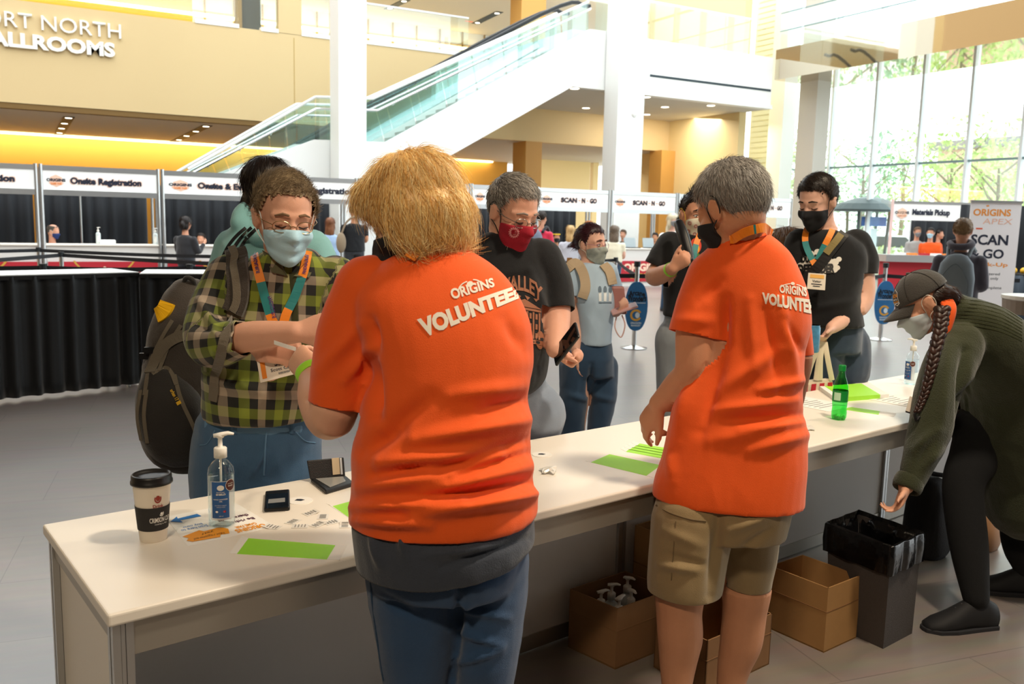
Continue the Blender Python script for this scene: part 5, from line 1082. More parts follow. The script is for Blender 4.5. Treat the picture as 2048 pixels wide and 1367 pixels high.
# shirt
mb = MB(); trunk(mb, [(487, 826, 908, 1.94, .062), (503, 795, 945, 1.94, .085), (527, 762, 984, 1.94, .105), (556, 728, 1016, 1.94, .122), (598, 707, 1043, 1.94, .14), (655, 718, 1063, 1.94, .155), (720, 735, 1067, 1.94, .163), (780, 730, 1055, 1.94, .165), (840, 718, 1061, 1.94, .17), (900, 706, 1062, 1.94, .178), (960, 706, 1067, 1.94, .185), (1000, 702, 1076, 1.94, .19), (1030, 700, 1074, 1.94, .187, .012)], 2.35)
limb(mb, [at(742, 585, 1.95), at(700, 680, 1.955), at(677, 815, 1.965)], [.085, .076, .068], 20)
shirt = hull(mb, 'orange_shirt', ORANGE, t, .0065, 5)
ax = nz(at(677, 815, 1.965)-at(693, 720, 1.955)); cut(shirt, at(678, 808, 1.965), ax, .11, xr=(500, 734))
cut(shirt, at(888, 1030, 1.94), -UP, .6, -.004)
wrinkle(shirt, .0016, (7, 7, 7), 1, [(752, 700, 742, 640, 10, -.010), (740, 720, 750, 830, 14, -.016), (900, 790, 1050, 770, 14, .006), (830, 880, 1060, 838, 16, .012), (760, 925, 1000, 905, 14, .010), (880, 935, 1060, 880, 12, -.009), (720, 975, 900, 950, 14, .009), (850, 985, 1062, 930, 16, .010), (900, 960, 1060, 905, 9, -.008), (710, 1015, 920, 1000, 12, .012), (800, 1005, 1075, 960, 12, -.010), (830, 1030, 1078, 985, 15, .016), (712, 1040, 860, 1050, 10, .01), (725, 900, 800, 860, 15, -.008), (760, 870, 860, 800, 18, -.007), (690, 760, 735, 700, 10, .006), (640, 740, 720, 650, 14, .005), (1010, 640, 1050, 700, 15, -.005), (960, 820, 1050, 800, 10, -.006), (750, 950, 860, 930, 9, -.007)])
T = bvh(shirt); tuck(body, shirt)
thick(shirt)
a = Art(); a.text('ORIGINS', .40, .03, .835, .335, 0, .035); a.text('VOLUNTEER', .0, .52, 1.13, 1.0, 0, .055); a.cut(40, 6)
print_on(a, T, [(818, 598), (1017, 545), (1030, 600), (848, 676)], [PRINT], shirt)
a = Art(); a.disc(.5, .5, .11, .2); a.arcband(.45, 1.0, .42, .75, .10, 95, 160); a.arcband(.55, .95, .42, .75, .10, 20, 80); a.cut(6, 4); print_on(a, T, [(908, 560), (968, 548), (968, 578), (914, 588)], [PRINT], shirt)
# collar and lanyard round the neck
rb, P_ = ribbon_on(bvh(shirt, body), [(822, 524), (842, 502), (872, 486), (900, 476), (912, 472)], .026, [mat('lanyard_orange', 'f28a1e', .5), mat('lanyard_purple', '4a2a6a', .5), mat('lanyard_teal', '1f7f80', .5)], t, 'lanyard', .012, 6, lambda u: 1 if .62 < u < .9 else 0)
# second garment and jeans
mb = MB(); trunk(mb, [(985, 716, 1058, 1.94, .165), (1030, 707, 1066, 1.94, .178), (1070, 708, 1068, 1.94, .183), (1100, 716, 1062, 1.94, .18, .03), (1118, 728, 1052, 1.94, .176, .035)], 2.35)
ts = hull(mb, 'slate_tunic', cloth('slate_jersey', '343a46', .85, .4, 300, .12), t, .0065, 4); wrinkle(ts, .003, (8, 8, 5), 4, [(745, 1070, 760, 1130, 8, .006), (850, 1110, 1000, 1090, 8, .006), (880, 1135, 1060, 1075, 7, -.006), (800, 1060, 810, 1110, 9, .005)]); cut(ts, at(890, 1118, 1.94), -UP, .6, .0); tuck(body, ts); thick(ts)
mb = MB(); trunk(mb, [(1050, 735, 1045, 1.95, .15), (1110, 732, 1040, 1.95, .165), (1160, 740, 1028, 1.955, .15)], 2.3)
for p, k, dx, dx2 in ((hl, 1.0, .004, .01), (at(966, 1110, d+.02), .96, -.012, -.02)): limb(mb, [p, at(pixv(p)[0]+2, 1200, pixv(p)[2]), at(pixv(p)[0]+4+dx*300, 1345, pixv(p)[2]), down(p, .48, dx), down(p, .26, dx), down(p, .05, dx2)], [.108*k, .1*k, .076*k, .068, .07, .072], 20)
jn = hull(mb, 'blue_jeans', DENIM, t, .0075, 5); wrinkle(jn, .0022, (8, 8, 14), 6, [(920, 1170, 1000, 1150, 9, -.007), (912, 1215, 1015, 1235, 7, .006), (905, 1260, 1005, 1290, 6, .006), (900, 1330, 1000, 1300, 7, .006), (750, 1180, 830, 1230, 9, -.004), (920, 1180, 905, 1360, 8, -.012)])
MB().tube(cr([hit(bvh(jn), x, y, .001, 1.9)[0] for x, y in ((741, 1140), (745, 1200), (757, 1290), (768, 1360))], 6), .0022, 6).build('side_seam', mat('seam_blue', '27405a', .8), jn)
for p in (hl, at(966, 1110, d+.02)): shoe(down(p, .085, 0), FH, mat('dark_shoe', '26262a', .6), t)
H.mask(body, mat('black_cotton', '16161a', .85, bump=.3, bscale=500), t, '141416', 0)
# wristband and the white strip she hands over
wv = nz(at(600, 716, 2.14)-wr); c = wr+wv*.012; sd = nz(np.cross(wv, UP)); u2 = np.cross(sd, wv)
MB().tube([c+(sd*math.cos(a)*.033+u2*math.sin(a)*.034) for a in [i*.2618 for i in range(24)]], [(.011, .0012)]*24, 8, wv, closed=True).build('wristband', LIME, t, smooth=True)
p0, p1 = at(548, 684, 2.19), at(592, 698, 2.17); s_ = thing('paper_strip', 'white wristband strip in the raised hand of the blond volunteer', 'wristband', p0); G = [[p0+(p1-p0)*u+VU*.005*w-VF*.004*math.sin(u*3) for u in np.linspace(0, 1, 8)] for w in (-1, 1)]; MB().grid(G).build('strip', PAPER, s_, fix=False).modifiers.new('thickness', 'SOLIDIFY').thickness = .0006
# hair: full fluffy bob
HB_ = hair_mat('blond_hair', 'd8a04c', 'ffedb4')
mb = MB(); H.ell(mb, (0, -.022, .045), (.094, .112, .098)); H.ell(mb, (0, -.045, -.01), (.100, .088, .088)); H.ell(mb, (0, -.055, -.055), (.088, .062, .05)); H.ell(mb, (.072, -.015, -.01), (.040, .062, .075)); H.ell(mb, (-.072, -.02, -.01), (.040, .058, .075)); H.ell(mb, (0, .055, .078), (.068, .045, .045))
hp = hull(mb, 'hair', HB_, t, .008, 3); wrinkle(hp, .005, (26, 26, 10), 8)
rs = np.random.RandomState(3); P_, N_ = surf_points(hp, 9500, rs); q = H.local(P_); kp = ~((q[:, 1] > .06) & (q[:, 2] < .03)); P_, N_, q = P_[kp], N_[kp], q[kp]
cw_ = H(0, -.02, .15); D = (P_-cw_)*.7-UP*.06; D = D-N_*np.sum(D*N_, 1)[:, None]; D /= np.maximum(1e-6, np.linalg.norm(D, axis=1))[:, None]
mb = MB(); strands(mb, P_, N_, D, .062, .00075, .22, 5, .9, .25, rs, wave=.35)
k = rs.choice(len(P_), 900); strands(mb, P_[k], N_[k], D[k], .075, .0004, .75, 6, 1.2, .2, rs, wave=.5)
mb.build('hair_strands', HB_, hp, fix=False)
# ------------------------------------------------------------------ grey haired volunteer in khaki shorts
sk = SKIN('c98f6c'); d = 2.60
t = person('person with short grey hair in an orange volunteer shirt, khaki shorts and bare legs', 1450, 1000, d)
H = Head(1462, 420, 2.54, -126, 22, 0, 1.07); nb = at(1500, 488, 2.57)
mb = MB(); H.skull(mb, nb, .06)
sh, el, wr = at(1412, 570, 2.58), at(1388, 742, 2.58), at(1318, 806, 2.66)
limb(mb, [sh, at(1395, 660, 2.58), el, at(1356, 776, 2.62), wr], [.066, .064, .058, .05, .031])
hand(mb, wr, nz(at(1296, 838, 2.69)-wr), nz(VR*.75+VU*-.2+VF*.5), 1, 1.02, (28, 35, 25), (.8, .55, .2), fc=(.7, .9, 1.05, 1.2))
sh2, el2, wr2 = at(1570, 575, 2.72), at(1594, 700, 2.78), at(1590, 800, 2.9); limb(mb, [sh2, el2, wr2], [.06, .05, .03]); hand(mb, wr2, nz(at(1588, 840, 2.95)-wr2), nz(-VR+VF*.3), -1, 1, (30, 30, 20))
trunk(mb, [(478, 1475, 1540, 2.56, .06), (540, 1415, 1600, 2.58, .09), (680, 1395, 1605, 2.6, .12), (860, 1350, 1595, 2.6, .13), (1000, 1325, 1580, 2.6, .14)])
kl, kr = at(1358, 1222, 2.58), at(1489, 1222, 2.72)
hl, hr = at(1372, 1050, 2.58), at(1490, 1050, 2.70)
cl, cR = at(1360, 1272, 2.59), at(1482, 1282, 2.73); al, ar = at(1352, 1395, 2.60), at(1458, 1395, 2.74)
limb(mb, [hl, kl+UP*.08, kl, cl, at(1356, 1322, 2.6), al, V(al[0], al[1], .06)], [.1, .078, .068, .067, .056, .042, .04]); limb(mb, [hr, kr+UP*.08, kr, cR, at(1468, 1332, 2.74), ar, V(ar[0], ar[1], .06)], [.1, .078, .068, .065, .052, .040, .04])
body = hull(mb, 'body', sk, t, .0065, 4)
mb = MB(); trunk(mb, [(462, 1476, 1532, 2.56, .06), (480, 1443, 1556, 2.56, .082), (502, 1412, 1578, 2.57, .1), (535, 1393, 1594, 2.58, .118), (580, 1388, 1610, 2.59, .135), (640, 1396, 1618, 2.6, .145), (690, 1402, 1606, 2.6, .147), (740, 1385, 1602, 2.6, .15), (800, 1352, 1599, 2.6, .152), (860, 1338, 1608, 2.6, .158), (920, 1325, 1609, 2.6, .163), (965, 1311, 1604, 2.6, .165), (996, 1306, 1602, 2.6, .163)], 2.4)
limb(mb, [at(1428, 555, 2.585), at(1406, 610, 2.58), at(1387, 668, 2.58)], [.082, .078, .074], 20); limb(mb, [at(1560, 575, 2.70), at(1584, 640, 2.75), at(1594, 706, 2.79)], [.055, .055, .052], 18)
shirt = hull(mb, 'orange_shirt', ORANGE, t, .0068, 5)
cut(shirt, at(1387, 670, 2.58), nz(at(1385, 690, 2.58)-at(1405, 610, 2.58)), .105); cut(shirt, at(1460, 996, 2.6), -UP, .6, -.002); cut(shirt, at(1596, 706, 2.79), -UP, .075)
wrinkle(shirt, .0018, (8, 8, 5), 12, [(1450, 690, 1400, 860, 16, -.010), (1452, 600, 1448, 690, 10, -.012), (1440, 780, 1560, 700, 14, .006), (1560, 600, 1590, 760, 12, .008), (1530, 620, 1560, 780, 10, -.006), (1500, 600, 1510, 740, 12, .006), (1420, 880, 1560, 860, 14, .006), (1430, 820, 1590, 800, 10, .007), (1450, 840, 1600, 830, 9, -.007), (1500, 900, 1610, 870, 12, .008), (1340, 900, 1345, 960, 12, .005), (1570, 640, 1600, 700, 8, -.006), (1520, 780, 1600, 760, 9, .008), (1480, 860, 1600, 845, 8, .006), (1400, 600, 1440, 560, 12, -.005), (1356, 640, 1420, 640, 12, .004), (1380, 760, 1350, 880, 15, .007)])
T = bvh(shirt); tuck(body, shirt); thick(shirt)
a = Art(); a.text('ORIGINS', .35, .08, .9, .42, 0, .035); a.text('VOLUNTEER', .0, .5, 1.16, 1.0, 0, .05); a.disc(.62, .0, .04, .06); a.arcband(.62, .3, .28, .3, .1, 100, 160); a.arcband(.62, .3, .3, .3, .1, 20, 75); a.cut(40, 5)
print_on(a, T, [(1524, 562), (1622, 570), (1624, 628), (1524, 606)], [PRINT], shirt)
ribbon_on(bvh(shirt, body), [(1462, 484), (1480, 465), (1500, 456), (1522, 455), (1540, 468)], .026, [mat('lanyard_orange', 'f28a1e'), mat('lanyard_purple', '4a2a6a'), mat('lanyard_teal', '1f7f80')], t, 'lanyard', .012, 6, lambda u: 2 if .5 < u < .58 else 0)
KH = cloth('khaki_cotton', '8f7a55', .8, .3, 500, .05)
mb = MB(); trunk(mb, [(950, 1322, 1585, 2.6, .14), (1010, 1312, 1578, 2.6, .15), (1060, 1304, 1566, 2.61, .145)], 2.4)
limb(mb, [at(1385, 1040, 2.585), at(1376, 1110, 2.58), at(1370, 1166, 2.575)], [(.12, .125), (.116, .12), (.112, .115)], 22, up=RH); limb(mb, [at(1492, 1040, 2.69), at(1494, 1110, 2.71), at(1494, 1160, 2.72)], [(.105, .11), (.092, .1), (.075, .09)], 22, up=RH)
kh = hull(mb, 'khaki_shorts', KH, t, .007, 4); cut(kh, at(1370, 1178, 2.575), -UP, .2, xr=(1200, 1452)); cut(kh, at(1494, 1166, 2.72), -UP, .2, xr=(1452, 1600))
wrinkle(kh, .002, (8, 8, 6), 15, [(1440, 1010, 1420, 1190, 10, -.008), (1330, 1060, 1400, 1090, 10, .004), (1320, 1130, 1390, 1140, 8, .006), (1340, 1110, 1410, 1130, 7, -.005), (1460, 1060, 1540, 1030, 9, .006), (1480, 1100, 1540, 1060, 8, -.005)]); T2 = bvh(kh); tuck(body, kh); thick(kh)
b = MB(); b.tube(cr([hit(T2, x, y, .001, 2.4)[0] for x, y in ((1313, 1010), (1340, 1025), (1380, 1038), (1412, 1042))], 5), .003, 6); b.build('pocket_seam', mat('khaki_seam', '6f5d40', .8), kh)
MB().tube(cr([hit(T2, x, y, .001, 2.4)[0] for x, y in ((1352, 1042), (1348, 1090), (1343, 1160))], 5), .0016, 6).build('side_seam', mat('khaki_seam', '6f5d40'), kh)
for p in (al, ar): shoe(V(p[0], p[1], .088), FH*.8-RH*.5, mat('charcoal_shoe', '2c2d30', .6), t, lace='b9b9b9'); MB().tube([V(p[0], p[1], .06), V(p[0], p[1], .13)], [.045, .044], 16).build('sock', mat('sock_white', 'e4e2dc', .8), t, smooth=True)
H.mask(body, mat('black_cotton', '16161a'), t, '141416')
GR = hair_mat('grey_hair', '55504b', 'c9c3ba'); short_hair(H, GR, t, 6500, .026, .00065, front=.062, side=-.004, back=-.118, puff=.011, lift=.16, bias=(0, -.3, -.5))
def down(p, z, dx=0):
    """point under p, kept clear of the visitors' side of the counter"""
    q = V(p[0], p[1], z)+RH*dx; return q+CY*max(0, (1.0 if z < .3 else .92)-(q-C0)@CY)
# ------------------------------------------------------------------ man in the plaid shirt, facing us across the counter
def plaid_mat():
    m = bpy.data.materials.new('green_black_plaid'); m.use_nodes = True; N = m.node_tree.nodes; L = m.node_tree.links; p = N['Principled BSDF']; a = N.new('ShaderNodeAttribute'); a.attribute_name = 'plaid'; sp = N.new('ShaderNodeSeparateXYZ'); L.new(a.outputs['Vector'], sp.inputs[0]); out = []
    for ax, per in (('X', .115), ('Y', .115)):
        d = N.new('ShaderNodeMath'); d.operation = 'DIVIDE'; d.inputs[1].default_value = per; L.new(sp.outputs[ax], d.inputs[0]); f = N.new('ShaderNodeMath'); f.operation = 'FRACT'; L.new(d.outputs[0], f.inputs[0]); r = N.new('ShaderNodeValToRGB'); r.color_ramp.interpolation = 'CONSTANT'; e = r.color_ramp.elements
        cs = ('7f8c2a', '141513', 'ab9a86', '141513'); e[0].position = 0; e[0].color = (*srgb(cs[0]), 1); e[1].position = .27; e[1].color = (*srgb(cs[1]), 1)
        for q, c in ((.5, cs[2]), (.73, cs[3])): n = e.new(q); n.color = (*srgb(c), 1)
        L.new(f.outputs[0], r.inputs[0]); out.append(r)
    x = N.new('ShaderNodeMixRGB'); x.inputs[0].default_value = .5; L.new(out[0].outputs[0], x.inputs[1]); L.new(out[1].outputs[0], x.inputs[2]); L.new(x.outputs[0], p.inputs['Base Color']); p.inputs['Roughness'].default_value = .88; p.inputs['Sheen Weight'].default_value = .2; return m
def plaid_map(o, bones):
    v = getv(o); best = np.full(len(v), 1e9); uv = np.zeros((len(v), 3)); acc = 0
    for a, b, R in bones:
        a = np.asarray(a); b = np.asarray(b); d = nz(b-a); L_ = np.linalg.norm(b-a); s = nz(np.cross(d, V(.2, .9, .37))); e = np.cross(d, s); q = v-a; t = np.clip(q@d, 0, L_); dist = np.linalg.norm(q-t[:, None]*d, axis=1)/R; k = dist < best
        ang = np.arctan2(q@s, q@e)*R; uv[k] = np.stack([ang, q@d+acc, 0*ang], 1)[k]; best[k] = dist[k]; acc += .061
    o.data.attributes.new('plaid', 'FLOAT_VECTOR', 'POINT').data.foreach_set('vector', uv.ravel())
LAN = [mat('lanyard_orange', 'f28a1e'), mat('lanyard_purple', '4a2a6a'), mat('lanyard_teal', '1f7f80')]
sk = SKIN('dda78c'); d = 2.68
t = person('man in a green and black plaid shirt, blue mask and glasses behind the counter', 540, 800, 2.8)
H = Head(570, 436, 2.58, 14, 13, 2, 1.02); nb = at(572, 535, 2.64)
mb = MB(); H.skull(mb, nb, .058)
shR, elR, wrR = at(440, 560, 2.66), at(412, 690, 2.56), at(592, 664, 2.40)
limb(mb, [shR, at(418, 630, 2.62), elR, at(500, 672, 2.46), wrR], [.055, .052, .046, .043, .031])
hand(mb, wrR, nz(at(640, 650, 2.385)-wrR), nz(VF*.8-VU*.35), -1, 1.0, (62, 70, 50), (.75, .45, .35))
shL, elL, wrL = at(672, 560, 2.70), at(692, 690, 2.62), at(600, 700, 2.50); limb(mb, [shL, elL, wrL], [.055, .045, .03]); hand(mb, wrL, nz(at(560, 700, 2.48)-wrL), VF, 1, 1, (40, 40, 30))
trunk(mb, [(530, 535, 620, 2.66, .06), (600, 440, 670, 2.72, .1), (800, 430, 610, 2.74, .1), (900, 410, 615, 2.8, .1)])
hr_, hl_ = at(455, 930, 2.82), at(575, 930, 2.82); 
for h_ in (hr_, hl_): legb(mb, h_, down(h_, .47), down(h_, .09), .85)
body = hull(mb, 'body', sk, t, .0062, 4); H.face(t, '7d6248')
mb = MB(); trunk(mb, [(500, 536, 628, 2.66, .07), (512, 515, 640, 2.66, .085), (530, 478, 662, 2.67, .1), (560, 438, 684, 2.68, .115), (620, 415, 690, 2.69, .13), (700, 408, 680, 2.70, .142), (760, 408, 660, 2.72, .15), (810, 410, 645, 2.74, .15), (832, 413, 640, 2.75, .146, 0)], 2.3)
limb(mb, [at(462, 556, 2.66), at(430, 620, 2.62), at(420, 664, 2.58), at(432, 688, 2.53), at(486, 676, 2.46)], [.075, .076, .076, .07, .05], 20); limb(mb, [shL, elL, at(628, 700, 2.53)], [.075, .065, .052], 18)
sh_ = hull(mb, 'plaid_shirt', plaid_mat(), t, .007, 4); cut(sh_, at(484, 676, 2.46), nz(at(592, 664, 2.40)-at(484, 676, 2.46)), .1)
wrinkle(sh_, .0045, (9, 9, 6), 22, [(400, 600, 440, 680, 8, .008), (390, 650, 460, 660, 8, -.006), (470, 640, 480, 700, 6, .007), (430, 700, 500, 690, 7, .007), (420, 760, 520, 780, 10, .006), (540, 770, 640, 800, 10, -.006)])
plaid_map(sh_, [(at(565, 505, 2.68), at(540, 860, 2.74), .17), (at(442, 545, 2.66), at(402, 680, 2.57), .08), (at(402, 684, 2.56), at(500, 672, 2.44), .07), (shL, elL, .07)]); T = bvh(sh_); tuck(body, sh_); thick(sh_)
MB().tube([hit(T, x, y, .002, 2.6)[0] for x, y in ((585, 545), (588, 620), (590, 680))], (.012, .002), 8, VR).build('button_placket', mat('placket_dark', '3a3d22', .9), sh_)
for g, q in ((0, [(525, 500), (545, 545), (575, 552), (560, 520)]), (1, [(640, 512), (618, 555), (588, 552), (608, 528)])):
    MB().prism([hit(T, x, y, .004, 2.6)[0] for x, y in q], -VF*.006).build('collar_flap', mat('collar_olive', '5c5a42', .9), sh_)
DJ = cloth('mid_denim', '3f6487', .85, .5, 600, .15)
mb = MB(); trunk(mb, [(815, 410, 636, 2.76, .125), (850, 394, 638, 2.78, .14), (920, 386, 640, 2.8, .145), (985, 386, 638, 2.81, .14)], 2.4)
for p in (at(450, 960, 2.82), at(576, 960, 2.82)): limb(mb, [p, down(p, .48), down(p, .06)], [.1, .075, .06], 18)
jn = hull(mb, 'blue_jeans', DJ, t, .008, 4); wrinkle(jn, .003, (9, 9, 12), 30, [(530, 900, 500, 950, 7, .006), (430, 860, 450, 960, 7, .004)]); T3 = bvh(jn); tuck(body, jn); SM = mat('stitch_tan', '8a7350', .8); ST = mat('denim_light', '5f84a6', .85)
b = MB(); b.tube([hit(T3, x, y, .001, 2.6)[0] for x, y in ((410, 848), (470, 858), (540, 862), (600, 858), (636, 850))], (.012, .0022), 8, UP); b.build('waistband', ST, jn)
for q in ((430, 860, 400, 890), (590, 862, 630, 885)): MB().tube(cr([hit(T3, q[0], q[1], .001, 2.6)[0], hit(T3, (q[0]+q[2])/2, q[3]-4, .001, 2.6)[0], hit(T3, q[2], q[3], .001, 2.6)[0]], 5), .002, 6).build('pocket_seam', ST, jn)
MB().tube([hit(T3, x, y, .001, 2.6)[0] for x, y in ((533, 862), (530, 900), (528, 950))], .003, 6).build('fly_seam', ST, jn)
for x in (470, 582): MB().tube([hit(T3, x, y, .004, 2.6)[0] for y in (846, 856, 866)], (.007, .002), 8, VR).build('belt_loop', DJ, jn)
for p in (hr_, hl_): shoe(down(p, .09), -FH, mat('dark_shoe', '26262a'), t)
H.mask(body, mat('surgical_blue', 'b4dcee', .75, bump=.25, bscale=600), t, 'e8eef0', .0035, beak=.004, wide=66)
H.glasses(t, mat('gold_wire', 'b9a077', .25, .9), y=.101, z=-.004)
short_hair(H, hair_mat('brown_grey_hair', '62523f', 'ad9878'), t, 6500, .024, .0006, front=.082, side=-.005, back=-.08, puff=.011, lift=.42, bias=(-.2, -.1, 1.0), temple=.042)
ln, P_ = ribbon_on(T, [(508, 488), (512, 520), (524, 570), (540, 628), (551, 652)], .026, LAN, t, 'lanyard', .007, 10, lambda u: 0 if u < .32 or u > .66 else 2, 2.6)
ribbon_on(T, [(614, 505), (606, 545), (590, 590), (572, 628), (566, 650)], .026, LAN, ln, 'lanyard_side', .007, 10, lambda u: 0 if u < .3 or u > .66 else 2, 2.6)
for q in ([(503, 500), (516, 498), (524, 548), (512, 552)], [(533, 592), (545, 588), (556, 636), (543, 640)], [(601, 548), (612, 552), (618, 512), (607, 508)]):
    a = Art(); a.text('PANDASAURUS', .05, .2, .95, .8, 0, .03); a.v = [(1-p[1], p[0]) for p in a.v]; a.v = [(1-x, y) for x, y in a.v]; a.cut(2, 8); print_on(a, T, q, [LAN[1]], ln, 'lanyard_print', .0092, 2.6)
bq = [at(x, y, 2.49) for x, y in ((511, 706), (604, 692), (612, 742), (521, 765))]; bd_ = MB().prism(bq, VF*.003).build('badge', mat('badge_card', 'ece3d4', .4), ln)
a = Art(); a.rect(.06, .3, .16, .9, 1); a.text('Scott', .36, .38, .68, .56, 0, .03); a.text('Scott Carter', .26, .62, .86, .73, 0, .01); a.text('ORIGINS', .08, .06, .42, .16, 1, .02); a.text('GAME FAIR', .12, .18, .38, .25, 1, .01); a.rect(.5, .06, .9, .24, 2)
for k in range(9): a.rect(.42+.028*k, .8, .42+.028*k+.016, .87, 0)
b = MB(); b.v = [tuple((bq[0]*(1-x)+bq[1]*x)*(1-y)+(bq[3]*(1-x)+bq[2]*x)*y-VF*.0012) for x, y in a.v]; b.f = a.f; b.m = a.m; b.build('badge_print', [INK, mat('badge_orange', 'e8892c', .5), mat('badge_gold', 'f0b860', .5)], bd_, fix=False)
# his backpack
BPK = cloth('pack_brown', '3b332c', .75, .5, 300, .1); BP2 = cloth('pack_dark', '231f1c', .75, .5, 300, .1); WEB = cloth('pack_webbing', '6a6152', .8, .4, 300, .05)
t = thing('backpack', 'dark brown school backpack hanging off the plaid shirt man with a yellow tab', 'backpack', at(345, 940, 2.95))
mb = MB(); trunk(mb, [(562, 352, 402, 2.93, .05), (590, 330, 418, 2.93, .08), (650, 305, 430, 2.94, .11), (720, 292, 436, 2.95, .12), (800, 283, 432, 2.96, .13), (870, 286, 425, 2.97, .13), (915, 308, 412, 2.97, .11), (936, 345, 400, 2.97, .07)], 2.6)
bk = hull(mb, 'main_bag', BPK, t, .008, 3); wrinkle(bk, .003, (9, 9, 9), 40)
mb = MB(); trunk(mb, [(735, 292, 345, 2.86, .06), (790, 276, 395, 2.85, .09), (850, 280, 404, 2.85, .095), (900, 300, 398, 2.86, .08), (925, 335, 388, 2.88, .05)], 2.8); pk = hull(mb, 'front_pocket', BP2, t, .008, 3); wrinkle(pk, .0025, (9, 9, 9), 41); T4 = bvh(bk, pk)
def strapline(pts, w, m, nm, par_, off=.004, th=.004, dd=2.85): return ribbon_on(T4, pts, w, m, par_, nm, off, 6, None, dd, th)[0]
strapline([(300, 745), (330, 690), (372, 668), (415, 664)], .035, [WEB], 'compression_strap', t)
for q in ([(345, 640), (322, 680), (300, 730), (290, 790)], [(362, 650), (338, 690), (318, 742)], [(283, 780), (276, 830), (284, 880)], [(294, 780), (289, 830), (296, 885)], [(305, 748), (335, 735), (352, 770)], [(348, 750), (362, 800), (385, 850), (398, 890)]): strapline(q, .012, [WEB], 'zip_line', t, .003, .003)
strapline([(318, 632), (330, 622), (338, 606)], .05, [mat('yellow_tab', 'f2b705', .6)], 'yellow_tab', t, .006, .012)
for k in range(2): a_ = [(294, 712), (303, 700)][k]; MB().box(hit(T4, a_[0], a_[1], .006, 2.85)[0], (.035, .012, .02), VR).build('buckle', BLACK, t)
MB().tube(cr([at(366, 575, 2.9), at(372, 556, 2.88), at(386, 560, 2.88), at(392, 578, 2.9)], 6), .008, 8).build('grab_handle', BP2, t, smooth=True)
a = Art(); a.text('urban 17', .0, .2, .72, .85, 0, .02); a.rect(.78, .1, .98, .9, 0); a.cut(6, 2); print_on(a, T4, [(348, 776), (364, 806), (354, 812), (338, 782)], [mat('logo_yellow', 'e0b01c', .5)], pk, 'pocket_print', .003)
so, _ = ribbon_on(T, [(424, 520), (437, 499), (456, 494), (474, 520), (481, 562), (478, 600), (468, 628)], .062, [BPK], t, 'shoulder_strap', .014, 6, None, 2.6, .016); ribbon_on(T, [(446, 500), (464, 512), (478, 550), (480, 600), (470, 628)], .022, [WEB], so, 'strap_webbing', .026, 6, None, 2.6, .003)
ribbon_on(T, [(464, 640), (450, 690), (436, 730), (432, 770), (430, 800)], .028, [WEB], t, 'lower_strap', .01, 6, None, 2.7, .003)
# ------------------------------------------------------------------ visitor in teal hoodie behind
t = person('person with black hair in a teal hooded top with black shoulder stripes', 540, 600, 3.5); sk = SKIN('c98f6c')
H = Head(540, 382, 3.5, 150, 5, 0, 1.02); mb = MB(); H.skull(mb, at(540, 455, 3.5)); p = at(540, 700, 3.5)
trunk(mb, [(440, 505, 575, 3.5, .07), (490, 470, 630, 3.5, .1), (700, 480, 630, 3.5, .1)]); 
for x in (500, 590): h_ = at(x, 720, 3.5); legb(mb, h_, down(h_, .48), down(h_, .09), .9)
body = hull(mb, 'body', sk, t, .012, 4)
TEAL = cloth('teal_fleece', '8cc3c4', .85); mb = MB(); trunk(mb, [(425, 492, 585, 3.5, .09), (450, 470, 610, 3.5, .11), (480, 452, 640, 3.5, .125), (540, 440, 655, 3.5, .14), (700, 455, 645, 3.5, .15)]); limb(mb, [at(470, 500, 3.5), at(440, 590, 3.5), at(450, 700, 3.45)], [.085, .07, .055]); limb(mb, [at(625, 500, 3.5), at(655, 590, 3.5), at(645, 700, 3.45)], [.085, .07, .055])
mb.tube(cr([at(478, 446, 3.40), at(486, 424, 3.42), at(520, 415, 3.44), at(575, 425, 3.4), at(595, 450, 3.4), at(560, 470, 3.34), at(510, 468, 3.34)], 5), .035, 12, round_=True)
hd = hull(mb, 'teal_hoodie', TEAL, t, .012, 3); wrinkle(hd, .005, (9, 9, 6), 50); T = bvh(hd); thick(hd)
for k in range(3): ribbon_on(T, [(448+k*13, 512), (458+k*13, 492), (474+k*12, 472), (492+k*12, 456)], .013, [BLACK], hd, 'sleeve_stripe', .004, 5, None, 3.4)
mb = MB(); trunk(mb, [(690, 465, 635, 3.5, .13), (740, 465, 630, 3.5, .13)])
for x in (505, 595): h_ = at(x, 720, 3.5); limb(mb, [h_, down(h_, .48), down(h_, .06)], [.11, .08, .07]); shoe(down(h_, .09), FH, mat('dark_shoe', '26262a'), t)
hull(mb, 'dark_trousers', cloth('dark_cotton', '2a2d33'), t, .014, 3)
mb = MB(); H.ell(mb, (0, -.02, .035), (.092, .115, .1)); H.ell(mb, (0, -.05, -.05), (.085, .07, .09)); H.ell(mb, (.06, .01, -.03), (.035, .06, .09)); H.ell(mb, (-.06, .01, -.03), (.035, .06, .09))
BKH = hair_mat('black_hair', '120d0c', '2c211d'); hp = hull(mb, 'hair', BKH, t, .01, 4); rs = np.random.RandomState(5); P_, N_ = surf_points(hp, 4000, rs); cw_ = H(0, -.02, .16); D = (P_-cw_)*.5-UP*.08; D = D-N_*np.sum(D*N_, 1)[:, None]; D /= np.linalg.norm(D, axis=1)[:, None]+1e-6; mb = MB(); strands(mb, P_, N_, D, .06, .0009, .05, 4, .4, .1, rs); mb.build('hair_strands', BKH, hp, fix=False)
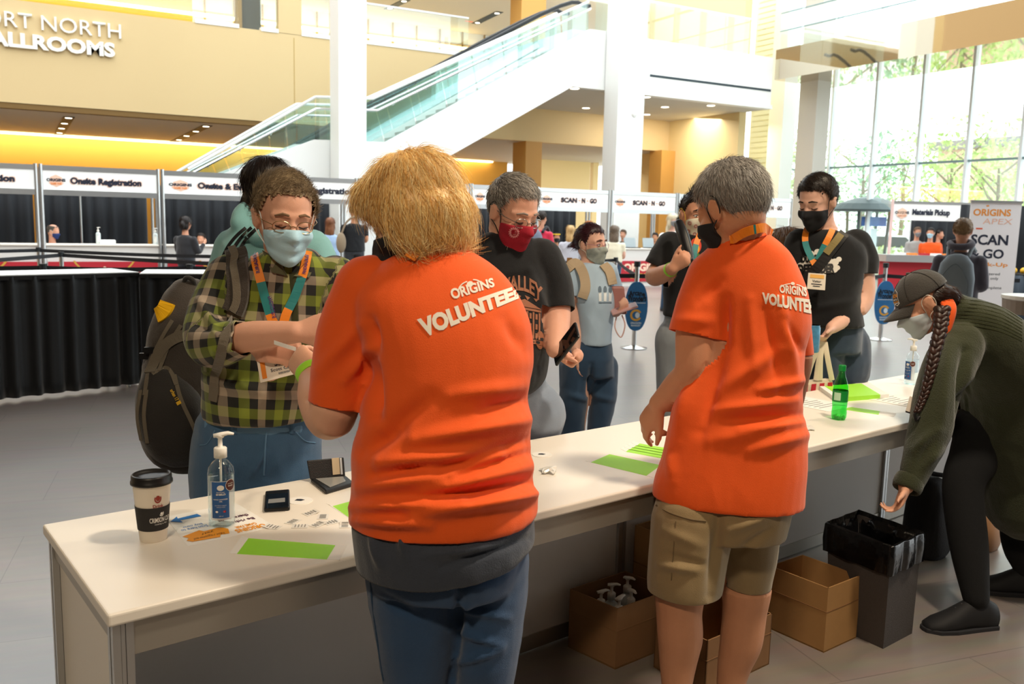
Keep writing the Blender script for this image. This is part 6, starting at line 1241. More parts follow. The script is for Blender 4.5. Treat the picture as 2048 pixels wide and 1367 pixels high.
# ------------------------------------------------------------------ man in the red mask
t = person('bearded man in a black town print tee with red mask and glasses, phone in hand', 1010, 780, 3.25); sk = SKIN('dca58c'); d = 3.25
H = Head(1027, 424, 3.18, 38, 22, 0, 1.03); nb = at(1012, 490, 3.24); mb = MB(); H.skull(mb, nb, .066, 1.15, 1)
sl, el, wl_ = at(1088, 535, 3.27), at(1112, 650, 3.22), at(1110, 698, 3.12); limb(mb, [sl, at(1106, 600, 3.26), el, wl_], [.07, .064, .052, .034]); hand(mb, wl_, nz(VR*.8-VU*.6), nz(VR*.5+VU*.65-VF*.55), 1, .95, (70, 70, 50), (.6, .55, .6))
s2, e2, w2 = at(920, 535, 3.3), at(905, 660, 3.3), at(930, 760, 3.15); limb(mb, [s2, e2, w2], [.06, .05, .032]); hand(mb, w2, nz(-UP+VR*.3), VF, 1, 1)
trunk(mb, [(475, 975, 1050, 3.25, .07), (540, 925, 1095, 3.27, .11), (700, 930, 1085, 3.27, .13), (800, 930, 1075, 3.3, .12)])
hips = [at(955, 830, 3.34), at(1062, 830, 3.34)]
for h_ in hips: legb(mb, h_, down(h_, .47), down(h_, .09), 1.0)
body = hull(mb, 'body', sk, t, .007, 4); H.face(t, '8d8078')
BT = cloth('black_jersey', '0f1115', .88, .35, 400, .08, .12)
mb = MB(); trunk(mb, [(466, 968, 1050, 3.25, .08), (478, 950, 1072, 3.25, .095), (498, 930, 1090, 3.26, .115), (535, 912, 1104, 3.27, .14), (600, 908, 1104, 3.27, .17), (660, 905, 1099, 3.27, .19), (720, 905, 1098, 3.28, .2), (755, 908, 1090, 3.29, .195), (775, 915, 1072, 3.30, .18)], 2.3)
limb(mb, [at(1080, 520, 3.26), at(1104, 570, 3.27), at(1112, 622, 3.25)], [.085, .078, .07], 18); limb(mb, [at(930, 520, 3.28), at(908, 580, 3.3), at(904, 625, 3.3)], [.085, .078, .07], 18)
tee = hull(mb, 'black_tee', BT, t, .008, 4); cut(tee, at(1112, 622, 3.25), nz(at(1112, 622, 3.25)-at(1106, 580, 3.27)), .12); cut(tee, at(1000, 776, 3.3), -UP, .5); wrinkle(tee, .003, (8, 8, 6), 60, [(1060, 540, 1095, 640, 9, .006), (1000, 560, 1060, 550, 8, -.004), (1000, 700, 1090, 680, 9, .006), (1000, 740, 1085, 730, 9, -.006)]); T = bvh(tee); tuck(body, tee); thick(tee)
BRZ = mat('print_bronze', '9a6448', .7); a = Art(); a.text('VALLEY', .0, .0, .9, .2, 0, .03, arc=.12)
for x0, x1 in ((.1, .9),):
    a.poly([(x0+.0, .4), (.5, .3), (x1, .4)]); a.rect(x0, .41, x1, .44)
    for i in range(6): a.rect(x0+.02+.14*i, .45, x0+.06+.14*i, .8)
    for i in range(5):
        for y in (.47, .6, .72): a.rect(x0+.085+.14*i, y, x0+.135+.14*i, y+.07)
    a.rect(x0-.04, .81, x1+.04, .86); a.disc(.86, .8, .1, .12); a.disc(.1, .82, .09, .1); a.rect(.3, .92, .7, .98)
for i in range(4): a.poly([(.1+.2*i, .24+.02*abs(i-1.5)), (.22+.2*i, .27), (.16+.2*i, .31)])
a.cut(8, 8); print_on(a, T, [(1004, 543), (1094, 560), (1090, 712), (1010, 700)], [BRZ], tee, 'tee_print', .0022, 3.1)
GS = cloth('grey_blue_shorts', '7d8a9c', .85); mb = MB(); trunk(mb, [(745, 915, 1088, 3.32, .15), (800, 918, 1100, 3.33, .155), (840, 925, 1108, 3.34, .15)]); 
for h_ in hips: limb(mb, [h_, down(h_, .62), down(h_, .50)], [.135, .13, .125], 20)
gs = hull(mb, 'grey_shorts', GS, t, .009, 4); wrinkle(gs, .004, (8, 8, 6), 63); cut(gs, down(hips[0], .5), -UP, .18); cut(gs, down(hips[1], .5), -UP, .18); thick(gs)
for h_ in hips: shoe(down(h_, .09), -FH+RH*.4, mat('dark_shoe', '26262a'), t)
mk = H.mask(body, mat('red_cotton_mask', 'a3142c', .8, bump=.3, bscale=400), t, '1a1a1c', 0, beak=.012, wide=70); Tm = bvh(mk); a = Art(); n = 16; a.poly([(.5+(.5 if i % 2 else .38)*math.cos(6.2832*i/(2*n)), .5+(.5 if i % 2 else .38)*math.sin(6.2832*i/(2*n))) for i in range(2*n)]); print_on(a, Tm, [(1017, 453), (1040, 453), (1040, 476), (1017, 476)], [mat('mask_pink', 'd98c93', .7)], mk, 'mask_emblem', .003)
a = Art(); a.arcband(.5, .5, .3, .3, .25, 0, 360, 0, 24); a.rect(.3, .46, .7, .56); print_on(a, Tm, [(1019, 455), (1038, 455), (1038, 474), (1019, 474)], [mat('red_cotton_mask', 'a3142c')], mk, 'mask_emblem', .0042)
H.glasses(t, mat('steel_wire', 'a8a6a2', .25, .9), y=.101, z=-.004)
short_hair(H, GR, t, 4200, .02, .0008, front=.08, side=-.004, back=-.075, puff=.009, lift=.2, bias=(-.6, .8, 0), temple=.045)
bd_ = MB(); rs = np.random.RandomState(9); n = 900; ph = rs.uniform(-1.2, 1.2, n); z = rs.uniform(-.15, -.095, n); P_ = np.array([H(math.sin(a_)*.062, math.cos(a_)*.062+.02-.2*max(0, -.12-q), q) for a_, q in zip(ph, z)]); N_ = np.array([nz(H.R*math.sin(a_)+H.F*math.cos(a_)) for a_ in ph]); strands(bd_, P_, N_, np.tile(-H.U, (n, 1)), .02, .0008, .3, 3, 0, .2, rs); bd_.build('beard', GR, t, fix=False)
q = nz(at(1150, 664, 3.03)-at(1113, 712, 3.10)); pn = nz(-VF*.55-VR*.6+VU*.5); pn = nz(pn-q*(pn@q)); ph_ = thing('smartphone', 'black smartphone held by the man in the red mask', 'phone', at(1130, 690, 3.05)); MB().box(at(1132, 688, 3.065), (.155, .078, .011), q, az=pn).build('case', BLACK, ph_, bevel=.006)
MB().box(at(1132, 688, 3.065)+pn*.006, (.145, .07, .001), q, az=pn).build('screen', SCR, ph_)
rb, _ = ribbon_on(T, [(950, 450), (938, 470), (930, 500), (928, 560)], .06, [mat('brown_strap', '5a3a2c', .6)], None, 'shoulder_bag_strap', .01, 6, None, 3.2, .008); tag(rb, 'brown leather shoulder strap on the man in the red mask', 'strap')
# ------------------------------------------------------------------ woman in the light blue tee
t = person('woman in a light blue tee and jeans with maroon hair, glasses and patterned mask', 1180, 800, 5.0); sk = SKIN('e0ae98'); d = 5.0
H = Head(1183, 489, 5.0, 52, 0, 0, .92); nb = at(1178, 532, 5.0); mb = MB(); H.skull(mb, nb, .05)
limb(mb, [at(1143, 555, 4.98), at(1140, 610, 4.95), at(1147, 650, 4.95), at(1150, 680, 4.93), at(1154, 708, 4.9)], [.052, .05, .042, .038, .026]); hand(mb, at(1154, 708, 4.9), nz(-UP+VR*.05), VR, -1, .92, (15, 20, 15), (.8, .4, .2))
limb(mb, [at(1218, 555, 5.08), at(1228, 605, 5.1), at(1232, 625, 4.95)], [.048, .04, .027]); hand(mb, at(1232, 625, 4.95), nz(at(1246, 620, 4.88)-at(1232, 625, 4.95)), nz(VU*.8-VF*.3), -1, .92, (40, 45, 30))
trunk(mb, [(535, 1160, 1205, 5.0, .06), (580, 1145, 1220, 5.0, .1), (690, 1150, 1215, 5.0, .1)]); hl_, hr_ = at(1158, 735, 5.0), at(1202, 735, 5.05)
for p in (hl_, hr_): legb(mb, p, down(p, .45, .0), down(p, .09), .85)
body = hull(mb, 'body', sk, t, .0085, 4); H.face(t, '5a3a34', False)
mb = MB(); trunk(mb, [(527, 1162, 1208, 5.0, .065), (538, 1140, 1222, 5.0, .085), (560, 1136, 1228, 5.0, .11), (590, 1140, 1231, 4.99, .13), (625, 1150, 1228, 4.99, .125), (660, 1156, 1224, 4.99, .13), (686, 1155, 1222, 4.99, .135)], 2.3); limb(mb, [at(1148, 545, 5.0), at(1139, 575, 4.97), at(1138, 590, 4.96)], [.07, .066, .062]); limb(mb, [at(1215, 545, 5.05), at(1226, 580, 5.1), at(1228, 592, 5.1)], [.065, .06, .056])
lb = hull(mb, 'light_blue_tee', cloth('light_blue_jersey', 'a8bfd4', .85), t, .009, 4); cut(lb, at(1138, 590, 4.96), -UP, .1, xr=(1100, 1153)); cut(lb, at(1190, 686, 4.99), -UP, .4); wrinkle(lb, .004, (9, 9, 6), 70); T = bvh(lb); tuck(body, lb); thick(lb)
a = Art()
for i in range(3): a.disc(.2+.3*i, .35, .1, .2, 0); a.rect(.12+.3*i, .5, .28+.3*i, .95, 1)
a.rect(.1, 1.0, .9, 1.06, 0); a.cut(4, 3); print_on(a, T, [(1192, 566), (1228, 566), (1226, 604), (1194, 604)], [mat('print_slate', '5d6f80', .7), mat('print_sky', 'dfe6ea', .7)], lb, 'tee_print', .002, 4.8)
DK_ = cloth('dark_denim', '27435f', .85, .5, 500, .12); mb = MB(); trunk(mb, [(678, 1152, 1222, 5.0, .125), (715, 1134, 1226, 5.0, .14), (750, 1128, 1228, 5.02, .13)], 2.4); limb(mb, [hl_, at(1152, 775, 5.0), at(1147, 800, 5.0), down(hl_, .45, -.03), down(hl_, .25, -.04), down(hl_, .06, -.04)], [.115, .095, .082, .074, .07, .055], 18); limb(mb, [hr_, at(1207, 790, 5.05), down(hr_, .45), down(hr_, .25, .01), down(hr_, .06, .01)], [.098, .078, .068, .064, .055], 18)
jn = hull(mb, 'dark_jeans', DK_, t, .009, 4); wrinkle(jn, .004, (9, 9, 9), 71, [(1140, 790, 1180, 800, 6, .008), (1190, 790, 1225, 800, 6, .008), (1183, 730, 1178, 800, 5, -.015)])
for p, x in ((hl_, -.04), (hr_, .01)): shoe(down(p, .085, x), RH*.9-FH*.4, mat('dark_shoe', '26262a'), t)
H.mask(body, mat('grey_floral_mask', '9aa39e', .8, var=.35, vscale=60), t, 'c9c2b2', 0, beak=.008, wide=78); H.glasses(t, mat('pink_frame', 'a86a86', .3), .022, .02, .1, -.006)
MH = hair_mat('maroon_hair', '2a0f16', '55242e'); short_hair(H, MH, t, 2600, .026, .0011, front=.078, side=-.02, back=-.085, puff=.011, lift=.03, crown=(0, .05, .11), bias=(0, -1, -.3), extra=lambda b: [b.tube([H(0, -.1, .01), H(0, -.135, -.02), H(0, -.13, -.09)], [.032, .035, .02], 12, round_=True)])
ph_ = thing('smartphone', 'pink cased smartphone held by the woman in light blue', 'phone', at(1247, 612, 4.86)); MB().box(at(1248, 617, 4.88), (.15, .075, .012), nz(RH+UP*.35), az=nz(UP-RH*.3-VF*.3)).build('case', mat('phone_rose', 'c9a0a0', .3), ph_, bevel=.005)
wt = thing('wristlet_purse', 'dusty pink wristlet purse held upright by the woman in light blue', 'purse', at(1237, 605, 4.95)); MB().box(at(1238, 600, 4.94), (.075, .03, .16), VR, az=nz(UP-RH*.15)).build('purse_body', mat('dusty_pink', 'a9736e', .5), wt, bevel=.012); MB().tube(cr([at(1233, 632, 4.9), at(1230, 655, 4.88), at(1242, 674, 4.88), at(1250, 650, 4.88), at(1244, 630, 4.9)], 5), .004, 6).build('wrist_strap', mat('pale_pink', 'd9b3ae', .5), wt)
t = thing('backpack', 'tan canvas backpack with beige straps worn by the woman in light blue', 'backpack', at(1130, 590, 5.18)); mb = MB(); trunk(mb, [(528, 1122, 1165, 5.2, .07), (560, 1110, 1170, 5.22, .11), (610, 1112, 1172, 5.22, .12), (650, 1120, 1170, 5.22, .1)]); CV = cloth('tan_canvas', '8d7a62', .85); hull(mb, 'main_bag', CV, t, .014, 3)
for q in ([(1136, 540), (1150, 528), (1166, 545), (1172, 575), (1166, 596)], [(1205, 532), (1216, 545), (1222, 570)]): ribbon_on(T, q, .055, [mat('beige_webbing', 'b39f84', .8)], t, 'shoulder_strap', .012, 6, None, 4.9, .014)
MB().box(at(1139, 521, 5.1), (.03, .008, .035), VR).build('leather_tab', mat('tan_tab', 'd99a5a', .6), t)
# ------------------------------------------------------------------ man with donut print mask, black tee
t = person('man with spiked dark hair, pale donut print mask and black sunset tee', 1390, 640, 4.8); sk = SKIN('d59a7c')
H = Head(1392, 430, 4.8, 22, 3, 0, 1.0); mb = MB(); H.skull(mb, at(1398, 480, 4.8), .062)
wr = at(1346, 536, 4.48); limb(mb, [at(1338, 500, 4.8), at(1325, 530, 4.8), at(1309, 553, 4.72), at(1330, 546, 4.58), wr], [.06, .06, .052, .046, .032]); hand(mb, wr, nz(at(1366, 522, 4.44)-wr), nz(VF*.9+VU*.2), 1, 1.0, (70, 75, 55), (.7, .5, .4)); limb(mb, [at(1450, 500, 4.85), at(1470, 580, 4.85), at(1465, 640, 4.75)], [.06, .05, .03])
trunk(mb, [(480, 1372, 1425, 4.8, .07), (520, 1340, 1455, 4.8, .1), (640, 1338, 1455, 4.8, .12)]); hp_ = [at(1355, 680, 4.85), at(1430, 680, 4.85)]
for p in hp_: legb(mb, p, down(p, .5), down(p, .09), .95)
body = hull(mb, 'body', sk, t, .009, 4); H.face(t, '2a2019', False)
mb = MB(); trunk(mb, [(470, 1368, 1425, 4.8, .075), (484, 1346, 1448, 4.8, .095), (510, 1332, 1462, 4.8, .12), (560, 1328, 1466, 4.8, .14), (633, 1327, 1466, 4.8, .15)], 2.3); limb(mb, [at(1340, 492, 4.8), at(1322, 520, 4.78), at(1314, 530, 4.77)], [.08, .075, .07]); limb(mb, [at(1450, 495, 4.83), at(1468, 540, 4.85)], [.08, .072])
tee = hull(mb, 'black_tee', BT, t, .01, 4); cut(tee, at(1314, 532, 4.77), nz(-UP-RH*.4), .12); cut(tee, at(1395, 633, 4.8), -UP, .4); wrinkle(tee, .004, (8, 8, 6), 80); T = bvh(tee); tuck(body, tee); thick(tee)
a = Art(); a.disc(.5, .45, .45, .42, 0); a.disc(.5, .6, .3, .3, 1); a.poly([(.1, 1), (.5, .62), (.9, 1)], 2); a.cut(3, 3); print_on(a, T, [(1379, 475), (1404, 475), (1404, 512), (1379, 512)], [mat('sun_red', 'd8452c', .7), mat('sun_yellow', 'f0b429', .7), mat('sun_green', '4d7a32', .7)], tee, 'tee_print', .002, 4.7)
mb = MB(); trunk(mb, [(618, 1330, 1462, 4.83, .14), (690, 1328, 1464, 4.84, .15)])
for p in hp_: limb(mb, [p, down(p, .5), down(p, .06)], [.125, .09, .075])
jn = hull(mb, 'pale_grey_jeans', cloth('pale_denim', '8f969c', .85, .5, 500, .12), t, .012, 3); wrinkle(jn, .004, (8, 8, 6), 81)
for p in hp_: shoe(down(p, .09), -FH, mat('dark_shoe', '26262a'), t)
mk = H.mask(body, mat('cream_mask', 'e2dcc6', .8), t, 'e0c040', 0, beak=.01); Tm = bvh(mk)
for x, y in ((1377, 462), (1390, 468), (1380, 446), (1392, 452), (1386, 478)): a = Art(); a.arcband(.5, .5, .5, .5, .55, 0, 360, 0, 16); print_on(a, Tm, [(x-4, y-4), (x+4, y-4), (x+4, y+4), (x-4, y+4)], [mat('donut_pink', 'b9807a', .7)], mk, 'donut_print', .003)
DKH = hair_mat('dark_brown_hair', '17110e', '3b2c23'); short_hair(H, DKH, t, 1600, .03, .0012, front=.07, side=.0, back=-.07, puff=.004, lift=.35, bias=(0, .5, 1.5), extra=lambda b: [b.ell(H(0, .0, .12), (.035, .06, .04), H.rot())])
wv = nz(wr-at(1330, 546, 4.58)); sd = nz(np.cross(wv, UP)); u2 = np.cross(sd, wv); MB().tube([wr-wv*.03+(sd*math.cos(a)*.036+u2*math.sin(a)*.036) for a in [i*.2618 for i in range(24)]], [(.012, .0015)]*24, 8, wv, closed=True).build('wristband', LIME, t)
ribbon_on(T, [(1400, 470), (1392, 490), (1388, 520), (1392, 560)], .03, LAN, t, 'lanyard', .012, 5, lambda u: 0 if u < .3 else 2, 4.7); ribbon_on(T, [(1370, 470), (1374, 490), (1386, 540)], .03, LAN, t, 'lanyard_side', .012, 5, lambda u: 0 if u < .3 else 2, 4.7)
cb = thing('camera_strap', 'padded black sling strap gripped by the man in the donut print mask', 'strap', at(1366, 520, 4.5)); limb(MB(), [at(1358, 448, 4.6), at(1366, 470, 4.55), at(1376, 505, 4.5), at(1380, 520, 4.46)], [.026, .03, .028, .02]).build('padding', BLACK, cb, smooth=True)
# ------------------------------------------------------------------ brown haired visitor mostly hidden
t = person('person with straight brown hair seen between the volunteer and the black mask man', 1572, 640, 5.4); H = Head(1570, 492, 5.4, -160, 0, 0, .95); mb = MB(); H.skull(mb, at(1570, 545, 5.4)); trunk(mb, [(545, 1550, 1592, 5.4, .06), (570, 1530, 1612, 5.4, .1), (680, 1535, 1608, 5.4, .1)])
for x in (1555, 1588): p = at(x, 690, 5.4); legb(mb, p, down(p, .45), down(p, .09), .9); shoe(down(p, .09), FH, mat('dark_shoe', '26262a'), t)
hull(mb, 'body', SKIN('dca58c'), t, .012, 3); mb = MB(); trunk(mb, [(540, 1548, 1594, 5.4, .07), (560, 1528, 1614, 5.4, .11), (690, 1532, 1612, 5.4, .13)]); hull(mb, 'grey_top', cloth('ash_cotton', '8a8a8c'), t, .014, 3)
mb = MB(); trunk(mb, [(680, 1534, 1610, 5.4, .12), (720, 1536, 1608, 5.4, .12)])
for x in (1555, 1588): p = at(x, 700, 5.4); limb(mb, [p, down(p, .45), down(p, .06)], [.11, .08, .07])
hull(mb, 'dark_trousers', cloth('dark_cotton', '2a2d33'), t, .014, 3)
BRH = hair_mat('brown_hair', '4a3527', '80634a'); mb = MB(); H.ell(mb, (0, -.02, .03), (.095, .115, .1)); H.ell(mb, (0, -.05, -.07), (.09, .06, .12)); hp = hull(mb, 'hair', BRH, t, .012, 3); rs = np.random.RandomState(6); P_, N_ = surf_points(hp, 1800, rs); D = np.tile(-UP-H.F*.5, (len(P_), 1)); D = D-N_*np.sum(D*N_, 1)[:, None]; D /= np.linalg.norm(D, axis=1)[:, None]+1e-6; strands_b = MB(); strands(strands_b, P_, N_, D, .09, .0014, .03, 4, .2, .1, rs); strands_b.build('hair_strands', BRH, hp, fix=False)
# ------------------------------------------------------------------ man in the black mask with tote bag
t = person('tall man in a black tee, black mask and orange lanyard holding a tote bag', 1655, 700, 4.5); sk = SKIN('e0b09a')
H = Head(1634, 404, 4.42, -30, 20, 0, 1.06); mb = MB(); H.skull(mb, at(1648, 465, 4.48), .058)
wr = at(1664, 655, 4.32); limb(mb, [at(1718, 500, 4.5), at(1727, 555, 4.5), at(1728, 600, 4.48), at(1704, 628, 4.42), wr], [.06, .056, .048, .045, .031]); hand(mb, wr, nz(at(1648, 676, 4.29)-wr), nz(-VR*.8-VF*.2), -1, 1.03, (45, 40, 30), (.7, .6, .2)); limb(mb, [at(1594, 500, 4.55), at(1592, 600, 4.55), at(1620, 668, 4.4)], [.055, .046, .03]); hand(mb, at(1620, 668, 4.4), nz(RH-UP*.8), VF, -1, 1, (40, 40, 30))
trunk(mb, [(470, 1625, 1672, 4.48, .07), (510, 1600, 1722, 4.5, .11), (650, 1606, 1712, 4.5, .12)]); hp_ = [at(1640, 690, 4.55), at(1692, 690, 4.6)]
for p in hp_: legb(mb, p, down(p, .5), down(p, .09), .95)
body = hull(mb, 'body', sk, t, .008, 4); H.face(t, '2a2019')
mb = MB(); trunk(mb, [(460, 1620, 1676, 4.48, .08), (472, 1600, 1702, 4.48, .1), (495, 1584, 1728, 4.49, .12), (540, 1582, 1728, 4.5, .14), (590, 1590, 1716, 4.5, .145), (650, 1592, 1725, 4.52, .155)], 2.3); limb(mb, [at(1712, 488, 4.5), at(1726, 520, 4.5), at(1728, 543, 4.5)], [.08, .076, .07]); limb(mb, [at(1600, 488, 4.53), at(1590, 545, 4.55)], [.08, .07])
tee = hull(mb, 'black_tee', BT, t, .009, 4); cut(tee, at(1728, 545, 4.5), -UP, .12, xr=(1704, 1800)); cut(tee, at(1658, 650, 4.52), -UP, .4); wrinkle(tee, .004, (8, 8, 6), 90, [(1610, 620, 1710, 600, 8, .006)]); T = bvh(tee); tuck(body, tee); thick(tee)
a = Art(); a.text('DUNGEON', .12, .2, .76, .5, 1, .06); a.text('DEFENDER', .04, .55, .92, .9, 1, .06)
b = Art()
for x, y, r_ in ((.1, .6, .09), (.22, .35, .08), (.35, .15, .07), (.5, .1, .08), (.64, .3, .08), (.78, .45, .09), (.92, .5, .1), (1.02, .4, .07), (.9, .75, .1), (.98, .7, .07), (.5, .5, .3), (.25, .62, .16), (.72, .68, .16), (.55, .95, .12)): b.disc(x, y, r_, r_*1.3)
b.cut(5, 4); Q = [(1594, 500), (1676, 496), (1676, 552), (1594, 552)]; CR = mat('print_cream', 'e9e4da', .7); print_on(b, T, Q, [CR], tee, 'tee_print', .002, 4.4); a.m = [0]*len(a.m); a.cut(10, 4); print_on(a, T, Q, [BLACK], tee, 'tee_lettering', .005, 4.4)
mb = MB(); trunk(mb, [(638, 1598, 1722, 4.54, .14), (700, 1598, 1720, 4.56, .15)])
for p in hp_: limb(mb, [p, at(pixv(p)[0]-3, 760, pixv(p)[2]), down(p, .5, -.04), down(p, .06, -.04)], [.125, .11, .085, .07], 18)
jn = hull(mb, 'navy_jeans', cloth('navy_denim', '2c3d52', .85, .5, 500, .1), t, .01, 3); wrinkle(jn, .004, (8, 8, 6), 91)
for p in hp_: shoe(down(p, .09, -.04), -FH-RH*.3, mat('dark_shoe', '26262a'), t)
H.mask(body, mat('black_cotton', '16161a'), t, '141416', 0, beak=.012)
short_hair(H, DKH, t, 3600, .022, .0009, front=.078, side=-.0, back=-.08, puff=.012, lift=.12, bias=(-1.2, .2, .6), temple=.045)
ln, _ = ribbon_on(T, [(1616, 456), (1612, 480), (1616, 500), (1626, 520), (1632, 532)], .03, LAN, t, 'lanyard', .012, 6, lambda u: 0 if u < .25 or u > .7 else 2, 4.4); ribbon_on(T, [(1670, 436), (1664, 462), (1650, 490), (1636, 520)], .03, LAN, ln, 'lanyard_side', .012, 6, lambda u: 0 if u < .5 else 2, 4.4)
bq = [at(x, y, 4.3) for x, y in ((1617, 545), (1652, 548), (1650, 580), (1614, 577))]; bd_ = MB().prism(bq, VF*.004).build('badge', mat('badge_card', 'ece3d4'), ln); a = Art(); a.rect(.1, .08, .9, .3, 1); a.text('Visitor', .25, .42, .75, .56, 0, .02); a.rect(.2, .65, .8, .7, 0); a.rect(.3, .78, .7, .83, 0); b = MB(); b.v = [tuple((bq[0]*(1-x)+bq[1]*x)*(1-y)+(bq[3]*(1-x)+bq[2]*x)*y-VF*.002) for x, y in a.v]; b.f = a.f; b.m = a.m; b.build('badge_print', [INK, mat('badge_gold', 'f0b860')], bd_, fix=False)
sl_, _ = ribbon_on(T, [(1690, 465), (1670, 490), (1640, 530), (1612, 560)], .05, [BLACK], None, 'sling_strap', .012, 6, None, 4.4, .006); tag(sl_, 'black sling strap across the tall black mask man', 'strap'); ribbon_on(T, [(1680, 472), (1664, 492), (1652, 508)], .035, [mat('strap_gold', '8a7a48', .6)], sl_, 'strap_stitching', .02, 5, None, 4.4, .002)
t = thing('tote_bag', 'cream handled tote bag with red print hanging from the black mask man hand', 'bag', at(1630, 790, 4.25)); CRM = cloth('cream_canvas', 'd9cbb2', .85)
q = [at(x, y, 4.28) for x, y in ((1604, 762), (1668, 756), (1672, 830), (1600, 838))]; MB().prism(q, VF*.08).build('bag_body', CRM, t, bevel=.02); a = Art()
for i in range(4): a.poly([(.05+.25*i, .1), (.2+.25*i, .1), (.1+.25*i, .9), (-.05+.25*i, .9)], 0)
b = MB(); b.v = [tuple((q[0]*(1-x)+q[1]*x)*(1-y)+(q[3]*(1-x)+q[2]*x)*y-VF*.002) for x, y in a.v]; b.f = a.f; b.m = a.m; b.build('bag_print', [RED], t, fix=False)
for x0, x1, xm in ((1612, 1640, 1646), (1632, 1664, 1650)):
    for x in (x0, x1): MB().tube(cr([at(xm, 684, 4.28), at((xm+x)/2-2, 715, 4.27), at(x, 760, 4.28)], 5), [(.013, .003)]*11, 8, VR).build('bag_handle', CRM, t)
p = at(1617, 640, 4.1); t = thing('drink_can', 'tall printed drink can peeking out beside the grey haired volunteer', 'can', at(1622, 705, 4.1)); MB().lathe(at(1624, 704, 4.1), [(.026, 0), (.031, .006), (.031, .115), (.027, .125), (.028, .128)], 24).build('can_body', mat('can_print', '4f8fb8', .3, var=.6, vscale=40), t, smooth=True); MB().lathe(at(1624, 704, 4.1)+UP*.128, [(.0, -.003), (.027, -.002), (.028, .0)], 24).build('can_top', ALU, t)
# ------------------------------------------------------------------ woman in cap and green sweater bending over the waste bin
t = person('person in a dark cap and olive sweater bending down with a long braid', 1960, 1180, 3.75); sk = SKIN('d8a184'); d = 3.6
H = Head(1846, 606, 3.56, -74, 34, -4, 1.0); nb = at(1908, 640, 3.58); mb = MB(); H.skull(mb, None); limb(mb, [H(0, -.02, -.02), at(1880, 625, 3.57), nb], [.055, .054, .07])
sh, el, wr = at(1885, 725, 3.44), at(1842, 880, 3.36), at(1812, 972, 3.32)
limb(mb, [sh, at(1868, 800, 3.4), el, at(1828, 925, 3.34), wr], [.07, .062, .052, .046, .03])
hand(mb, wr, nz(at(1802, 1000, 3.30)-wr), nz(-VR*.8-VF*.1-VU*.2), -1, .98, (30, 45, 35), (.75, .6, .3), fc=(.6, 1.0, 1.2, 1.3))
hp_ = [at(1968, 862, 3.80), at(2085, 890, 3.92)]
limb(mb, [nb, at(1955, 690, 3.6), at(2015, 790, 3.68), at(2045, 880, 3.78)], [(.07, .07), (.07, .09), (.08, .10), (.09, .1)], up=VU)
kn = [at(1926, 975, 3.74), at(2040, 1050, 3.98)]; an = [onZ(1950, 1213, .09), onZ(2048, 1150, .09)]
for h_, k_, a_ in zip(hp_, kn, an): limb(mb, [h_, k_, k_*.45+a_*.55, a_], [.09, .055, .05, .035])
body = hull(mb, 'body', sk, t, .0085, 4); H.face(t, '3a2a20')
OL = cloth('olive_knit', '2d321a', .9, .7, 180, .1); mb = MB()
limb(mb, [at(1905, 622, 3.58), at(1925, 640, 3.59), at(1965, 680, 3.62), at(2022, 760, 3.7), at(2036, 868, 3.78), at(2052, 945, 3.82), at(2058, 1005, 3.82)], [(.075, .10), (.105, .15), (.15, .2), (.18, .22), (.195, .22), (.19, .21), (.17, .19)], 26, up=VU)
limb(mb, [at(1918, 690, 3.5), at(1888, 760, 3.42), at(1868, 830, 3.38), at(1846, 900, 3.35), at(1820, 968, 3.33)], [.095, .095, .085, .068, .045], 20); limb(mb, [at(1980, 680, 3.75), at(1935, 790, 3.9), at(1880, 830, 4.0)], [.09, .075, .05], 18)
sw = hull(mb, 'olive_sweater', OL, t, .009, 4); cut(sw, at(1818, 972, 3.33), nz(at(1812, 990, 3.32)-at(1835, 930, 3.35)), .1); wrinkle(sw, .004, (8, 8, 6), 100, [(1900, 680, 1880, 860, 12, .006), (1870, 860, 1830, 900, 10, .008), (1860, 880, 1835, 940, 9, -.006), (1930, 700, 1925, 860, 10, -.01), (1930, 700, 1925, 860, 12, -.01), (1850, 930, 1880, 900, 8, .006)])
T = bvh(sw); tuck(body, sw); thick(sw)
for k in range(9): ribbon_on(T, [(1908-k*.8, 592+k*7), (1950, 594+k*7.2), (2000, 606+k*7), (2044, 634+k*6)], .003, [mat('knit_ridge', '353a20', .9)], sw, 'knit_rib', .001, 6, None, 3.5, .002)
wv = nz(at(1812, 990, 3.32)-at(1835, 930, 3.35)); sd = nz(np.cross(wv, UP)); u2 = np.cross(sd, wv); c = at(1817, 966, 3.33); MB().tube([c+(sd*math.cos(a)*.047+u2*math.sin(a)*.047) for a in [i*.2618 for i in range(24)]], [(.03, .008)]*24, 10, wv, closed=True).build('rolled_cuff', OL, sw, smooth=True)
MB().tube(cr([at(1888, 592, 3.50), at(1898, 615, 3.46), at(1890, 650, 3.46), at(1876, 680, 3.47)], 6), (.03, .01), 10, VR).build('orange_collar', ORANGE, t, smooth=True)
LG = cloth('black_leggings', '0d0e10', .92, sheen=0); mb = MB()
for h_, k_, a_ in zip(hp_, kn, an): limb(mb, [h_, (h_+k_)/2, k_, k_*.5+a_*.5, V(a_[0], a_[1], .13)], [.115, .1, .083, .076, .052], 18)
limb(mb, [hp_[0], hp_[1]], [.13, .13], 18); lg = hull(mb, 'black_leggings', LG, t, .01, 4)
shoe(an[0]-RH*.0, -RH*.95-FH*.15, mat('black_sneaker', '17171a', .7), t, 1.2, '26262a', '3a3a3c'); shoe(an[1], -RH*.9+FH*.2, mat('black_sneaker', '17171a'), t, 1.15, '26262a', '3a3a3c')
H.mask(body, mat('grey_surgical', 'b7c4ca', .75, bump=.25, bscale=600), t, 'd8d4c8', .003, beak=.01, wide=72)
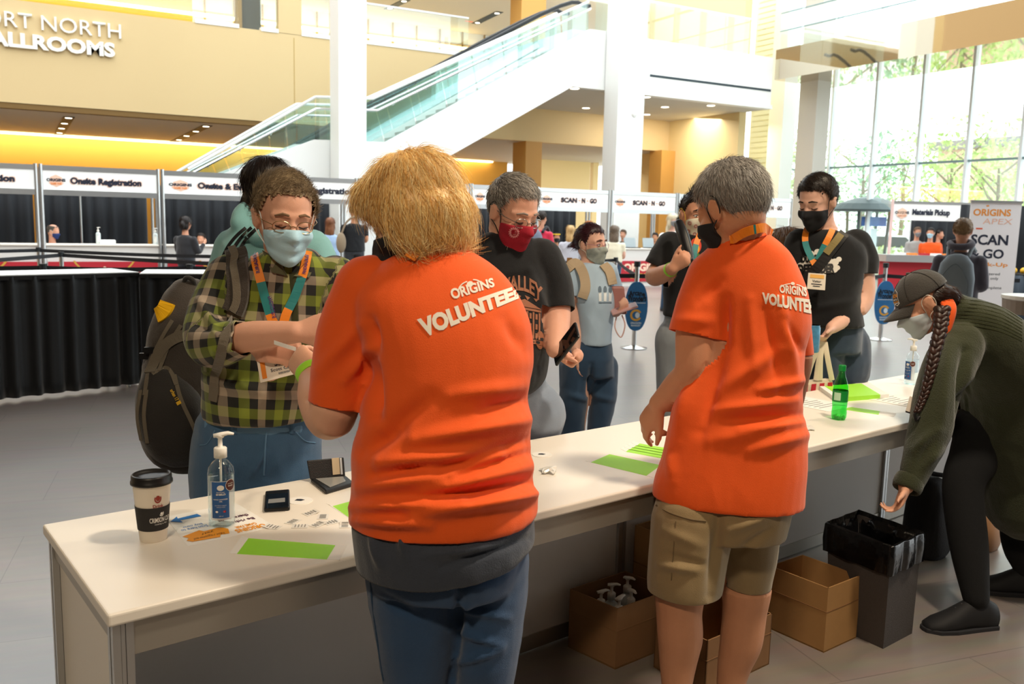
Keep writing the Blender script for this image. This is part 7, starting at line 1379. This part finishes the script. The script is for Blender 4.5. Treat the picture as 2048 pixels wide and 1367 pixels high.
# cap
CP = cloth('washed_black_cap', '3a3733', .85, .5, 200, .15); mb = MB(); G = []
for j in range(13):
    p = j/12*1.42; G.append([H(.087*math.cos(p)*math.cos(a), -.012+.108*math.cos(p)*math.sin(a), .034+.098*math.sin(p)) for a in [i*6.2832/40 for i in range(41)]])
cp_ = MB().grid(G).build('cap', CP, t, smooth=True, fix=False); thick(cp_, .003); wrinkle(cp_, .002, (14, 14, 14), 7)
G = []
for j in range(6):
    v = j/5; G.append([H(.078*math.sin(a)*(1-.08*v), -.012+.108*math.cos(a*.93)+.072*v*math.cos(a*.85), .036-.022*v+.012*math.cos(a*1.3)-.012-.020*(math.sin(a))**2*v) for a in np.linspace(-1.15, 1.15, 21)])
br_ = MB().grid(G).build('cap_brim', CP, cp_, smooth=True, fix=False); q = br_.modifiers.new('thickness', 'SOLIDIFY'); q.thickness = .004
b = MB(); b.ell(H(0, -.012, .133), (.009, .009, .006)); b.build('cap_button', CP, cp_, smooth=True)
for a in (.6, 1.57, 2.5, 3.7, 4.7, 5.7): MB().tube([H(.088*math.cos(p)*math.cos(a), -.012+.109*math.cos(p)*math.sin(a), .034+.099*math.sin(p)) for p in np.linspace(0, 1.45, 10)], .0012, 5).build('cap_seam', mat('cap_seam', '2a2825', .9), cp_)
def capw(x, y, o=.004): a = 1.57+(.5-x)*-.55+.28; p = .78-.66*y; return H((.087+o)*math.cos(p)*math.cos(a), -.012+(.108+o)*math.cos(p)*math.sin(a), .034+(.098+o)*math.sin(p))
a = Art(); a.line([(.1, .25), (.5, .0), (.9, .25), (.9, .85), (.1, .85), (.1, .25)], .035, 1); a.text('RON', .15, .28, .85, .52, 0, .04); a.text('CARTEL', .2, .58, .8, .68, 1, .01); a.rect(.15, .74, .85, .79, 0); a.line([(.1, .95), (.4, .9), (.6, 1.0), (.95, .88)], .04, 1); a.cut(6, 6); a.wrap('cap_emblem', capw, [mat('emblem_orange', 'e8961e', .6), PAPER], cp_)
# hair under the cap and the braid
MB2 = hair_mat('dark_braid_hair', '1d110d', '43261b'); mb = MB(); H.ell(mb, (0, -.045, -.01), (.082, .075, .075)); H.ell(mb, (0, -.085, -.03), (.06, .05, .06)); hb_ = hull(mb, 'hair', MB2, t, .008, 4); rs = np.random.RandomState(8); P_, N_ = surf_points(hb_, 1500, rs); D = np.tile(-H.U*.5-H.F*.5, (len(P_), 1)); D = D-N_*np.sum(D*N_, 1)[:, None]; D /= np.linalg.norm(D, axis=1)[:, None]+1e-6; mb = MB(); strands(mb, P_, N_, D, .04, .0009, .05, 4, .2, .1, rs); mb.build('hair_strands', MB2, hb_, fix=False)
path = cr([at(1884, 618, 3.44), at(1880, 660, 3.40), at(1868, 710, 3.36), at(1858, 755, 3.34), at(1846, 795, 3.33), at(1834, 822, 3.32)], 10); mb = MB(); n = len(path)
for s_ in (0, 1, 2):
    pts = []
    for i, p in enumerate(path): ph = i*.85+s_*2.094; r_ = .017*(1-.55*i/n); pts.append(p+VR*math.sin(ph)*r_+VF*math.sin(2*ph)*r_*.5)
    mb.tube(pts, [.0165*(1-.55*i/n) for i in range(n)], 8, round_=True)
bd_ = mb.build('braid', MB2, t, smooth=True); b = MB(); b.tube(cr([at(1834, 820, 3.32), at(1829, 829, 3.32), at(1833, 840, 3.32), at(1838, 834, 3.32)], 5), .006, 8, round_=True); b.build('hair_tie', BLACK, bd_, smooth=True)
ribbon_on(T, [(1868, 720), (1860, 750), (1854, 780)], .02, [LAN[0]], t, 'lanyard', .01, 5, None, 3.36)
t = thing('name_badge', 'cream name badge dangling at the counter edge below the braid', 'badge', at(1832, 815, 3.4)); q = [at(x, y, 3.42) for x, y in ((1820, 792), (1856, 800), (1850, 836), (1811, 824))]; MB().prism(q, VF*.003).build('badge_card', mat('badge_card', 'ece3d4'), t); MB().prism([q[3], q[2], q[2]+VU*.006, q[3]+VU*.006], -VF*.002).build('badge_edge', BLACK, t)
# ------------------------------------------------------------------ visitors and clerks farther off
def far_person(lab, px, py, d, az, hair, skin, top, trousers, hs='short', k=1.0, seated=False, arms='down', pitch=0, mask=None, wide=1.0, voxel=.018, top_name='top', floor_z=None):
    """standing or seated figure; px, py = middle of the head in the photo"""
    c = at(px, py, d); t = thing('person', lab, 'person', (c[0], c[1], 0), 'far visitors and clerks'); H = Head(px, py, d, az, pitch, 0, k); F = nz(H.F*V(1, 1, 0)); R_ = nz(H.R*V(1, 1, 0)); zc = c[2]
    P = lambda x, y, z: c*V(1, 1, 0)+R_*x+F*y+UP*z; zs = zc-.26*k; zh = .45 if seated else min(zc*.56, .98); w = .19*k*wide; mb = MB(); H.skull(mb, P(0, -.03, zs+.02))
    if seated: zh = .52
    mb.loft([[P(w_*math.cos(a), t_*math.sin(a)-.03, z) for a in [i*.3142 for i in range(20)]] for z, w_, t_ in ((zs+.03, .07, .06), (zs-.02, w*.9, .09), (zs-.2, w*.92, .11), (zh, w*.85, .1))]); G = MB(); G.loft([[P(w_*math.cos(a), t_*math.sin(a)-.03, z) for a in [i*.3142 for i in range(20)]] for z, w_, t_ in ((zs+.05, .075, .07), (zs, w*.93, .105), (zs-.12, w*1.05, .13), ((zs+zh)/2, w*.98, .13), (zh+.05, w*1.02, .14), (zh-.03, w*1.0, .14))])
    for g in (-1, 1):
        s_ = P(g*w*.98, -.03, zs-.04)
        if arms == 'down': e, w_ = P(g*w*1.15, -.04, zs-.30), P(g*w*1.12, .06, zs-.53)
        elif arms == 'fwd': e, w_ = P(g*w*1.15, .0, zs-.28), P(g*w*.75, .22, zs-.30)
        else: e, w_ = (P(g*w*1.2, .04, zs-.27), P(g*w*1.1, .24, zs-.12 if g > 0 else zs-.3))
        limb(mb, [s_, e, w_], [.05, .042, .028]); hand(mb, w_, nz(w_-e), nz(R_*-g+UP*.2), g, k, (25, 25, 20)); m_ = e if top.get('short', True) else e*.15+w_*.85
        limb(G, [s_, (s_+e)/2, s_*.4+e*.6] if top.get('short', True) else [s_, e, m_], [.068, .062, .06] if top.get('short', True) else [.068, .058, .042])
    J = MB(); J.loft([[P(w_*math.cos(a), t_*math.sin(a)-.03, z) for a in [i*.3142 for i in range(20)]] for z, w_, t_ in ((zh+.04, w*.9, .12), (zh-.08, w*.95, .13))])
    for g in (-1, 1):
        h_ = P(g*w*.5, -.03, zh-.05)
        if seated: kn_, an_ = P(g*w*.55, .40, .48), P(g*w*.55, .38, .09)
        else: kn_, an_ = P(g*w*.5, .0, zh*.52), P(g*w*.5, -.04, .09)
        limb(mb, [h_, kn_, an_], [.075, .05, .035]); limb(J, [h_, kn_, V(an_[0], an_[1], .08)], [.1, .072, .06]); shoe(an_, F, mat('dark_shoe', '26262a'), t)
    body = hull(mb, 'body', SKIN(skin), t, voxel*.7, 3); g_ = hull(G, top_name, cloth(top['m'], top['c']), t, voxel, 2); wrinkle(g_, .006, (7, 7, 5), int(px)); hull(J, 'trousers', cloth(trousers[0], trousers[1]), t, voxel, 2)
    hm = hair_mat(*hair)
    if hs == 'short': short_hair(H, hm, t, 700, .03, .002, front=.072, side=-.005, back=-.075, puff=.009, lift=.2)
    elif hs == 'bald': short_hair(H, hm, t, 500, .02, .002, front=.09, side=-.01, back=-.07, puff=.006, lift=.2, bald=.075)
    else:
        mb = MB(); H.ell(mb, (0, -.02, .035), (.09, .112, .098)); H.ell(mb, (0, -.05, -.04), (.082, .07, .08))
        if hs == 'long': H.ell(mb, (0, -.075, -.16), (.095, .05, .15)); H.ell(mb, (.06, -.02, -.05), (.035, .06, .1)); H.ell(mb, (-.06, -.02, -.05), (.035, .06, .1))
        if hs == 'bun': H.ell(mb, (.02, -.13, -.02), (.05, .045, .055))
        hp = hull(mb, 'hair', hm, t, .014, 2); rs = np.random.RandomState(int(px)); P_, N_ = surf_points(hp, 900, rs); D = np.tile(-UP-H.F*.1, (len(P_), 1)); D = D-N_*np.sum(D*N_, 1)[:, None]; D /= np.linalg.norm(D, axis=1)[:, None]+1e-6; mb = MB(); strands(mb, P_, N_, D, .08, .0022, .05, 4, .2, .1, rs); mb.build('hair_strands', hm, hp, fix=False)
    if mask: H.mask(body, mat(mask[0], mask[1], .8), t, 'f0efe8', 0, beak=.008)
    if seated:
        s_ = thing('stool', 'stool under the '+lab.split(' behind')[0].split(' seated')[0], 'stool', P(0, -.03, 0), 'clerk stools'); MB().lathe(P(0, -.03, .40), [(.02, 0), (.19, .0), (.19, .05), (.02, .05)], 20).build('seat', BLACK, s_); MB().tube([P(0, -.03, .02), P(0, -.03, .40)], .03, 10).build('column', STEEL, s_); MB().lathe(P(0, -.03, 0), [(.22, 0), (.2, .02), (.03, .04)], 20).build('base', STEEL, s_)
    return t, H, body, g_, P
def dY(px, py, Y): return float((onY(px, py, Y)-EYE)@VF)
OT = {'m': 'orange_jersey', 'c': 'f2600f'}; BLK = {'m': 'black_jersey', 'c': '1c1f24'}; JE = ('dark_denim', '27435f'); DT = ('dark_cotton', '2a2d33')
far_person('balding clerk in an orange shirt and navy mask seated behind the booth counter', 107, 463, dY(107, 463, 19.25), 62, ('grey_brown_hair', '4a3f38', '8f8478'), 'd9a084', OT, DT, 'bald', 1.1, True, 'fwd', 10, ('navy_mask', '23386e'))
far_person('person in a black jacket with bunned hair gesturing at the booth counter', 372, 446, dY(372, 446, 18.1), 140, ('black_hair', '120d0c', '2c211d'), 'd59a7c', {'m': 'black_jacket', 'c': '202024', 'short': False}, DT, 'bun', 1.05, False, 'gesture', top_name='black_jacket')
far_person('clerk in an orange shirt seated behind the black jacketed person', 402, 478, dY(402, 478, 19.3), -20, ('dark_brown_hair', '17110e', '3b2c23'), 'd59a7c', OT, DT, 'short', 1.0, True, 'fwd')
far_person('woman in a pale blue top with auburn hair at the far counter', 661, 447, dY(661, 447, 17.9), 165, ('auburn_hair', '5a3324', '94603f'), 'e0ae98', {'m': 'pale_blue_cotton', 'c': '9fb9da'}, ('khaki_skirt', '8d8a68'), 'long', 1.0, False, 'fwd')
t, H, body, g_, P = far_person('man in a black tee with a tan shoulder bag seen past the blond hair', 708, 422, dY(708, 422, 16.8), -170, ('dark_brown_hair', '17110e', '3b2c23'), 'c98f6c', BLK, DT, 'short', 1.1, False, 'fwd')
b_ = thing('shoulder_bag', 'tan canvas shoulder bag on the far man in the black tee', 'bag', P(-.24, .0, 1.0)); c = P(-.27, -.1, 1.12); MB().ell(c, (.1, .08, .2)).build('bag_body', CV, b_, smooth=True); MB().tube(cr([c+UP*.15, P(-.18, -.12, 1.5), P(-.05, -.15, 1.62), P(.05, -.05, 1.62)], 5), .02, 8).build('bag_strap', CV, b_)
t, H, body, g_, P = far_person('man in a crimson tee with a red and grey backpack at the far counter', 1084, 436, dY(1084, 436, 14.6), 150, ('dark_brown_hair', '17110e', '3b2c23'), 'd59a7c', {'m': 'crimson_jersey', 'c': 'd42a4a'}, DT, 'short', 1.05, False, 'fwd')
b_ = thing('backpack', 'red and grey backpack on the man in the crimson tee', 'backpack', P(0, -.3, 1.0)); mb = MB(); c = P(0, -.25, 1.22); MB().ell(c, (.17, .12, .27)).build('main_bag', cloth('pack_grey', '6a7080'), b_, smooth=True); MB().ell(c-H.F*.09-UP*.1, (.12, .07, .14)).build('front_pocket', cloth('pack_red', 'b3243c'), b_, smooth=True)
for g in (-1, 1): MB().tube(cr([P(g*.1, -.15, 1.42), P(g*.12, -.02, 1.52), P(g*.13, .1, 1.4)], 5), .028, 8).build('shoulder_strap', cloth('pack_black', '24262c'), b_, smooth=True)
t, H, body, g_, P = far_person('clerk with a yellow headband and black mask seated by the crimson tee', 1113, 475, dY(1113, 475, 19.2), 10, ('black_hair', '120d0c', '2c211d'), 'b97f62', BLK, DT, 'short', 1.0, True, 'fwd', mask=('black_cotton', '16161a'))
MB().tube([H(.088*math.cos(a), -.01+.108*math.sin(a), .085) for a in [i*.2618 for i in range(24)]], .014, 8, closed=True).build('headband', mat('band_yellow', 'e3b92e', .7), t)
far_person('woman with long blond hair in a grey hooded top at the scan counter', 1141, 462, dY(1141, 462, 16.4), -175, ('honey_hair', 'a77c44', 'e0c08a'), 'e0ae98', {'m': 'grey_fleece', 'c': 'b9b9c2', 'short': False}, JE, 'long', 1.0, False, 'fwd')
far_person('person with copper hair just above the maroon haired woman', 1178, 452, dY(1178, 452, 17.6), 170, ('copper_hair', 'a05c2c', 'd99a58'), 'e0ae98', {'m': 'grey_fleece', 'c': 'b9b9c2'}, JE, 'long', 1.0, False, 'fwd')
far_person('woman with long dark blond hair in a cream tie dye top', 1229, 462, dY(1229, 462, 15.6), 178, ('ash_hair', '5f5044', '9c8a74'), 'e0ae98', {'m': 'cream_tiedye', 'c': 'e4dcc2'}, JE, 'long', 1.0, False, 'fwd')
far_person('clerk seated behind the laptop at the scan counter', 1310, 474, dY(1310, 474, 19.3), -15, ('black_hair', '120d0c', '2c211d'), 'c98f6c', BLK, DT, 'short', .95, True, 'fwd')
far_person('clerk seated behind the left scan counter laptop', 1246, 468, dY(1246, 468, 19.3), -25, ('brown_hair', '4a3527', '80634a'), 'd9a084', BLK, DT, 'short', .95, True, 'fwd')
far_person('person with pale blond hair and white top behind the donut mask man', 1346, 440, dY(1346, 440, 13.0), 30, ('platinum_hair', 'cdbf9e', 'f0e6cc'), 'e0ae98', {'m': 'white_cotton', 'c': 'e8e6e2'}, JE, 'long', 1.0, False, 'down', mask=('grey_mask', '8d9094'))
far_person('person with a dark bob seen behind the black sling strap', 1365, 446, dY(1365, 446, 12.0), 170, ('black_hair', '120d0c', '2c211d'), 'c98f6c', BLK, DT, 'bob', 1.0, False, 'down')
far_person('clerk in a grey jacket and mask behind the pickup counter', 1835, 464, 21.6, 20, ('brown_hair', '4a3527', '80634a'), 'd9a084', {'m': 'grey_jacket', 'c': 'a8a6a2', 'short': False}, DT, 'short', 1.0, False, 'fwd', mask=('grey_mask', '8d9094'))
far_person('clerk in an orange shirt and blue mask behind the pickup counter', 1861, 466, 21.4, -10, ('dark_brown_hair', '17110e', '3b2c23'), 'd9a084', OT, DT, 'short', 1.05, False, 'fwd', mask=('surgical_blue', 'b4dcee'))
far_person('clerk in an orange shirt turned aside at the end of the pickup counter', 1879, 468, 22.2, 70, ('black_hair', '120d0c', '2c211d'), 'd9a084', OT, DT, 'short', 1.0, False, 'fwd')
t, H, body, g_, P = far_person('person in a dark hooded jacket with a grey backpack facing the roll up banner', 1926, 462, 9.0, 172, ('light_brown_hair', '6b5238', 'a98a63'), 'd9a084', {'m': 'charcoal_fleece', 'c': '4b4650', 'short': False}, ('pale_denim', '8f969c'), 'short', 1.02, False, 'fwd', wide=1.0, voxel=.013, top_name='hooded_jacket')
MB().tube(cr([P(-.1, -.06, 1.50), P(-.06, -.14, 1.47), P(.06, -.14, 1.47), P(.1, -.06, 1.50), P(0, .04, 1.52), P(-.1, -.06, 1.5)], 5), .035, 10, closed=False).build('hood', cloth('charcoal_fleece', '4b4650'), t, smooth=True)
b_ = thing('backpack', 'slim grey backpack on the person in the dark hooded jacket', 'backpack', P(0, -.25, .9)); mb = MB(); mb.loft([[P(w_*math.copysign(abs(math.cos(a))**.7, math.cos(a)), -.2+t_*math.copysign(abs(math.sin(a))**.7, math.sin(a)), z) for a in [i*.2618 for i in range(24)]] for z, w_, t_ in ((.93, .15, .05), (.97, .17, .08), (1.15, .175, .09), (1.3, .15, .08), (1.38, .09, .05), (1.4, .03, .02))]); mb.build('main_bag', cloth('slate_pack', '7d8890'), b_, smooth=True); mb = MB(); mb.tube(cr([P(-.13, -.29, 1.0), P(-.12, -.295, 1.15), P(0, -.29, 1.3), P(.12, -.295, 1.15), P(.13, -.29, 1.0)], 5), .005, 6); mb.build('zip_line', cloth('slate_pack_dark', '5c666d'), b_)
for g in (-1, 1): MB().tube(cr([P(g*.09, -.16, 1.36), P(g*.11, -.06, 1.46), P(g*.12, .06, 1.42)], 5), .02, 8).build('shoulder_strap', cloth('slate_pack', '7d8890'), b_, smooth=True)
